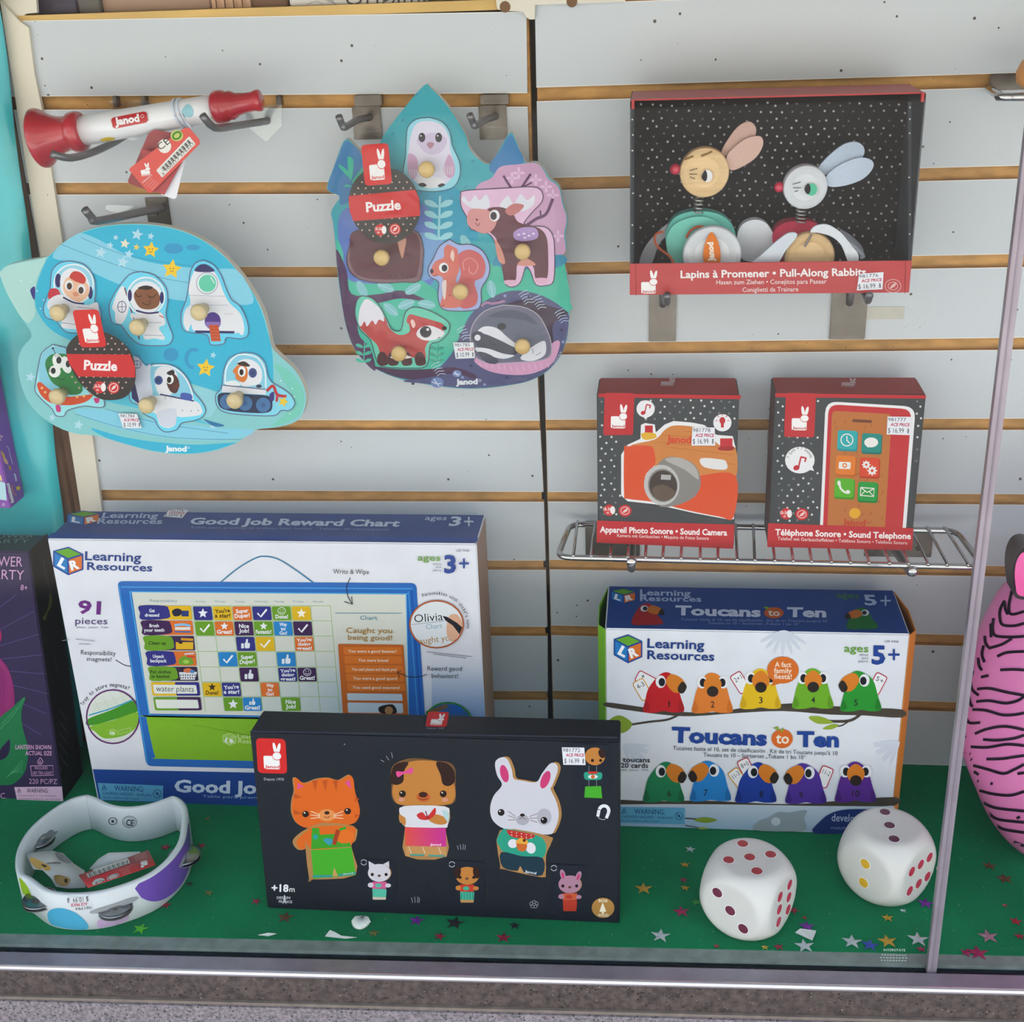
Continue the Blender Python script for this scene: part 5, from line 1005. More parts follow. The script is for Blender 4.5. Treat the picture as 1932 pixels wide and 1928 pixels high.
def fern(x, y0, y1, col, w_, n):
    A.hold = True; A.line(col, w_*.16, (x, y0), (x+8, y1))
    for i in range(n):
        y = y0+(y1-y0)*i/n
        for s_ in (-1, 1): A.blob(col, (x, y), (x+s_*w_*.45, y-w_*.45), (x+s_*w_, y-w_*.5), (x+s_*w_*.95, y-w_*.2), (x+s_*w_*.5, y))
    A.hold = False; A.lift += A.step
fern(770, 1000, 745, '#9fd6e0', 80, 4); fern(330, 1720, 1590, '#55c0a8', 44, 3); fern(760, 1720, 1610, '#3fa690', 40, 3); A.hold = True
for p_ in (((250, 640), (190, 580), (190, 560), (240, 600)), ((250, 650), (235, 530), (250, 515), (270, 540), (266, 620)), ((262, 660), (320, 580), (330, 590), (290, 660)), ((262, 690), (220, 690), (230, 676))): A.blob('#3fc0a4', *p_)
for x, y, a in ((460, 1280, 20), (620, 1290, -30), (490, 1410, 40), (580, 1380, -20), (700, 1380, 10), (1080, 1290, 80), (930, 1020, 60), (320, 1290, 60)):
    A.ell('#8fc9d0', x, y, 52, 26, a); 
A.hold = False; A.lift += A.step; A.hold = True
for x, y, a in ((460, 1280, 20), (620, 1290, -30), (490, 1410, 40), (580, 1380, -20), (700, 1380, 10), (1080, 1290, 80)):
    r = math.radians(a); A.line('#b5dde0', 4, (x-50*math.cos(r), y-50*math.sin(r)), (x+50*math.cos(r), y+50*math.sin(r)))
for x, y in ((1275, 1320), (1350, 1350), (1485, 1430), (910, 1530), (760, 1740)):
    for q in range(5): A.line('#c3d3e6', 3.5, (x+q*9-18, y+q*14-10), (x+q*9+16, y+q*14-24+q*4)); A.line('#c3d3e6', 3.5, (x+q*9-18, y+q*14-10), (x+q*9-34, y+q*14+4))
for x, y, s_ in ((878, 1786, 26), (762, 1838, 38)): A.ell('#7f93c2', x, y, s_, s_*.8); 
A.hold = False; A.lift += A.step; A.hold = True
for x, y, s_ in ((878, 1786, 26), (762, 1838, 38)): A.line('#d9e0ee', 5, (x-s_*.8, y-s_*.1), (x, y+s_*.2), (x+s_*.6, y+s_*.1)); A.line('#d9e0ee', 5, (x-s_*.5, y-s_*.5), (x+s_*.3, y+s_*.6))
A.dots('#3f3f60', [(1010, 1480), (1120, 1360), (1300, 1338), (1490, 1530), (1170, 1808), (620, 1845), (960, 1740), (900, 1556)], 10, 7); A.dots('#8fa0c9', [(1160, 1330), (1500, 1600), (910, 1808), (1040, 1850)], 9)
for x, y in ((560, 300), (500, 380), (640, 150), (880, 640), (850, 760), (930, 690), (700, 660), (970, 540), (860, 480), (180, 640), (160, 690)): A.ell('#3f95b0', x, y, 10, 6, -50)
A.line('#b085a8', 14, (1020, 1390), (1050, 1370), (1090, 1375), (1160, 1360)); A.hold = False
A.hold = True
for q in range(12): A.line('#efc5dc', 3, (1010+q*36, 1740-abs(q-6)*3), (1020+q*36, 1775-abs(q-6)*5))
A.hold = False
A.text('Janod', '#e6e9f2', 872, 1850, 1000, 1846, 30, .05); A.ring('#e6e9f2', 1012, 1826, 7, 7, 2.5); A.text('981785'[:0] or 'G.TOULE', '#c3c9dd', 1440, 1750, 1494, 1660, 12)
A.build('board_print', root)
def knobf(pc, x, y): knob(pc, A, x, y, YF-.0012, .0070, .015, mat('pale_knob', '#c9a765', .35, coat=.25, noise=.1, nscale=60))
pc, B = piece_on(root, A, YF, 0, '#7fc4d6', [(715, 285), (790, 310), (835, 370), (850, 450), (890, 540), (895, 620), (860, 690), (780, 716), (680, 716), (590, 690), (560, 620), (575, 520), (580, 420), (590, 340), (640, 295)], '#4a6a80')
B.blob('#e0dcee', (605, 400), (640, 320), (720, 306), (790, 330), (830, 400), (840, 480), (862, 560), (858, 620), (800, 680), (700, 690), (630, 660), (590, 600), (592, 500)); B.blob('#cfa9c9', (592, 500), (640, 520), (650, 600), (620, 650), (590, 600)); B.blob('#cfa9c9', (830, 500), (862, 560), (862, 620), (830, 640), (800, 590)); B.blob('#cfc3dd', (640, 420), (700, 380), (770, 380), (820, 420), (780, 490), (700, 495)); B.hold = True
for x in (672, 770): B.ell('#2c2a34', x, 402, 20, 28)
for q in range(4): B.line('#e6dcea', 4, (600+q*14, 590), (604+q*14, 640)); B.line('#e6dcea', 4, (810+q*14, 570), (806+q*14, 620))
B.hold = False; B.lift += B.step; B.dots('#e9e6f0', [(666, 392), (764, 392)], 5); B.blob('#b58a9c', (700, 440), (722, 428), (744, 440), (726, 466), (712, 462)); B.blob('#e9e9f0', (640, 640), (720, 630), (800, 650), (780, 690), (690, 696)); B.blob('#2f2a33', (650, 676), (680, 668), (700, 684), (672, 692)); B.blob('#2f2a33', (764, 684), (790, 670), (808, 680), (780, 694))
B.build('piece_print', pc); knobf(pc, 714, 576)
pc, B = piece_on(root, A, YF, 0, '#6a4350', [(280, 960), (360, 930), (560, 940), (650, 960), (680, 1050), (678, 1120), (660, 1240), (560, 1250), (420, 1255), (300, 1230), (240, 1170), (235, 1080)], '#47404f')
B.blob('#6b3a46', (262, 960), (380, 940), (600, 950), (655, 1000), (660, 1100), (650, 1180), (620, 1225), (470, 1235), (320, 1220), (255, 1150), (250, 1050)); B.blob('#d6a08e', (530, 1010), (560, 990), (580, 1000), (570, 1060), (555, 1110)); B.line('#4f2a36', 4, (330, 1180), (420, 1190), (480, 1160), (490, 1120)); B.hold = True
for x in (480, 510, 550, 575, 600): B.line('#3a1f2a', 4, (x, 1200), (x+14, 1222))
B.hold = False; B.build('piece_print', pc); knobf(pc, 452, 1088)
pc, B = piece_on(root, A, YF, 0, '#cfa6c6', [(900, 720), (960, 710), (1150, 700), (1320, 692), (1375, 720), (1375, 780), (1310, 850), (1270, 920), (1390, 925), (1440, 980), (1450, 1080), (1445, 1240), (1400, 1270), (1340, 1265), (1310, 1190), (1280, 1160), (1255, 1240), (1220, 1275), (1165, 1265), (1140, 1150), (1100, 1020), (1060, 965), (960, 940), (935, 870), (900, 800)], '#57405f')
B.blob('#e3e3ee', (905, 770), (920, 745), (950, 780), (985, 740), (1010, 770), (1050, 735), (1070, 790), (1050, 820), (960, 815)); B.blob('#e3e3ee', (1130, 810), (1150, 765), (1180, 745), (1210, 790), (1250, 735), (1290, 770), (1330, 740), (1330, 790), (1280, 830), (1200, 835)); B.blob('#6e3b49', (1050, 830), (1130, 810), (1200, 840), (1240, 900), (1350, 930), (1400, 980), (1412, 1080), (1405, 1230), (1340, 1230), (1325, 1160), (1270, 1130), (1230, 1150), (1220, 1240), (1158, 1240), (1140, 1120), (1110, 1000), (1060, 940)); B.blob('#d99a9a', (940, 850), (970, 820), (1060, 830), (1110, 880), (1090, 940), (1040, 965), (980, 945), (940, 910)); B.blob('#c98080', (1160, 830), (1210, 790), (1270, 800), (1240, 840), (1190, 860)); B.ell('#ecebf0', 1098, 860, 30, 34); B.ell('#3a2630', 1092, 862, 19, 24); B.line('#7a4a52', 4, (985, 900), (1000, 920), (1012, 902)); B.ell('#7a4a52', 994, 884, 8, 6)
B.blob('#b79ad0', (1210, 960), (1260, 930), (1340, 935), (1350, 990), (1280, 1010), (1220, 1000)); B.dots('#e9dff2', [(1240, 972), (1270, 966), (1300, 978), (1326, 966), (1276, 990)], 9, 6); B.blob('#d99a8a', (1232, 1150), (1280, 1110), (1340, 1150)); B.blob('#d99a8a', (1100, 1000), (1140, 1060), (1160, 1140), (1120, 1120)); B.blob('#e3b5cf', (1158, 1240), (1222, 1240), (1222, 1262), (1164, 1262)); B.blob('#e3b5cf', (1340, 1228), (1406, 1228), (1404, 1254), (1346, 1254))
B.build('piece_print', pc); knobf(pc, 1270, 1054)
pc, B = piece_on(root, A, YF, 0, '#8f9fd0', [(835, 1000), (890, 1030), (960, 1030), (1030, 1070), (1068, 1150), (1060, 1220), (1020, 1290), (1020, 1370), (990, 1412), (880, 1420), (790, 1405), (765, 1330), (770, 1250), (720, 1220), (708, 1170), (740, 1110), (775, 1040)], '#4f4a63')
B.blob('#cf6a6c', (880, 1100), (940, 1060), (1010, 1085), (1045, 1150), (1030, 1220), (980, 1250), (1000, 1330), (980, 1390), (900, 1400), (870, 1300), (900, 1200)); B.blob('#d97a6c', (800, 1060), (820, 1030), (850, 1040), (880, 1060), (885, 1120), (890, 1180), (870, 1240), (900, 1280), (915, 1340), (890, 1396), (800, 1400), (780, 1380), (800, 1300), (790, 1220), (730, 1210), (725, 1180), (750, 1130), (800, 1105)); B.blob('#efd0c6', (850, 1060), (862, 1090), (856, 1130), (838, 1100)); B.line('#e6a0a0', 5, (920, 1180), (915, 1130), (960, 1110), (1000, 1150), (980, 1200), (950, 1190), (950, 1160)); B.ell('#efeef2', 800, 1166, 28, 30); B.ell('#2c2630', 804, 1168, 17, 20); B.ell('#2c2630', 730, 1186, 10, 14); B.line('#7a3a3c', 4, (736, 1212), (752, 1214), (762, 1202)); B.blob('#f0dcd8', (790, 1260), (815, 1240), (812, 1330), (800, 1350)); B.line('#7a3a3c', 4, (830, 1330), (842, 1326)); B.line('#7a3a3c', 4, (784, 1392), (804, 1384))
B.build('piece_print', pc); knobf(pc, 910, 1286)
pc, B = piece_on(root, A, YF, 0, '#4fb89e', [(320, 1330), (380, 1345), (430, 1400), (470, 1480), (500, 1530), (550, 1530), (570, 1440), (610, 1400), (680, 1405), (760, 1440), (830, 1490), (825, 1550), (770, 1600), (720, 1620), (700, 1740), (600, 1755), (440, 1745), (400, 1690), (370, 1590), (310, 1530), (280, 1440), (290, 1360)], '#4f4a63')
B.blob('#c2504f', (310, 1500), (440, 1450), (480, 1520), (540, 1560), (600, 1540), (590, 1470), (600, 1440), (650, 1450), (720, 1470), (800, 1500), (790, 1550), (720, 1590), (690, 1640), (690, 1700), (600, 1690), (540, 1700), (440, 1690), (410, 1620), (350, 1560)); B.blob('#e6e2ec', (300, 1480), (310, 1400), (345, 1350), (400, 1380), (440, 1430), (450, 1480), (420, 1470), (400, 1500), (380, 1475), (350, 1510), (335, 1480), (315, 1510)); B.blob('#c2504f', (585, 1490), (590, 1450), (615, 1450), (640, 1500)); B.blob('#efc9c0', (605, 1480), (620, 1470), (634, 1500), (620, 1520)); B.blob('#e9e5ea', (640, 1560), (660, 1520), (720, 1505), (800, 1540), (790, 1570), (740, 1590), (680, 1590)); B.ell('#2c2630', 694, 1542, 30, 30); B.ring('#4a2a32', 694, 1542, 32, 32, 4); B.ell('#efeef2', 706, 1528, 8); B.ell('#2c2630', 804, 1520, 14, 12); B.line('#7a3a3c', 4, (764, 1580), (780, 1572))
for x in (440, 500, 580, 660): B.blob('#54262e', (x-30, 1690), (x-10, 1660), (x+20, 1670), (x+36, 1720), (x+20, 1738), (x-20, 1736))
B.blob('#efe6e0', (486, 1690), (540, 1670), (612, 1690), (570, 1700), (520, 1702)); B.build('piece_print', pc); knobf(pc, 552, 1646)
pc, B = piece_on(root, A, YF, 0, '#55506e', [(1150, 1385), (1260, 1395), (1350, 1440), (1400, 1520), (1428, 1600), (1425, 1680), (1360, 1710), (1240, 1720), (1090, 1725), (1000, 1700), (975, 1640), (955, 1590), (970, 1500), (1040, 1420)], '#b5b3bd')
B.blob('#6a7084', (990, 1560), (1000, 1490), (1080, 1430), (1180, 1410), (1280, 1430), (1360, 1490), (1390, 1580), (1380, 1660), (1300, 1700), (1150, 1705), (1040, 1680), (1000, 1630)); B.blob('#575c70', (1060, 1450), (1180, 1412), (1290, 1440), (1350, 1500), (1260, 1470), (1160, 1460)); B.blob('#e2e2ea', (1000, 1540), (1040, 1510), (1110, 1520), (1170, 1570), (1230, 1620), (1228, 1640), (1150, 1600), (1060, 1560)); B.blob('#474a5c', (985, 1590), (1010, 1555), (1080, 1570), (1160, 1610), (1225, 1640), (1215, 1680), (1140, 1670), (1050, 1640), (1000, 1630)); B.blob('#e2e2ea', (985, 1635), (1060, 1640), (1150, 1670), (1215, 1680), (1150, 1700), (1060, 1680), (1000, 1660)); B.ell('#474a5c', 1000, 1570, 38, 32); B.ell('#dfe0e8', 998, 1576, 18, 18); B.ell('#2c2e3a', 1140, 1510, 26, 20); B.ell('#23242c', 1226, 1648, 18, 20); B.line('#23242c', 6, (1070, 1590), (1080, 1612), (1112, 1620)); B.blob('#e2e2ea', (1250, 1700), (1290, 1650), (1380, 1595), (1400, 1620), (1390, 1680), (1320, 1712)); B.blob('#474a5c', (1000, 1660), (1060, 1670), (1120, 1710), (1100, 1730), (1040, 1716)); B.line('#8f90a0', 4, (1320, 1640), (1325, 1670)); B.line('#8f90a0', 4, (1340, 1680), (1370, 1662))
B.build('piece_print', pc); knobf(pc, 1270, 1604)
label_card(root, YF-.018, FXB, [(450, 585), (540, 600), (610, 660), (650, 740), (662, 810), (650, 890), (610, 960), (540, 1010), (460, 1025), (380, 1005), (310, 950), (265, 880), (243, 800), (245, 740), (275, 660), (340, 600)],
           [(244, 745), (632, 708), (656, 760), (662, 858), (656, 862), (270, 893), (250, 840), (243, 790)], ((314, 446), (160, -12), (24, 240)), (346, 838, 550, 822, 54), [(428, 944), (514, 940)])
A = Art(V((0, YF-.003, 0)), lift=.0006); price_tag('price_sticker', root, A, (855, 645.5), (893.5, 645.5), (896.5, 675), (860, 676.5), '981785', '$ 10.99')
# film stretched over the peaks and knobs of the forest puzzle
fo = [(685, 88), (960, 330), (1195, 340), (1300, 535), (1420, 600), (1500, 700), (1535, 880), (1530, 1060), (1545, 1330), (1525, 1600), (1415, 1780), (1150, 1870), (850, 1880), (550, 1830), (320, 1712), (220, 1500), (160, 1050), (128, 860), (108, 705), (205, 410), (220, 340), (440, 360)]
P = [(FXB[0]+p.x/FXB[2], FXB[1]+p.y/FXB[2]) for p in smoothline([(x, y, 0) for x, y in fo], 2, True)]
cx = sum(p[0] for p in P)/len(P); cy = sum(p[1] for p in P)/len(P); v = []; N = len(P); K = 9
for i in range(K):
    t = 1-i/K
    for x, y in P:
        d = -.0015 if i == 0 else -.0215
        v.append(atY(cx+(x-cx)*t, cy+(y-cy)*t, YF+d+(.0012*math.sin(x*.11)*math.sin(y*.13) if i else 0)))
v.append(atY(cx, cy, YF-.0215))
f = [(i*N+j, i*N+(j+1) % N, (i+1)*N+(j+1) % N, (i+1)*N+j) for i in range(K-1) for j in range(N)] + [((K-1)*N+j, (K-1)*N+(j+1) % N, K*N) for j in range(N)]
obj('shrink_film', v, f, FILM, root, smooth=True)
# ---------------------------------------------------------------- pull-along rabbits in their tray box
FXC = (1130, 130, 2.409)
rx0, rx1, rz0, rz1, ryf, ryb = -.0195, .2110, .5268, .6845, -.0955, -.0220
root = empty('rabbit_display_box', (rx0, ryf, rz0), 'open red and black dotted display box holding two toy rabbits', 'toy box')
BLK = mat('tray_black', '#16181d', .6, spec=.15, noise=.06, nscale=50); SIDE = mat('tray_side', '#3c4148', .5); REDC = mat('card_red', '#a91f26', .42, noise=.05, nscale=40)
t = .0012; b = MB()
b.box((rx0, ryb-t, rz0), (rx1, ryb, rz1), 0).box((rx0, ryf+.001, rz0), (rx0+t, ryb, rz1-.001), 1).box((rx1-t, ryf+.001, rz0), (rx1, ryb, rz1-.001), 1).box((rx0, ryf+.001, rz0), (rx1, ryb, rz0+t), 0)
b.build('tray', [BLK, SIDE], root)
MB().box((rx0, ryf, rz0-.0005), (rx1, ryf+t, rz0+.0262)).build('front_panel', REDC, root, bevel=.0004)
MB().box((rx0+.001, ryf+.006, rz1-t), (rx1-.001, ryb, rz1)).box((rx0+.0005, ryf+.001, rz1-.007), (rx0+.0035, ryf+.006, rz1)).box((rx1-.0035, ryf+.001, rz1-.007), (rx1-.0005, ryf+.006, rz1)).build('top_panel', REDC, root)
MB().box((rx0+.002, ryf+.004, rz0+t), (rx1-.002, ryb-.004, rz0+.0068)).build('insert', BLK, root)
A = Art(V((0, ryb-t, 0)), lift=.0002).fr(*FXC); rnd = random.Random(3); d1 = []; d2 = []
for j in range(21):
    for i in range(26):
        x = 196+i*47+(23 if j % 2 else 0)+rnd.uniform(-9, 9); y = 160+j*35+rnd.uniform(-8, 8)
        (d1 if rnd.random() < .55 else d2).append((x, y))
A.dots('#b9bbb9', d1, 5.5); A.dots('#6f7277', d2, 5); A.build('back_print', root)
A = Art(V((0, ryf+.001, 0)), lift=.0002).fr(*FXC)
A.poly('#3c4148', (147, 182), (161, 182), (159, 880), (145, 880)); A.hold = True
A.dots('#c9cbc9', [(152, 230), (154, 300), (152, 371), (156, 488), (155, 565), (152, 710), (153, 792)], 4); A.hold = False; A.build('side_print', root)
A = Art(V((0, ryf+.001, 0)), lift=.0002).fr(*FXC); A.poly('#3c4148', (1404, 150), (1420, 150), (1420, 868), (1406, 868)); A.dots('#c9cbc9', [(1414, 175), (1413, 228), (1412, 292), (1410, 493), (1414, 661), (1412, 750)], 4)
A.build('side_print', root)
A = Art(V((0, ryf, 0))).fr(*FXC)
bunny_logo(A, (164, 900), (122, -2), (2, 138), tile=False, badge='#c02a2f', txt='#c02a2f')
A.text('Lapins à Promener • Pull-Along Rabbits', '#f2ecec', 371, 950, 1214, 938, 33, .025); A.text('Hasen zum Ziehen • Conejitos para Pasear', '#efdfde', 534, 979, 1034, 975, 20, .005); A.text('Coniglietti da Trainare', '#efdfde', 652, 1013, 906, 1010, 20, .005)
A.ring('#e3b9b6', 1336, 986, 36, 30, 3); A.ring('#e3b9b6', 1336, 986, 22, 18, 3); A.blob('#e3b9b6', (1322, 998), (1332, 980), (1352, 970), (1344, 988)); A.line('#a01f26', 2, (168, 885), (168, 1030)); A.line('#a01f26', 2, (1394, 872), (1390, 1022))
A.build('front_print', root)
A = Art(V((0, ryf, 0)), lift=.0008).fr(*FXC); price_tag('price_sticker', root, A, (1182, 930), (1293, 922), (1288, 1000), (1171, 1006), '981776', '$ 16.99')
BEECH = mat('beech_wood', '#d1b283', .45, noise=.12, nscale=26, stretch=(1, 1, 9)); FELT = 'felt_'
def disc(name, parent, x, y, r, Y0, th, m, bev=.12):
    P = atY(FXC[0]+x/FXC[2], FXC[1]+y/FXC[2], Y0); R = r/FXC[2]/scale_at(P); e = R*bev
    return MB().lathe(P, (0, 1, 0), [(e*.8, R*.6), (0, R-e*1.5), (e*.5, R-e*.3), (e*1.2, R), (th-e, R), (th, R-e)], 40).build(name, m, parent, loc=None), P, R
def felt(name, parent, col, Y, th, *p, smooth_=True):
    q = [(v.x, v.y) for v in smoothline([(x, y, 0) for x, y in p], 4, True)]
    return MB().prism([atY(FXC[0]+x/FXC[2], FXC[1]+y/FXC[2], Y) for x, y in q], (0, th, 0)).build(name, mat(FELT+col[1:], col, .9, bump=.3, bscale=900), parent)
def spring(parent, x, y0, y1, r, Y, turns=4.5):
    P, Q = atY(FXC[0]+x/FXC[2], FXC[1]+y0/FXC[2], Y), atY(FXC[0]+x/FXC[2], FXC[1]+y1/FXC[2], Y); R = r/FXC[2]/scale_at(P); pts = []
    n = int(turns*14)
    for i in range(n+1):
        a = 2*math.pi*turns*i/n; pts.append(P.lerp(Q, i/n)+V((R*math.cos(a), R*math.sin(a), 0)))
    MB().tube(pts, .00085, 6).build('spring', STEEL, parent, smooth=True)
def ball(name, parent, x, y, r, Y, m):
    P = atY(FXC[0]+x/FXC[2], FXC[1]+y/FXC[2], Y); R = r/FXC[2]/scale_at(P)
    MB().lathe(P, (1, 0, 0), [(-R*math.cos(math.pi*i/10), R*math.sin(math.pi*i/10)+1e-5) for i in range(11)], 18, cap=(False, False)).build(name, m, parent, smooth=True)
REDB = mat('bead_red', '#c02a4a', .3, coat=.4); TEALW = mat('painted_teal', '#5fb9ae', .5); WPAINT = mat('painted_white', '#c3c8ce', .45); CRIM = mat('painted_crimson', '#b82a4a', .45)
base1 = atY(1344, 482, -.07)
root = empty('toy_rabbit', (base1.x, -.065, rz0+.007), 'wooden toy rabbit with teal body and pinkish felt ears, in the red display box', 'toy', 'pull-along toy rabbits in the display box')
hd, _, _ = disc('head', root, 480, 473, 112, -.069, .014, BEECH)
A = Art(V((0, -.069, 0)), lift=.0004).fr(*FXC); A.hold = True
for p_ in ((412, 462, 448, 452), (410, 478, 446, 478), (414, 490, 436, 500), (426, 456, 430, 456)): A.line('#4a3a2a', 3.5, p_[:2], p_[2:])
A.hold = False; A.ell('#e9eaec', 492, 486, 24, 28); A.blob('#1f1c20', (466, 490), (482, 460), (492, 478), (490, 502), (480, 510)); A.line('#8a6a3a', 8, (388, 412), (430, 396)); A.line('#8a6a3a', 8, (465, 396), (500, 382), (515, 374)); A.build('face_print', root)
ball('nose', root, 347, 456, 25, -.062, REDB)
felt('ear', root, '#b99a8e', -.060, .003, (556, 388), (578, 335), (630, 265), (680, 240), (713, 265), (706, 312), (660, 345), (596, 392)); felt('ear', root, '#c4a599', -.064, .003, (580, 402), (620, 352), (680, 312), (735, 308), (746, 345), (716, 400), (660, 440), (598, 460))
spring(root, 452, 582, 662, 20, -.062)
bo = [(302, 770), (312, 720), (350, 672), (420, 648), (490, 648), (560, 668), (608, 715), (624, 775), (618, 870), (560, 935), (380, 935), (322, 860)]
felt('body', root, '#5fb3a8', -.062, .016, *bo); felt('body_flank', root, '#6fc2b4', -.066, .004, (306, 800), (330, 720), (400, 680), (480, 672), (540, 700), (560, 760), (540, 860), (450, 930), (350, 900))
disc('wheel', root, 515, 850, 133, -.082, .010, WPAINT); P = Art(V((0, -.082, 0)), lift=.0004).fr(*FXC)
P.blob('#dc7f26', (508, 742), (535, 770), (552, 830), (548, 890), (520, 930), (490, 910), (474, 860), (480, 800)); P.text('Janod', '#f2e9df', 524, 874, 518, 786, 26, .05); P.build('wheel_print', root)
felt('tail', root, '#d3d9e2', -.058, .012, (628, 770), (648, 712), (700, 686), (755, 698), (792, 750), (790, 810), (740, 862), (690, 876), (645, 855))
felt('strap', root, '#a9adb5', -.056, .003, (186, 890), (200, 830), (240, 770), (318, 700), (320, 740), (272, 800), (236, 890))
CORD = mat('orange_cord', '#b8532f', .8, bump=.6, bscale=900)
MB().tube(smoothline([atY(1130+x/2.409, 130+y/2.409, Y) for x, y, Y in ((292, 740, -.068), (258, 752, -.07), (256, 790, -.072), (282, 822, -.074), (320, 850, -.076), (342, 886, -.078))], 4), .0011, 8).build('pull_cord', CORD, root, smooth=True)
MB().tube(smoothline([atY(1130+x/2.409, 130+y/2.409, Y) for x, y, Y in ((396, 768, -.072), (418, 734, -.071), (446, 718, -.071), (474, 716, -.072))], 4), .0011, 8).build('pull_cord', CORD, root, smooth=True)
root = empty('toy_rabbit', (atY(1528, 485, -.065).x, -.065, rz0+.007), 'white headed toy rabbit with red body and pale blue felt ears, in the display box', 'toy', 'pull-along toy rabbits in the display box')
disc('head', root, 940, 540, 99, -.069, .014, WPAINT)
A = Art(V((0, -.069, 0)), lift=.0004).fr(*FXC); A.hold = True
for p_ in ((880, 524, 918, 514), (882, 540, 920, 540), (888, 558, 906, 552)): A.line('#3a3a44', 3.5, p_[:2], p_[2:])
A.hold = False; A.ell('#5fc5a3', 966, 548, 26, 28); A.blob('#1f1c20', (934, 545), (950, 520), (962, 538), (958, 562), (946, 568)); A.build('face_print', root)
ball('nose', root, 820, 537, 24, -.062, REDB)
felt('ear', root, '#a9b9cc', -.060, .003, (995, 458), (1040, 400), (1110, 345), (1170, 332), (1205, 358), (1196, 402), (1120, 432), (1030, 482)); felt('ear', root, '#b5c3d6', -.064, .003, (1032, 492), (1090, 440), (1180, 404), (1240, 416), (1245, 452), (1200, 500), (1120, 530), (1045, 534))
spring(root, 918, 632, 706, 21, -.062)
felt('body', root, '#b82a4a', -.062, .018, (792, 790), (800, 735), (845, 700), (920, 690), (985, 702), (1020, 745), (1040, 830), (1000, 920), (840, 920)); 
disc('wheel', root, 958, 858, 114, -.080, .010, BEECH); MB().tube([atY(1130+935/2.409, 130+808/2.409, -.0806), atY(1130+966/2.409, 130+752/2.409, -.0806)], .0009, 6).build('axle_pin', DSTEEL, root)
def band(name, parent, col, pts, w_, Y0):
    """felt strap bent through the box: a ribbon with depth"""
    v = []; q = smoothline([(x, y, 0) for x, y in pts], 5)
    for p in q:
        a = atY(FXC[0]+p.x/FXC[2], FXC[1]+p.y/FXC[2], Y0); v += [a, a+V((0, w_, .004))]
    f = [(2*i, 2*i+2, 2*i+3, 2*i+1) for i in range(len(q)-1)]
    o = obj(name, v, f, mat(FELT+col[1:], col, .9, bump=.3, bscale=900), parent); o.modifiers.new('t', 'SOLIDIFY').thickness = .0025; return o
felt('strap', root, '#cdd3da', -.086, .003, (962, 742), (985, 714), (1040, 708), (1100, 745), (1150, 806), (1180, 845), (1172, 886), (1138, 886), (1104, 806), (1060, 764), (1000, 745)); band('strap', root, '#b5bfcc', [(1110, 770), (1160, 800), (1210, 850), (1190, 866)], .02, -.07)
felt('strap', root, '#c3cbd6', -.086, .003, (902, 756), (862, 746), (800, 790), (740, 845), (690, 892), (800, 892), (850, 824))
# the two flat hook brackets under that box
for i, (x0, x1, y1, hx, tip, lab) in enumerate(((1225, 1275, 643, 1254, (1259, 556), 'flat metal hook bracket under the rabbit emblem end of the display box'), (1573, 1631, 639, 1604, (1641, 558), 'flat metal hook bracket under the price sticker end of the display box'))):
    p, q = atY(x0, 492, 0), atY(x1, y1, 0); root = empty('hook_bracket', ((p.x+q.x)/2, 0, q.z), lab, 'hook', 'hook brackets under the rabbit display box')
    MB().box((p.x, -.0022, q.z), (q.x, -.0002, p.z)).build('backplate', PLATE, root, bevel=.0005)
    mx_ = (p.x+q.x)/2; tp = atY(*tip, -.108); zb = rz0-.0045
    MB().tube(smoothline([V((mx_, -.002, .494)), V((mx_, -.006, .500)), V((mx_, -.012, zb-.002)), V((mx_, -.03, zb)), V((mx_+(tp.x-mx_)*.6, -.085, zb)), V((tp.x, -.101, zb-.001)), V((tp.x, -.105, zb+.004)), V((tp.x, -.108, tp.z))], 4), .0031, 12).build('arm', DSTEEL, root, smooth=True)
# ---------------------------------------------------------------- wire shelf with two boxes
FXD = (1030, 680, 2.142); SZ = .2772
root = empty('wire_shelf', (.1, -.05, SZ), 'chrome wire shelf carrying two red boxed toys', 'shelf')
CHROME = mat('chrome', '#b9b9bb', .12, metal=1)
cr = [V((-.079, -.0125, SZ)), V((-.0865, -.0895, SZ)), V((.2965, -.0990, SZ)), V((.289, -.019, SZ))]
def rounded(c, r, n=6):
    out = []
    for i in range(4):
        a = (c[i-1]-c[i]).normalized()*r; b_ = (c[(i+1) % 4]-c[i]).normalized()*r
        for k_ in range(n+1): t_ = k_/n; out.append(c[i]+a*(1-t_)**2+b_*t_*t_)
    return out
lp = rounded(cr, .014); MB().tube(lp+[lp[0]], .0029, 12).build('frame', CHROME, root, smooth=True)
fx = [113, 185, 262, 332, 403, 473, 546, 623, 694, 771, 842, 922, 996, 1070, 1150, 1226, 1301, 1383, 1460, 1538, 1615, 1700]
for i, x in enumerate(fx):
    F_ = atZ(1030+x/2.142, 680+(766+i*1.9)/2.142, SZ+.004); B_ = atZ(1030+(128+1492*i/21)/2.142, 680+(642+i*2.2)/2.142, SZ+.004)
    F_.y = min(F_.y, -.0895-.0095*i/21-.0015); B_.y = -.0115-.0065*i/21+.002; F_.z = B_.z = SZ+.0028
    MB().tube([B_+V((0, 0, -.001)), B_+V((0, -.004, .0004)), F_+V((0, .004, .0004)), F_+V((0, 0, .0002)), F_+V((0, -.0016, -.0006))], .0015, 8).build('wire', CHROME, root, smooth=True)
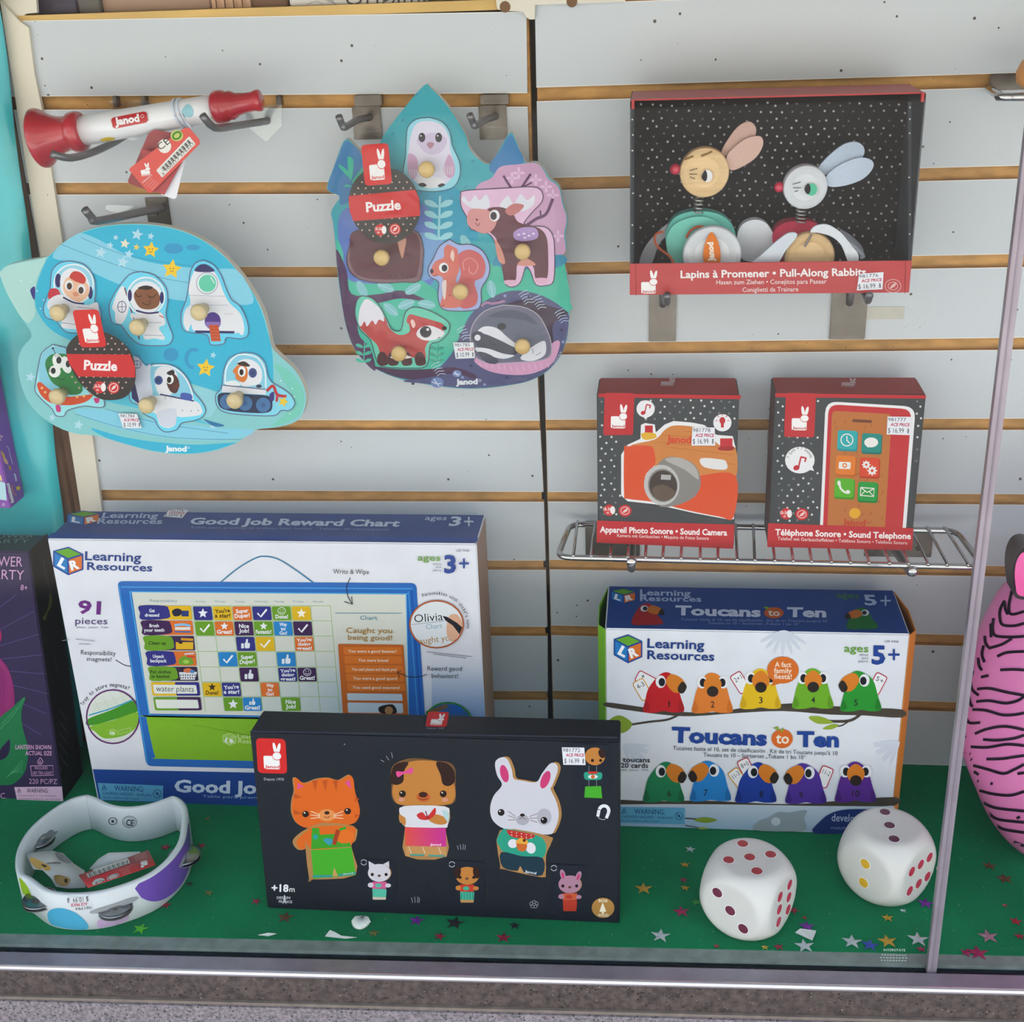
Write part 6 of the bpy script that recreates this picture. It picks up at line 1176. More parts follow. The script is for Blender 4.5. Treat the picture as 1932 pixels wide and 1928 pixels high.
for x0, y0, x1, y1, hx, tip, lab in ((1104, 984, 1207, 1050, 1191, (1191, 1061), 'metal shelf bracket under the camera box end of the wire shelf'), (1634, 1000, 1757, 1052, 1660, (1722, 1079), 'metal shelf bracket under the telephone box end of the wire shelf')):
    p, q = atY(x0, y0, -.003), atY(x1, y1, -.003); root = empty('shelf_bracket', ((p.x+q.x)/2, -.003, q.z), lab, 'bracket', 'brackets under the wire shelf')
    MB().box((p.x, -.0028, q.z), (q.x, -.0006, p.z)).build('plate', PLATE, root, bevel=.0007)
    for u in (.18, .8): MB().lathe((p.x+(q.x-p.x)*u, -.0027, q.z+(p.z-q.z)*.35), (0, -1, 0), [(0, .003), (.0006, .003)], 14).build('screw_hole', DARK, root)
    T = atY(*tip, -.104); z = SZ-.0075; hxw = T.x+(.0 if tip[0] < 1300 else -.012)
    MB().tube([V((hxw, -.003, z)), V((T.x, -.096, z)), V((T.x, -.104, T.z))], .0038, 12).build('arm', DSTEEL, root, smooth=True)
    MB().lathe((T.x, -.104, T.z), (0, -1, 0), [(-.002, .0045), (.001, .0045), (.002, .0035)], 14).build('end_cap', CHROME, root, smooth=True)
def boxdots(A, x0, y0, x1, y1, seed, avoid, slope=.05):
    r_ = random.Random(seed); a = []; b_ = []
    j = 0; y = y0
    while y < y1:
        x = x0+(16 if j % 2 else 0)
        while x < x1-(y-y0)*slope:
            px_, py_ = x+r_.uniform(-5, 5), y+r_.uniform(-4, 4)
            if not any(q[0] < px_ < q[2] and q[1] < py_ < q[3] for q in avoid): (a if r_.random() < .6 else b_).append((px_, py_))
            x += 40
        y += 24; j += 1
    A.dots('#d5d7d5', a, 4.6); A.dots('#7d8284', b_, 4.6)
def seals(A, x, y, s_=1.):
    A.ell('#cf3539', x, y, 23*s_, 23*s_); A.text('18-36', '#f0dcda', x-24*s_, y+2, x+8*s_, y+2, 13*s_, .02); A.text('m', '#f0dcda', x-10*s_, y+14*s_, x-1*s_, y+14*s_, 10*s_, .02); A.ell('#f0e9e9', x+14*s_, y, 10*s_, 16*s_)
    A.ell('#cf3539', x+64*s_, y+2, 26*s_, 24*s_); A.ring('#eac9c6', x+64*s_, y+2, 17*s_, 15*s_, 3); A.blob('#eac9c6', (x+54*s_, y+10*s_), (x+62*s_, y-2), (x+76*s_, y-8*s_), (x+70*s_, y+6*s_))
def note(A, col, x, y, s_): A.hold = True; A.line(col, 5*s_, (x-6*s_, y+16*s_), (x+2*s_, y-18*s_)); A.line(col, 5*s_, (x+1*s_, y-18*s_), (x+18*s_, y-14*s_)); A.line(col, 5*s_, (x+18*s_, y-16*s_), (x+14*s_, y-2*s_)); A.hold = False; A.ell(col, x-12*s_, y+16*s_, 10*s_, 8*s_, -20)
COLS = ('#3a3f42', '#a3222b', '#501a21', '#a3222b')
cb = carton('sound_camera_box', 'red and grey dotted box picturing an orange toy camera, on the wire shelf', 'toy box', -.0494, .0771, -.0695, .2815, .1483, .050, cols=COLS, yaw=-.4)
root, Fr, Tp, Rt, Lt = cb
A = Art(*Fr).fr(*FXD)
A.poly('#c3303a', (213, 134), (788, 140), (787, 156), (213, 148)); boxdots(A, 224, 164, 770, 640, 5, [(300, 240, 770, 640), (230, 130, 360, 300)])
A.rrect('#c3303a', (238, 130), (358, 132), (352, 300), (232, 302), .08); bunny_logo(A, (240, 160), (108, 2), (-2, 128), tile=False, badge='#c3303a', txt='#c3303a')
for x, y, a in ((403, 195, 37), (713, 251, 37)): A.ell('#ecebee', x, y, a, 35)
A.poly('#ecebee', (392, 226), (414, 226), (403, 238)); note(A, '#c22f3a', 405, 195, 1); A.ell('#c22f3a', 713, 242, 12, 14); A.quad('#c22f3a', 707, 254, 719, 270); A.hold = True
for k_ in range(5): an = math.radians(180+k_*45); A.line('#c22f3a', 3, (713+20*math.cos(an), 242+20*math.sin(an)), (713+28*math.cos(an), 242+28*math.sin(an)))
A.hold = False
cam = ((330, 340), (382, 316), (384, 260), (400, 252), (440, 258), (444, 290), (480, 258), (516, 244), (590, 250), (640, 260), (690, 300), (755, 305), (764, 344), (766, 345), (760, 640), (740, 642), (600, 616), (440, 580), (330, 568), (304, 545), (304, 380))
A.poly('#ecebee', *cam); A.hold = True
A.blob('#d18a4a', (335, 350), (440, 318), (480, 280), (520, 262), (600, 268), (650, 290), (700, 340), (765, 352), (768, 470), (700, 480), (600, 500), (430, 420)); A.hold = False; A.lift += A.step
A.hold = True
for p_ in ((470, 300, 620, 310), (450, 330, 700, 350), (560, 285, 640, 292), (500, 350, 760, 380), (640, 400, 766, 420)): A.line('#b9742f', 2.5, p_[:2], p_[2:])
A.blob('#dc5a2e', (316, 360), (330, 346), (420, 344), (438, 370), (440, 420), (400, 470), (420, 560), (500, 570), (560, 500), (640, 462), (768, 466), (758, 632), (700, 630), (560, 602), (440, 572), (330, 558), (316, 540)); A.hold = False; A.lift += A.step
A.hold = True; A.quad('#c62d3a', 400, 262, 432, 300); A.blob('#e0b43a', (384, 300), (400, 290), (440, 294), (444, 312), (400, 320)); A.quad('#c62d3a', 704, 314, 754, 356); A.blob('#a8242f', (700, 350), (756, 346), (754, 362), (704, 362)); A.hold = False; A.lift += A.step
A.text('Janod', '#d2502f', 488, 330, 586, 334, 28, .04); A.blob('#e3e2e2', (625, 395), (700, 398), (728, 408), (726, 440), (640, 430))
A.blob('#8f8c88', (430, 470), (470, 400), (530, 390), (600, 420), (626, 490), (600, 550), (520, 586), (450, 580)); A.blob('#b5b2ae', (480, 400), (540, 392), (600, 425), (616, 480), (560, 440)); A.ell('#c3c2c1', 468, 502, 72, 82, -8); A.ell('#8b8886', 472, 504, 60, 68, -8); A.ell('#4a3f3a', 474, 505, 56, 62, -8); A.blob('#6b5a4e', (430, 520), (470, 500), (524, 530), (500, 560), (450, 560)); A.poly('#b5b3b3', (466, 460), (506, 462), (504, 482), (464, 480))
seals(A, 256, 604)
A.poly('#c3303a', (207, 646), (762, 662), (757, 760), (205, 735)); A.text('Appareil Photo Sonore • Sound Camera', '#f4eeee', 218, 693, 732, 706, 23, .03); A.text('Kamera mit Geräuschen • Máquina de Fotos Sonora', '#efdfde', 288, 712, 658, 724, 13, .004)
A.build('front_print', root)
A = Art(*Fr, lift=.0010).fr(*FXD); price_tag('price_sticker', root, A, (592, 268), (682, 269), (684, 342), (588, 342), '981778', '$ 16.99')
A = Art(*Tp).fr(*FXD); bunny_logo(A, (446, 62), (96, 0), (-4, 48), tile=False, badge='#a3222b', ink='#d8b9bd', txt='#a3222b'); A.build('top_print', root)
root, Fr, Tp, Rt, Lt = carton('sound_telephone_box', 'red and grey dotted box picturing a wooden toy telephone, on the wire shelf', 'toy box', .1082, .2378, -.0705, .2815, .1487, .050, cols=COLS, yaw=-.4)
A = Art(*Fr).fr(*FXD)
A.poly('#c3303a', (926, 132), (1536, 140), (1535, 154), (928, 148)); boxdots(A, 940, 164, 1524, 650, 8, [(1100, 150, 1488, 690), (960, 130, 1096, 306), (970, 340, 1090, 470)], .085)
A.rrect('#c3303a', (970, 130), (1092, 132), (1084, 310), (962, 308), .08); bunny_logo(A, (970, 168), (112, 2), (-2, 128), tile=False, badge='#c3303a', txt='#c3303a')
A.ell('#ecebee', 1026, 402, 60, 54); A.poly('#ecebee', (1060, 440), (1084, 446), (1074, 424)); note(A, '#c22f3a', 1028, 412, 1.3); A.arc('7 Sons • 7 Sounds', '#4a4245', 1026, 402, 42, -80, 80, 13)
A.rrect('#ecebee', (1130, 164), (1494, 186), (1450, 740), (1104, 740), .13)
A.rrect('#c6343c', (1142, 176), (1478, 196), (1436, 740), (1116, 740), .12)
A.rrect('#c07a40', (1156, 202), (1398, 216), (1366, 740), (1134, 740), .08); A.hold = True
r_ = random.Random(2)
for q in range(46): x, y = r_.uniform(1164, 1372), r_.uniform(230, 650); A.line('#9a5c2c', 2.5, (x, y), (x-6, y+12))
A.hold = False; A.line('#7a4a2c', 12, (1238, 242), (1316, 246))
for x, y, c_, c2 in ((1218, 322, '#2fb0b4', '#26949a'), (1316, 334, '#149088', '#0f766f'), (1212, 424, '#e08430', '#bf6a20'), (1308, 432, '#d9502f', '#b63f22'), (1206, 516, '#5fb52c', '#4a9420'), (1300, 530, '#1fa046', '#177f36')):
    A.rrect(c2, (x-38, y-40), (x+44, y-36), (x+40, y+46), (x-42, y+42), .14); A.rrect(c_, (x-38, y-42), (x+40, y-38), (x+36, y+38), (x-42, y+34), .14)
I2 = '#ece9e6'
A.ring(I2, 1216, 320, 24, 24, 4); A.line(I2, 4, (1216, 304), (1216, 322), (1228, 334), sm=0); A.ell(I2, 1314, 330, 28, 20); A.poly(I2, (1290, 340), (1300, 350), (1312, 346)); A.rrect(I2, (1184, 408), (1232, 410), (1230, 438), (1182, 436), .2); A.ell('#e08430', 1207, 423, 10); A.ell(I2, 1207, 423, 5); A.ell(I2, 1294, 420, 13); A.ell(I2, 1318, 444, 15); A.ell('#d9502f', 1294, 420, 5); A.ell('#d9502f', 1318, 444, 6); A.hold = True
for q in range(8): an = q*.785; A.line(I2, 5, (1318+12*math.cos(an), 444+12*math.sin(an)), (1318+20*math.cos(an), 444+20*math.sin(an))); A.line(I2, 5, (1294+10*math.cos(an), 420+10*math.sin(an)), (1294+17*math.cos(an), 420+17*math.sin(an)))
A.line(I2, 8, (1186, 494), (1190, 514), (1206, 530), (1222, 534)); A.ell(I2, 1184, 494, 7, 10); A.ell(I2, 1220, 530, 9, 8); A.line(I2, 4, (1272, 512), (1326, 516), (1324, 548), (1270, 544), (1272, 512), sm=0); A.line(I2, 4, (1272, 512), (1298, 532), (1326, 516), sm=0); A.line(I2, 3, (1270, 544), (1290, 526)); A.line(I2, 3, (1324, 548), (1306, 528)); A.hold = False
A.ell('#e3b02f', 1248, 616, 23, 21); A.text('Janod', '#c2502c', 1198, 662, 1290, 668, 24, .045); A.ring('#c2502c', 1300, 652, 5, 5, 2)
seals(A, 970, 618)
A.poly('#c3303a', (898, 656), (1484, 676), (1479, 766), (894, 752)); A.text('Téléphone Sonore • Sound Telephone', '#f4eeee', 926, 704, 1474, 720, 24, .03); A.text('Telefon mit Geräuscheffekten • Teléfono Sonoro • Telefono Sonoro', '#efdfde', 936, 724, 1460, 742, 13, .004)
A.build('front_print', root)
A = Art(*Fr, lift=.0010).fr(*FXD); price_tag('price_sticker', root, A, (1380, 225), (1474, 226), (1472, 300), (1376, 297), '981777', '$ 16.99')
A = Art(*Tp).fr(*FXD); bunny_logo(A, (1172, 66), (98, 1), (2, 46), tile=False, badge='#a3222b', ink='#d8b9bd', txt='#a3222b'); A.build('top_print', root)
A = Art(*Lt).fr(*FXD); A.hold = True
for y in (330, 460): A.ring('#c9bcbc', 898, y, 5, 44, 3)
A.dots('#8a7f80', [(894+q % 3*6, 170+q*24) for q in range(18)], 2, 4); A.hold = False
A.build('side_print', root)
# ---------------------------------------------------------------- dice
DIE = mat('die_white', '#d2d2cf', .4, coat=.1)
def die(lab, cx, cy, yaw, top, left, right, a=.0338):
    root = empty('foam_die', (cx, cy, 0), lab, 'die', 'two large white dice'); root.rotation_euler = (0, 0, 0)
    n = 22; R = a*1.29; bm = bmesh.new(); Rz = Matrix.Rotation(yaw, 3, 'Z'); c = V((cx, cy, a))
    vs = {}; F = []; Vv = []
    def vert(d):
        key = tuple(round(q, 6) for q in d)
        if key not in vs:
            dn = V(d).normalized(); m_ = max(abs(q) for q in dn); r = ((a/m_)**-60+R**-60)**(-1/60); vs[key] = len(Vv); Vv.append(c+Rz @ (dn*r))
        return vs[key]
    for axis in range(3):
        for sg in (-1, 1):
            for i in range(n):
                for j in range(n):
                    q = []
                    for di, dj in ((0, 0), (1, 0), (1, 1), (0, 1)):
                        u, w_ = [math.tan((-1+2*(k_+dk)/n)*math.pi/4) for k_, dk in ((i, di), (j, dj))]
                        d = [0, 0, 0]; d[axis] = sg; d[(axis+1) % 3] = u; d[(axis+2) % 3] = w_; q.append(vert(d))
                    F.append(q)
    obj('body', Vv, F, DIE, root, smooth=True)
    ex, ey, ez = Rz @ V((1, 0, 0)), Rz @ V((0, 1, 0)), V((0, 0, 1)); proto = {}
    for (o, u, w_, pts, col, su, sw) in ((c+ez*a, ex, ey, *top), (c-ey*a, ex, ez, *left), (c+ex*a, ey, ez, *right)):
        nn = u.cross(w_)
        for i, j in pts:
            P = o+u*i*su+w_*j*sw
            b = MB()
            for rad, z0, mi in ((.0056, .00015, 0), (.0047, .0005, 1)):
                v = [P+(u*math.cos(t)+w_*math.sin(t))*rad+nn*z0 for t in [2*math.pi*q/20 for q in range(20)]]; b.add(v+[P+nn*(z0+.0002)], [(q, (q+1) % 20, 20) for q in range(20)], mi)
            b.build('pip', [mat('pip_rim', '#eeeeee', .4), mat('pip_'+col[1:], col, .35)], root)
P6 = [(i, j) for i in (-1, 1) for j in (-1, 0, 1)]; P6r = [(i, j) for i in (-1, 0, 1) for j in (-1, 1)]
die('white die with five red pips on top, beside the black box', .0879, -.2503, -.5271, ([(-1, 1), (-1, -1), (0, 0), (1, 1), (1, -1)], '#a92f3c', .0134, .0134), ([(-1, 1), (0, 0), (1, -1)], '#6b2840', .0128, .0134), (P6, '#bd3350', .0095, .0134))
die('white die with three maroon pips on top and two yellow pips, beside the glass joint', .2146, -.1982, -.7450, ([(-1, 1), (0, 0), (1, -1)], '#5f2a48', .0138, .0138), ([(0, .75), (0, -.75)], '#dcae2c', .0138, .0138), (P6r, '#bd3350', .0140, .0105))
# ---------------------------------------------------------------- tambourine
FXH = (0, 1480, 3.715); HT = .040
rim = [(600, 65), (480, 98), (330, 190), (200, 305), (125, 430), (104, 540), (120, 630)]; foot = [(240, 915), (350, 995), (470, 1025), (620, 1028), (760, 1010), (900, 970), (1030, 920), (1130, 865), (1230, 780), (1300, 690), (1340, 600), (1354, 480)]
rim2 = [(1316, 172), (1298, 124), (1258, 86), (1212, 72), (1150, 92), (1060, 124), (950, 144), (850, 144), (760, 122), (690, 88), (645, 70)]
PL = [atZ(x/FXH[2], FXH[1]+y/FXH[2], HT) for x, y in rim]+[atZ(x/FXH[2], FXH[1]+y/FXH[2], 0) for x, y in foot]+[atZ(x/FXH[2], FXH[1]+y/FXH[2], HT) for x, y in rim2]
O = smoothline([V((p.x, p.y, HT)) for p in PL], 4, True)
N = len(O); cen = sum(O, V())/N; root = empty('tambourine', (cen.x, cen.y, 0), 'white crescent tambourine with coloured dots and jingles, front left on the green floor', 'tambourine')
TW = mat('tambourine_white', '#ccd3d7', .35, coat=.2); th = .0062; v = []
for i in range(N):
    d = O[(i+1) % N]-O[i-1]; nn = V((-d.y, d.x, 0)).normalized(); nn = nn if nn.dot(cen-O[i]) > 0 or 80 < i < 0 else nn
    if (V((-d.y, d.x, 0))).dot(V((0, 0, 1)).cross(d)) < 0: nn = -nn
    e = .0018
    for off, z in ((e, 0), (0, e), (0, HT-e), (e, HT), (th-e, HT), (th, HT-e), (th, e), (th-e, 0)): v.append(V((O[i].x, O[i].y, 0))+nn*off+V((0, 0, z)))
sgn = sum((O[i].x*O[(i+1) % N].y-O[(i+1) % N].x*O[i].y) for i in range(N))
f = [(i*8+k_, i*8+(k_+1) % 8, ((i+1) % N)*8+(k_+1) % 8, ((i+1) % N)*8+k_) for i in range(N) for k_ in range(8)]
if sgn < 0:
    v = []
    for i in range(N):
        d = O[(i+1) % N]-O[i-1]; nn = V((d.y, -d.x, 0)).normalized(); e = .0018
        for off, z in ((e, 0), (0, e), (0, HT-e), (e, HT), (th-e, HT), (th, HT-e), (th, e), (th-e, 0)): v.append(V((O[i].x, O[i].y, 0))+nn*off+V((0, 0, z)))
fr_ = obj('frame', v, f, TW, root, smooth=True)
def wall_dot(col, ic, half, zc, R):
    b = MB(); n = 22; P = []
    for i in range(n+1):
        u = -1+2*i/n; h = math.sqrt(max(0, 1-u*u))*R; f_ = ic+u*half; k_ = int(f_) % N; q = O[k_].lerp(O[(k_+1) % N], f_-int(f_)); d = O[(k_+1) % N]-O[k_]; nn = V((d.y, -d.x, 0)).normalized(); nn = nn if nn.dot(q-cen) > 0 else -nn
        for j in range(7): z = max(.0022, zc-h)+(min(.0378, zc+h)-max(.0022, zc-h))*j/6; P.append(V((q.x, q.y, z))+nn*.0003)
    b.add(P, [(i*7+j, (i+1)*7+j, (i+1)*7+j+1, i*7+j+1) for i in range(n) for j in range(6)])
    b.build('colour_dot', mat('dot_'+col[1:], col, .35, coat=.2), root)
wall_dot('#6d49ad', 61.5, 11, .034, .0295)
for a_, kw in ((('#57b4d8', (332, 905), (372, 872), (440, 868), (530, 900), (600, 960), (618, 1010), (550, 1018), (440, 1005), (355, 975)), 6), (('#cdb3d6', (682, 962), (720, 938), (800, 925), (890, 906), (900, 940), (855, 970), (780, 996), (694, 1006)), 5), (('#9fc52f', (134, 650), (165, 680), (200, 730), (218, 780), (190, 782), (160, 760), (142, 700)), 5)):
    A = Art(bvh=bvh_of(fr_), lift=.0003).fr(*FXH); A.rings(*a_, k=kw); A.build('colour_dot', root, GLOSSINK)
A = Art(bvh=bvh_of(fr_), lift=.0003).fr(*FXH)
for p_ in (((632, 892), (700, 866), (800, 836), (900, 800), (962, 788), (968, 802), (920, 830), (820, 870), (720, 896), (645, 905)), ((1255, 575), (1280, 520), (1318, 440), (1330, 425), (1322, 480), (1290, 560), (1262, 582)), ((150, 762), (200, 790), (260, 830), (320, 870), (324, 884), (270, 864), (180, 815)), ((236, 470), (280, 420), (350, 350), (400, 325), (396, 345), (330, 405), (260, 472))): A = Art(bvh=bvh_of(fr_), lift=.0006).fr(*FXH); A.rings('#a9adb0', *p_, k=3); A.build('jingle_slot', root)
A = Art(bvh=bvh_of(fr_), lift=.0006).fr(*FXH)
A.ring('#4a5258', 908, 262, 50, 40, 3); A.text('CE', '#2f363b', 882, 284, 934, 290, 40, .02); A.ring('#4a5258', 908, 262, 38, 30, 2); A.ring('#5a6268', 790, 257, 28, 24, 5); A.ell('#4a5258', 790, 258, 10)
A.build('safety_mark', root)
A = Art(bvh=bvh_of(fr_), lift=.0006).fr(*FXH); A.rings('#e3e6ea', (462, 772), (626, 768), (650, 850), (640, 876), (520, 884), (470, 830), k=3, smooth=False)
A.text('$ 10.99  8', '#3d4047', 618, 786, 470, 796, 34); A.text('ACE PRICE', '#c23a5c', 612, 826, 496, 836, 20, .03); A.text('981794', '#3d4047', 640, 850, 528, 862, 20)
A.build('price_sticker', root, GLOSSINK)
JM = mat('jingle_steel', '#8e9093', .22, metal=1)
for x, y, z in ((800, 862, .018), (212, 838, .022), (1318, 508, .020), (330, 400, .022)):
    P = atZ(FXH[0]+x/FXH[2], FXH[1]+y/FXH[2], z)
    best = min(range(N), key=lambda i: (V((O[i].x, O[i].y, z))-P).length); q = V((O[best].x, O[best].y, z)); inn = (cen-q); inn.z = 0; q += inn.normalized()*.003
    for dz, s_ in ((.0012, 1), (-.0012, -1)):
        MB().lathe(q+V((0, 0, dz)), (0, 0, s_), [(.0006, .0145), (0, .0155), (.0006, .0155), (.0012, .013), (.0014, .008), (.0026, .006), (.0034, .003), (.0036, .0005)], 30).build('jingle', JM, root, smooth=True)
def sheet(name, parent, m, *quadpts, th_=.0004):
    """strip of paper: pairs of (x, y, z) across its width"""
    v = []
    for a, b_ in quadpts:
        for x, y, z in (a, b_): v.append(atZ(FXH[0]+x/FXH[2], FXH[1]+y/FXH[2], z))
    o = obj(name, v, [(2*i, 2*i+2, 2*i+3, 2*i+1) for i in range(len(quadpts)-1)], m, parent, smooth=True); o.modifiers.new('t', 'SOLIDIFY').thickness = th_; return o
PAPER = mat('paper_white', '#cacac8', .5)
lf = sheet('leaflet', root, PAPER, ((180, 486, .034), (232, 592, .028)), ((260, 472, .033), (300, 600, .026)), ((368, 464, .031), (362, 660, .020)), ((440, 480, .024), (392, 716, .012)), ((520, 556, .016), (480, 728, .008)), ((592, 602, .012), (600, 722, .008)))
A = Art(bvh=bvh_of(lf), lift=.0005).fr(*FXH); A.rings('#d9b36a', (206, 520), (240, 514), (300, 545), (352, 575), (350, 600), (300, 602), (240, 575), k=3); A.rings('#4a3a2a', (288, 558), (310, 562), (330, 574), (310, 578), k=2); A.line('#8a8a86', 12, (330, 552), (400, 548), (424, 552)); A.rings('#bfa06a', (380, 640), (430, 636), (490, 660), (480, 700), (440, 712), (395, 690), k=3); A.ell('#4a3a2a', 462, 674, 12, 16); A.rings('#8f9092', (388, 472), (430, 484), (500, 540), (470, 545), (410, 510), k=2); A.build('leaflet_print', lf)
sheet('leaflet', root, PAPER, ((624, 592, .006), (640, 600, .004)), ((690, 520, .014), (700, 590, .008)), ((760, 478, .020), (770, 570, .010)), ((980, 470, .022), (1010, 540, .014)))
tg = sheet('hang_tag', root, mat('card_c42f35', '#c42f35', .4), ((550, 634, .030), (616, 722, .0435)), ((800, 546, .031), (860, 640, .0435)), ((1040, 458, .032), (1092, 562, .0435)))
A = Art(bvh=bvh_of(tg), lift=.0005).fr(*FXH); curved_rrect(A, '#e8e6e2', (600, 616), (895, 516), (912, 552), (618, 654), 12, 4, .02); A.lift += .0003; A.hold = True
for q in range(26): x = 612+q*11; y = 632-q*3.8; A.line('#2b2b2e', 2+2.2*((q*5) % 3), (x, y-8), (x+11, y+18))
A.hold = False; A.rings('#eceae6', (646, 694), (670, 664), (716, 656), (734, 670), (712, 700), (668, 708), k=4); A.rings('#e9d9d6', (748, 660), (770, 632), (816, 620), (836, 634), (812, 664), (770, 672), k=4); A.lift += .0003; A.text('CE', '#2b2b2e', 724, 664, 662, 688, 24); A.ring('#8a3a3a', 792, 646, 36, 20, 4, -18); bunny_logo(A, (1066, 600), (-84, 26), (-22, -90), tile=False, badge='#c42f35', txt='#c42f35'); A.hold = True
for q in range(5): A.line('#e3a49f', 3, (840+q*6, 606+q*9), (900+q*6, 588+q*9)); A.line('#e3a49f', 3, (935+q*4, 505+q*8), (1020+q*4, 476+q*8))
A.hold = False; A.build('tag_print', tg)
# ---------------------------------------------------------------- confetti and scraps on the green floor
CM = {}
def foil(col):
    if col not in CM: CM[col] = mat('foil_'+col[1:], col, .3, metal=.35, bump=.1, bscale=400)
    return CM[col]
CN = {'silver': '#c3ced3', 'gold': '#cda337', 'magenta': '#a92a5c', 'crimson': '#9c2840', 'red': '#b02838', 'purple': '#8032a8', 'blue': '#3550b8', 'green': '#3f9a3f', 'lime': '#57c02c', 'dark': '#2b2a30', 'bronze': '#6a4a2c', 'rose': '#b08a98', 'olive': '#7c7a3a'}
def confetti(x, y, r, cn, where, rot, fx=(1130, 1480, 2.409), size=''):
    P = atZ(fx[0]+x/fx[2], fx[1]+y/fx[2], .0006); R = r/fx[2]/scale_at(P); p = []
    for i in range(10):
        a = math.radians(rot+36*i); k_ = R*1.08 if i % 2 == 0 else R*.45; p.append(P+V((k_*math.cos(a), k_*math.sin(a), .0004*(i % 3))))
    v = p+[P+V((0, 0, .0008))]+[q-V((0, 0, .0004)) for q in p]
    f = [(i, (i+1) % 10, 10) for i in range(10)]+[(i, 11+i, 11+(i+1) % 10, (i+1) % 10) for i in range(10)]+[tuple(range(11, 21))[::-1]]
    tag(obj('confetti_star', v, f, foil(CN[cn]), loc=P), f'{size}{cn} foil confetti star {where}', 'confetti', 'confetti stars on the green floor')
for a in ((415, 295, 22, 'silver', 'left of the front die, below the toucans box edge', 80), (392, 365, 20, 'gold', 'next below the lone silver star left of the front die', 95), (385, 434, 17, 'magenta', 'touching a gold star, left of the front die', 70), (392, 470, 19, 'gold', 'under a magenta star beside the front die', 84),
          (443, 534, 24, 'green', 'against the left corner of the front die', 110), (203, 473, 38, 'gold', 'standing alone beside the black box right end', 92), (375, 578, 36, 'magenta', 'lower left of the front die', 97), (280, 687, 42, 'silver', 'by the window channel left of the front die', 86), (885, 572, 24, 'crimson', 'touching the right face of the front die', 60),
          (935, 606, 11, 'red', 'above the purple star between the dice', 75), (945, 645, 34, 'purple', 'with a paper scrap over it between the dice', 88), (935, 733, 42, 'silver', 'below the paper scrap between the dice', 95), (817, 738, 22, 'crimson', 'just below the front die', 100), (755, 740, 16, 'gold', 'half hidden below the front die', 90), (535, 735, 14, 'crimson', 'against the window channel left of the front die bottom', 80),
          (1150, 714, 43, 'silver', 'left of the blue star', 84), (1232, 730, 38, 'blue', 'between a silver and a gold star by the channel', 80), (1312, 712, 41, 'gold', 'right of the blue star', 96), (1450, 703, 45, 'silver', 'left of the glass joint by the channel', 85), (1465, 748, 20, 'magenta', 'below the silver star by the glass joint', 93), (1312, 606, 25, 'gold', 'below the back die', 91), (1383, 573, 14, 'silver', 'just below the back die', 100),
          (1485, 540, 36, 'purple', 'between the back die and the glass joint', 80), (1770, 690, 44, 'rose', 'right of the glass joint', 94), (1722, 765, 46, 'magenta', 'on the channel right of the glass joint', 88), (1670, 765, 26, 'magenta', 'nearest the glass joint on its right, at the channel', 70), (1895, 622, 26, 'red', 'at the right edge of the floor, below the pink toy', 75), (1912, 690, 22, 'crimson', 'at the right edge beyond the rose star', 85), (1845, 550, 11, 'red', 'alone below the pink toy', 90), (1775, 370, 30, 'bronze', 'under the pink striped toy, left one of a pair', 80), (1845, 428, 36, 'bronze', 'under the pink striped toy, lower one of a pair', 96)):
    confetti(*a, size={11: 'tiny ', 14: 'small '}.get(a[2], ''))
FXG = (460, 1320, 2.611)
for a in ((985, 1012, 54, 'lime', 'in front of the tambourine', 84, FXH), (1160, 440, 36, 'crimson', 'inside the tambourine near its right wall', 90, FXH), (1412, 430, 32, 'crimson', 'just outside the right jingle of the tambourine', 80, FXH), (1330, 696, 26, 'dark', 'right of the tambourine purple dot', 95, FXH), (1465, 760, 30, 'olive', 'right of the tambourine', 88, FXH), (1795, 820, 34, 'crimson', 'left of the black box lower corner', 78, FXH), (1162, 845, 36, 'crimson', 'against the tambourine front wall', 92, FXH), (1455, 240, 20, 'olive', 'below the reward chart box', 85, FXH),
          (205, 1072, 40, 'bronze', 'below the left end of the black box', 90, FXG), (1040, 1100, 44, 'dark', 'in front of the middle of the black box', 84, FXG), (1335, 1113, 26, 'dark', 'in front of the right half of the black box', 96, FXG), (965, 1166, 28, 'crimson', 'on the channel in front of the black box middle', 80, FXG), (1280, 1172, 36, 'crimson', 'on the channel in front of the black box right half', 90, FXG), (850, 1088, 36, 'purple', 'tucked under the front edge of the black box', 86, FXG), (640, 1150, 26, 'olive', 'right of the white shell', 92, FXG)): confetti(*a)
P = atZ(460+580/2.611, 1320+1094/2.611, 0); b = MB()
for i in range(13):
    a = math.radians(25+130*i/12); b.tube([P+V((0, .0065, .001)), P+V((-math.cos(a)*.006, .0055-math.sin(a)*.009, .0035)), P+V((-math.cos(a)*.0088, .0045-math.sin(a)*.0155, .0012))], [.0006, .0011, .0013], 6)
tag(b.build('seashell', mat('shell', '#dfe6e0', .4), smooth=True, loc=P), 'small white ribbed shell lying in front of the black box', 'shell')
def scrap(lab, fx, *p):
    q = [atZ(fx[0]+x/fx[2], fx[1]+y/fx[2], z) for x, y, z in p]; v = q+[a-V((0, 0, .0003)) for a in q]; n = len(q)
    tag(obj('paper_scrap', v, [tuple(range(n)), tuple(range(n, 2*n))[::-1]]+[(i, n+i, n+(i+1) % n, (i+1) % n) for i in range(n)], mat('scrap_white', '#cfd5d2', .5), loc=q[0]), lab, 'paper scrap', 'torn paper scraps')
scrap('torn white paper scrap on the purple star between the dice', (1130, 1480, 2.409), (892, 672, .001), (915, 654, .003), (988, 664, .002), (970, 708, .001))
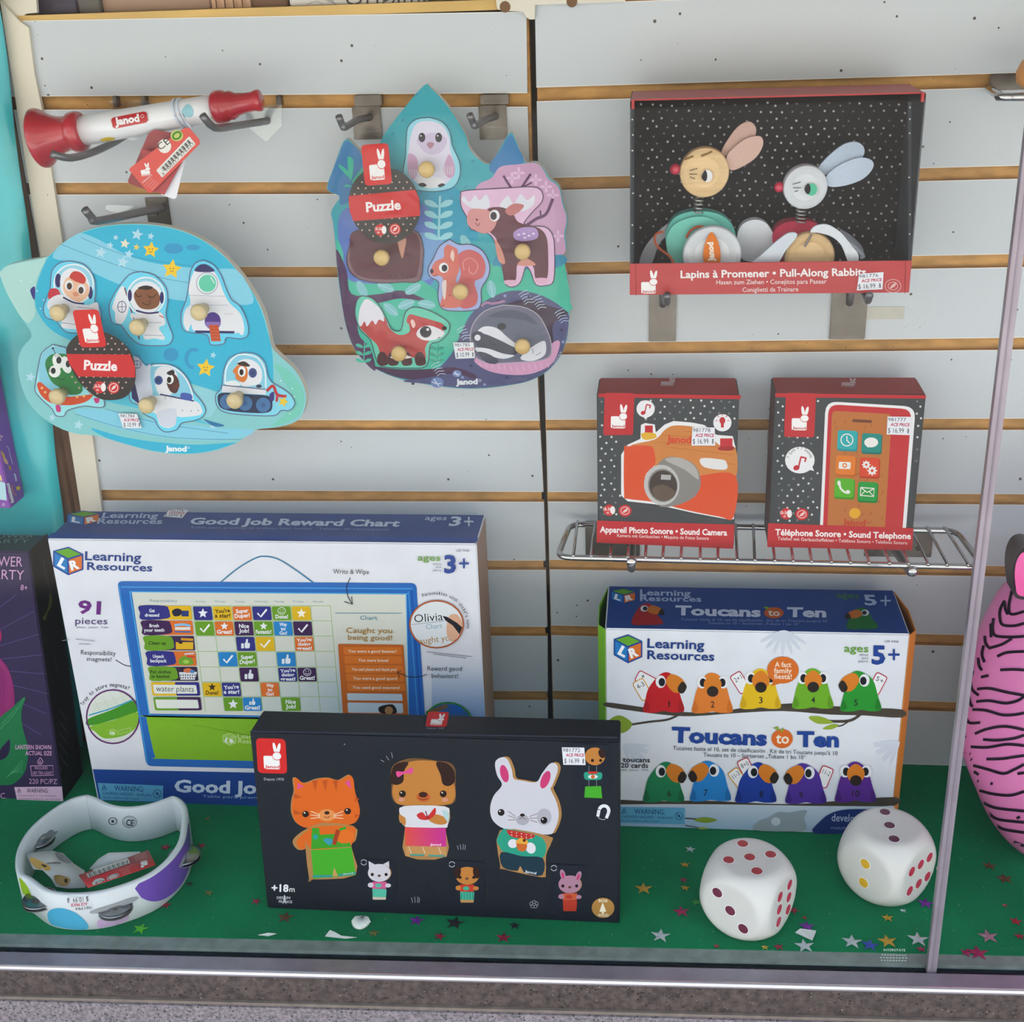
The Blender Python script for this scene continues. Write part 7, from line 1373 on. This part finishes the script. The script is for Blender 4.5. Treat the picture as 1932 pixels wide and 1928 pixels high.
scrap('long curled white paper scrap on the channel in front of the shell', FXG, (400, 1165, .0008), (424, 1134, .003), (452, 1146, .003), (480, 1162, .002), (556, 1170, .0008), (500, 1176, .0008))
scrap('thin white paper scrap on the channel left of the curled one', FXG, (70, 1158, .0008), (120, 1148, .002), (162, 1152, .0008), (120, 1164, .0006))
scrap('small white paper scrap behind the back die, next to the glass joint', (1130, 1480, 2.409), (1532, 372, .0006), (1552, 380, .002), (1550, 398, .001), (1536, 396, .0006))
# ---------------------------------------------------------------- pink striped toy animal, behind the right pane
FXL = (1780, 1000, 3.013)
B0 = atZ(1985, 1590, 0); rows = [(560, 10), (520, 50), (480, 110), (446, 180), (418, 260), (398, 310), (385, 345), (345, 400), (310, 440), (262, 530), (226, 605), (190, 700), (163, 800), (140, 900), (119, 1000), (104, 1100), (101, 1200), (112, 1280), (142, 1370), (180, 1460), (215, 1545), (262, 1630), (330, 1715), (400, 1775), (450, 1812)]
prof = []
for x, y in rows:
    P = atY(FXL[0]+x/FXL[2], FXL[1]+y/FXL[2], B0.y); prof.append((P.z, max(.004, B0.x-P.x)))
prof = [(prof[0][0]+.03, .002), (prof[0][0]+.024, prof[0][1]*.45), (prof[0][0]+.012, prof[0][1]*.8)]+prof
z_low = prof[-1][0]; 
prof = [(z-z_low+.0015 if z_low > 0 else z, r) for z, r in prof] if abs(z_low) > .02 else prof
prof += [(prof[-1][0]-.004, prof[-1][1]*.75), (.0006, prof[-1][1]*.4)]
PINK = mat('pink_vinyl', '#dd7ab5', .4, coat=.15, noise=.05, nscale=12)
root = empty('striped_toy_animal', (B0.x, B0.y, 0), 'pink toy animal with black stripes, partly seen behind the right pane', 'toy')
sm = smoothline([(z, r, 0) for z, r in prof], 3); bd = MB().lathe((B0.x, B0.y, 0), (0, 0, 1), [(p.x, max(.001, p.y)) for p in sm], 64).build('body', PINK, root, smooth=True)
A = Art(bvh=bvh_of(bd), lift=.0008).fr(*FXL); K_ = '#2f1a30'
for p_ in (((388, 345), (372, 420), (374, 468), (400, 478), (458, 462)), ((348, 400), (322, 450), (320, 500), (336, 538), (400, 544), (458, 530)), ((345, 405), (352, 450), (366, 480)), ((284, 500), (278, 560), (296, 600), (380, 608), (458, 604)), ((268, 530), (270, 610)), ((255, 672), (330, 650), (388, 616)), ((234, 600), (238, 640), (256, 668)), ((305, 718), (360, 696), (458, 690)), ((322, 795), (400, 792), (458, 796)), ((228, 655), (218, 705), (232, 752)), ((196, 725), (202, 770), (218, 798)), ((212, 836), (256, 826)),
           ((168, 800), (154, 850), (162, 905), (200, 940)), ((190, 904), (260, 900), (360, 922), (458, 940)), ((186, 975), (260, 970), (350, 984), (420, 970), (458, 945)), ((144, 945), (152, 985), (165, 1005)), ((163, 1020), (240, 1025), (330, 1050), (400, 1050), (458, 1040)), ((127, 1070), (150, 1096), (208, 1094)), ((178, 1158), (250, 1130), (350, 1116), (458, 1136)), ((224, 1190), (300, 1195), (400, 1184), (458, 1166)), ((154, 1232), (250, 1235), (360, 1218), (458, 1226)), ((116, 1165), (123, 1180)),
           ((244, 1302), (330, 1300), (400, 1290), (458, 1282)), ((110, 1248), (152, 1274)), ((116, 1268), (160, 1308)), ((168, 1338), (250, 1360), (340, 1384), (400, 1362), (458, 1332)), ((420, 1385), (458, 1380)), ((172, 1372), (200, 1391)), ((192, 1426), (280, 1442)), ((204, 1480), (280, 1500), (380, 1508), (458, 1486)), ((226, 1550), (300, 1580), (458, 1598)), ((250, 1602), (310, 1644), (458, 1662)), ((416, 1640), (434, 1628)), ((285, 1664), (340, 1700), (458, 1720)), ((340, 1734), (368, 1748)), ((400, 1772), (458, 1796))):
    A.hold = True; A.line(K_, 16, *p_, sm=8); A.hold = False
zs_ = [p.x for p in sm]; rs_ = [p.y for p in sm]; zr = sorted(zip(zs_, rs_)); rnd = random.Random(11)
def rad(z):
    for (z0, r0), (z1, r1) in zip(zr, zr[1:]):
        if z0 <= z <= z1: return r0+(r1-r0)*(z-z0)/max(1e-6, z1-z0)
    return .01
for q in range(78):                                                    # the stripes go on round the body
    z0 = zr[0][0]+.02+(zr[-1][0]-zr[0][0]-.05)*((q % 26)+.5)/26; a0_ = math.radians(-127+84*(q//26)+rnd.uniform(0, 14)); a1_ = a0_+math.radians(rnd.uniform(50, 80)); ph = rnd.uniform(0, 6); P_ = []
    for i in range(15):
        a = a0_+(a1_-a0_)*i/14; z = z0+.004*math.sin(ph+i*.55); w9 = .0016*min(1, .4+i*.3, .4+(14-i)*.3)
        for e in (-w9, w9): r = rad(z+e)+.0007; P_.append(V((B0.x+r*math.cos(a), B0.y+r*math.sin(a), z+e)))
    b_ = len(A.v); A.v += P_; A.f += [(b_+2*i, b_+2*i+2, b_+2*i+3, b_+2*i+1) for i in range(14)]; A.c += [lin(K_)]*len(P_)
A.build('stripes', root)
ear = [(480, 95), (440, 108), (415, 140), (398, 190), (392, 260), (400, 340), (414, 392), (480, 400), (540, 330), (545, 180), (520, 110)]
E3 = [atY(FXL[0]+x/FXL[2], FXL[1]+y/FXL[2], B0.y-.03) for x, y in [(p.x, p.y) for p in smoothline([(x, y, 0) for x, y in ear], 3, True)]]; ec = sum(E3, V())/len(E3)
MB().prism(E3, (0, .03, 0)).build('ear', mat('ear_black', '#24141f', .45), root, bevel=.003); MB().prism([ec+(p-ec)*.82+V((0, -.0012, 0)) for p in E3], (0, .001, 0)).build('ear_inside', mat('ear_pink', '#e0559f', .4), root)
# ---------------------------------------------------------------- left: teal sheet and hanging purple box
TEAL = mat('teal_foil', '#1fb0b9', .28, noise=.16, nscale=7, bump=.55, bscale=16, coat=.3)
YTE = -.0135; ed_ = [atY(x, y, YTE) for x, y in ((-14, -60), (0, 23), (38, 300), (98, 800), (120, 970), (157, 1415), (162, 1480))]
def xr(z):
    for a_, b_ in zip(ed_, ed_[1:]):
        if z >= b_.z: break
    return a_.x+(b_.x-a_.x)*(z-a_.z)/(b_.z-a_.z)
nx, nz = 24, 40; v = []
for j in range(nz+1):
    for i in range(nx+1):
        z = .88*j/nz; v.append(V((xr(z)-.42*(1-i/nx), YTE+.0022*math.sin(i*1.1+j*.35)+.0016*math.sin(j*.9+i*.4), z)))
tag(obj('teal_sheet', v, [(j*(nx+1)+i, j*(nx+1)+i+1, (j+1)*(nx+1)+i+1, (j+1)*(nx+1)+i) for j in range(nz) for i in range(nx)], TEAL, smooth=True, loc=(-.8, YTE, 0)), 'crinkled teal foil sheet standing left of the slatted wall', 'foil sheet').modifiers.new('t', 'SOLIDIFY').thickness = .0012
Pb = atY(43.6, 940, -.0235); Pf = atZ(16.6, 959, Pb.z)
root, Fr, Tp, Rt, Lt = carton('hanging_toy_box', 'purple toy box hanging on the teal sheet at the left edge', 'toy box', Pb.x-.12, Pb.x, Pf.y, Pb.z, .165, -.0195-Pf.y, cols=('#8a4fb0', '#7a46a6', '#7440a8', '#7a46a6'))
A = Art(*Rt).fr(0, 700, 6.023); A.blob('#d9b04a', (8, 905), (40, 940), (60, 1000), (30, 980)); A.blob('#d9a890', (30, 980), (70, 1000), (90, 1060), (50, 1040)); A.blob('#b8893a', (90, 1070), (120, 1090), (124, 1130), (100, 1110)); A.line('#d9cce6', 5, (70, 850), (95, 880), (110, 950), (125, 1000), (140, 1060)); A.star('#e0c040', 204, 1330, 36, 10); A.ring('#d98a6a', 165, 1350, 26, 60, 10, -20, a0=90, a1=270); A.line('#cfd6ee', 14, (160, 1165), (175, 1210), (180, 1250)); A.rrect('#e2dcea', (68, 1280), (100, 1268), (158, 1490), (122, 1506), .4); A.text('MINIATURE', '#6a3f9a', 128, 1482, 88, 1296, 20, .01); A.text('N', '#e6b8e0', 8, 790, 30, 740, 36, .02); A.build('side_print', root)
A = Art(*Fr).fr(0, 700, 6.023); A.poly('#bfe0ea', (-60, 1230), (60, 1270), (78, 1470), (-60, 1450)); A.poly('#e8cf9a', (-60, 1150), (10, 1180), (30, 1250), (-60, 1220)); A.text('G', '#efe6f4', 24, 1530, 56, 1530, 30); A.build('front_print', root)
# ---------------------------------------------------------------- stock above the left panel, wall fittings
zs = ZL+.0074
def stock(name, lab, cat, xa, xb, y0, col, h=.14, d=.1, **k):
    A_, B_ = atY(xa, 12, y0), atY(xb, 12, y0); return tag(MB().box((A_.x, y0, zs), (B_.x, y0+d, zs+h)).build(name, mat('stock_'+col[1:], col, .6, **k), bevel=.001, loc=(A_.x, y0, zs)), lab, cat, 'stock on the ledge above the left panel')
stock('dark_carton', 'dark patterned carton at the left end of the top ledge', 'box', 68, 145, .012, '#2a2638', noise=.7, nscale=50)
stock('grey_carton', 'dark grey carton right of the patterned one on the top ledge', 'box', 147, 190, .014, '#57534f')
stock('brown_carton', 'long pinkish brown carton on the top ledge', 'box', 193, 398, .02, '#a58a76')
b = MB(); A_, B_ = atY(400, 12, .016), atY(474, 12, .016); w9 = (B_.x-A_.x)/9
for i in range(9): b.box((A_.x+i*w9, .016+.002*(i % 2), zs), (A_.x+(i+.86)*w9, .09, zs+.14), 0)
tag(b.box((A_.x, .022, zs), (B_.x, .088, zs+.139), 1).build('wooden_block_set', [mat('slat_wood', '#c39f82', .6), mat('slat_wood_dark', '#8a6a50', .6)], loc=(A_.x, .016, zs)), 'ribbed wooden block set on the top ledge', 'toy', 'stock on the ledge above the left panel')
stock('wooden_crate', 'plain brown wooden crate left of the white box on the top ledge', 'crate', 476, 544, .02, '#80604a')
A_, B_ = atY(547, 12, .012), atY(806, 12, .012)
root = empty('paper_folding_kit', (A_.x, .012, zs), 'white paper folding kit box with large grey lettering on the top ledge', 'box', 'stock on the ledge above the left panel')
MB().box((A_.x, .012, zs), (B_.x, .05, zs+.13)).build('carton', mat('kit_white', '#d9d8d6', .5), root, bevel=.001)
A = Art(V((0, .012, 0))); A.text('Origami', '#63605e', 651, 10.5, 803, 7.5, 30, -.004); A.line('#c9c9cc', 2, (580, 8), (598, 2), (610, 9)); A.poly('#bfc3c6', (604, -4), (636, 10), (622, -8)); A.build('front_print', root)
stock('black_carton', 'black carton right of the white kit on the top ledge', 'box', 840, 914, .02, '#2a211f')
pts = [(936, 6), (938, 17), (946, 20), (986, 22), (993, 33), (1000, 37), (1009, 36.5), (1010, 9), (1180, 3), (1180, -40), (936, -40)]
root = empty('metal_joint_plate', atY(1000, 0, -.003), 'white painted metal plate with holes over the top of the panel joint', 'metal plate')
MB().prism([atY(x, y, -.0045) for x, y in pts], (0, .0016, 0)).build('plate', mat('plate_white', '#c9c6ba', .45, metal=.2), root, bevel=.0003)
for x, y in ((953, 13), (1079, 3)): MB().lathe(atY(x, y, -.0047), (0, -1, 0), [(0, .0046), (.0002, .0046)], 20).build('hole', mat('hole_brown', '#6b4a2c', .7), root)
B = atY(1866, 166, -.001); root = empty('loop_hook', B, 'chrome loop hook at the upper right edge of the slatted wall', 'hook')
z = B.z; MB().tube(smoothline([B, atY(1872, 172, -.03), atY(1884, 179, -.056), atY(1896, 183, -.066), V((.33, -.068, atY(1896, 183, -.066).z)), V((.345, -.06, z)), V((.348, -.001, z))], 3), .0034, 12).build('loop', CHROME, root, smooth=True)
MB().box((B.x, -.0025, z-.002), (.36, -.0003, z+.011)).build('backplate', PLATE, root, bevel=.0006)
P = atY(1962, 140, -.05); o = MB().lathe(P+V((0, 0, -.012)), (0, 0, 1), [(0, .006), (.001, .012), (.006, .0175), (.014, .0185), (.022, .015), (.026, .010), (.034, .009), (.036, .012), (.044, .012), (.046, .006)], 28).build('wooden_figure', mat('orange_wood', '#c98a4c', .45, noise=.1, nscale=40), smooth=True, loc=P); tag(o, 'turned orange wooden toy standing on the chrome loop hook', 'toy')
p, q = atY(1631, 579, -.0004), atY(1705, 602, -.0004); b = MB().box((p.x, -.0005, q.z), (q.x, -.0002, p.z))
tag(b.build('tape_strip', mat('old_tape', '#b3b3a9', .35, noise=.06, nscale=80), loc=p), 'strip of old tape on the wall under the rabbit display box price sticker', 'tape')
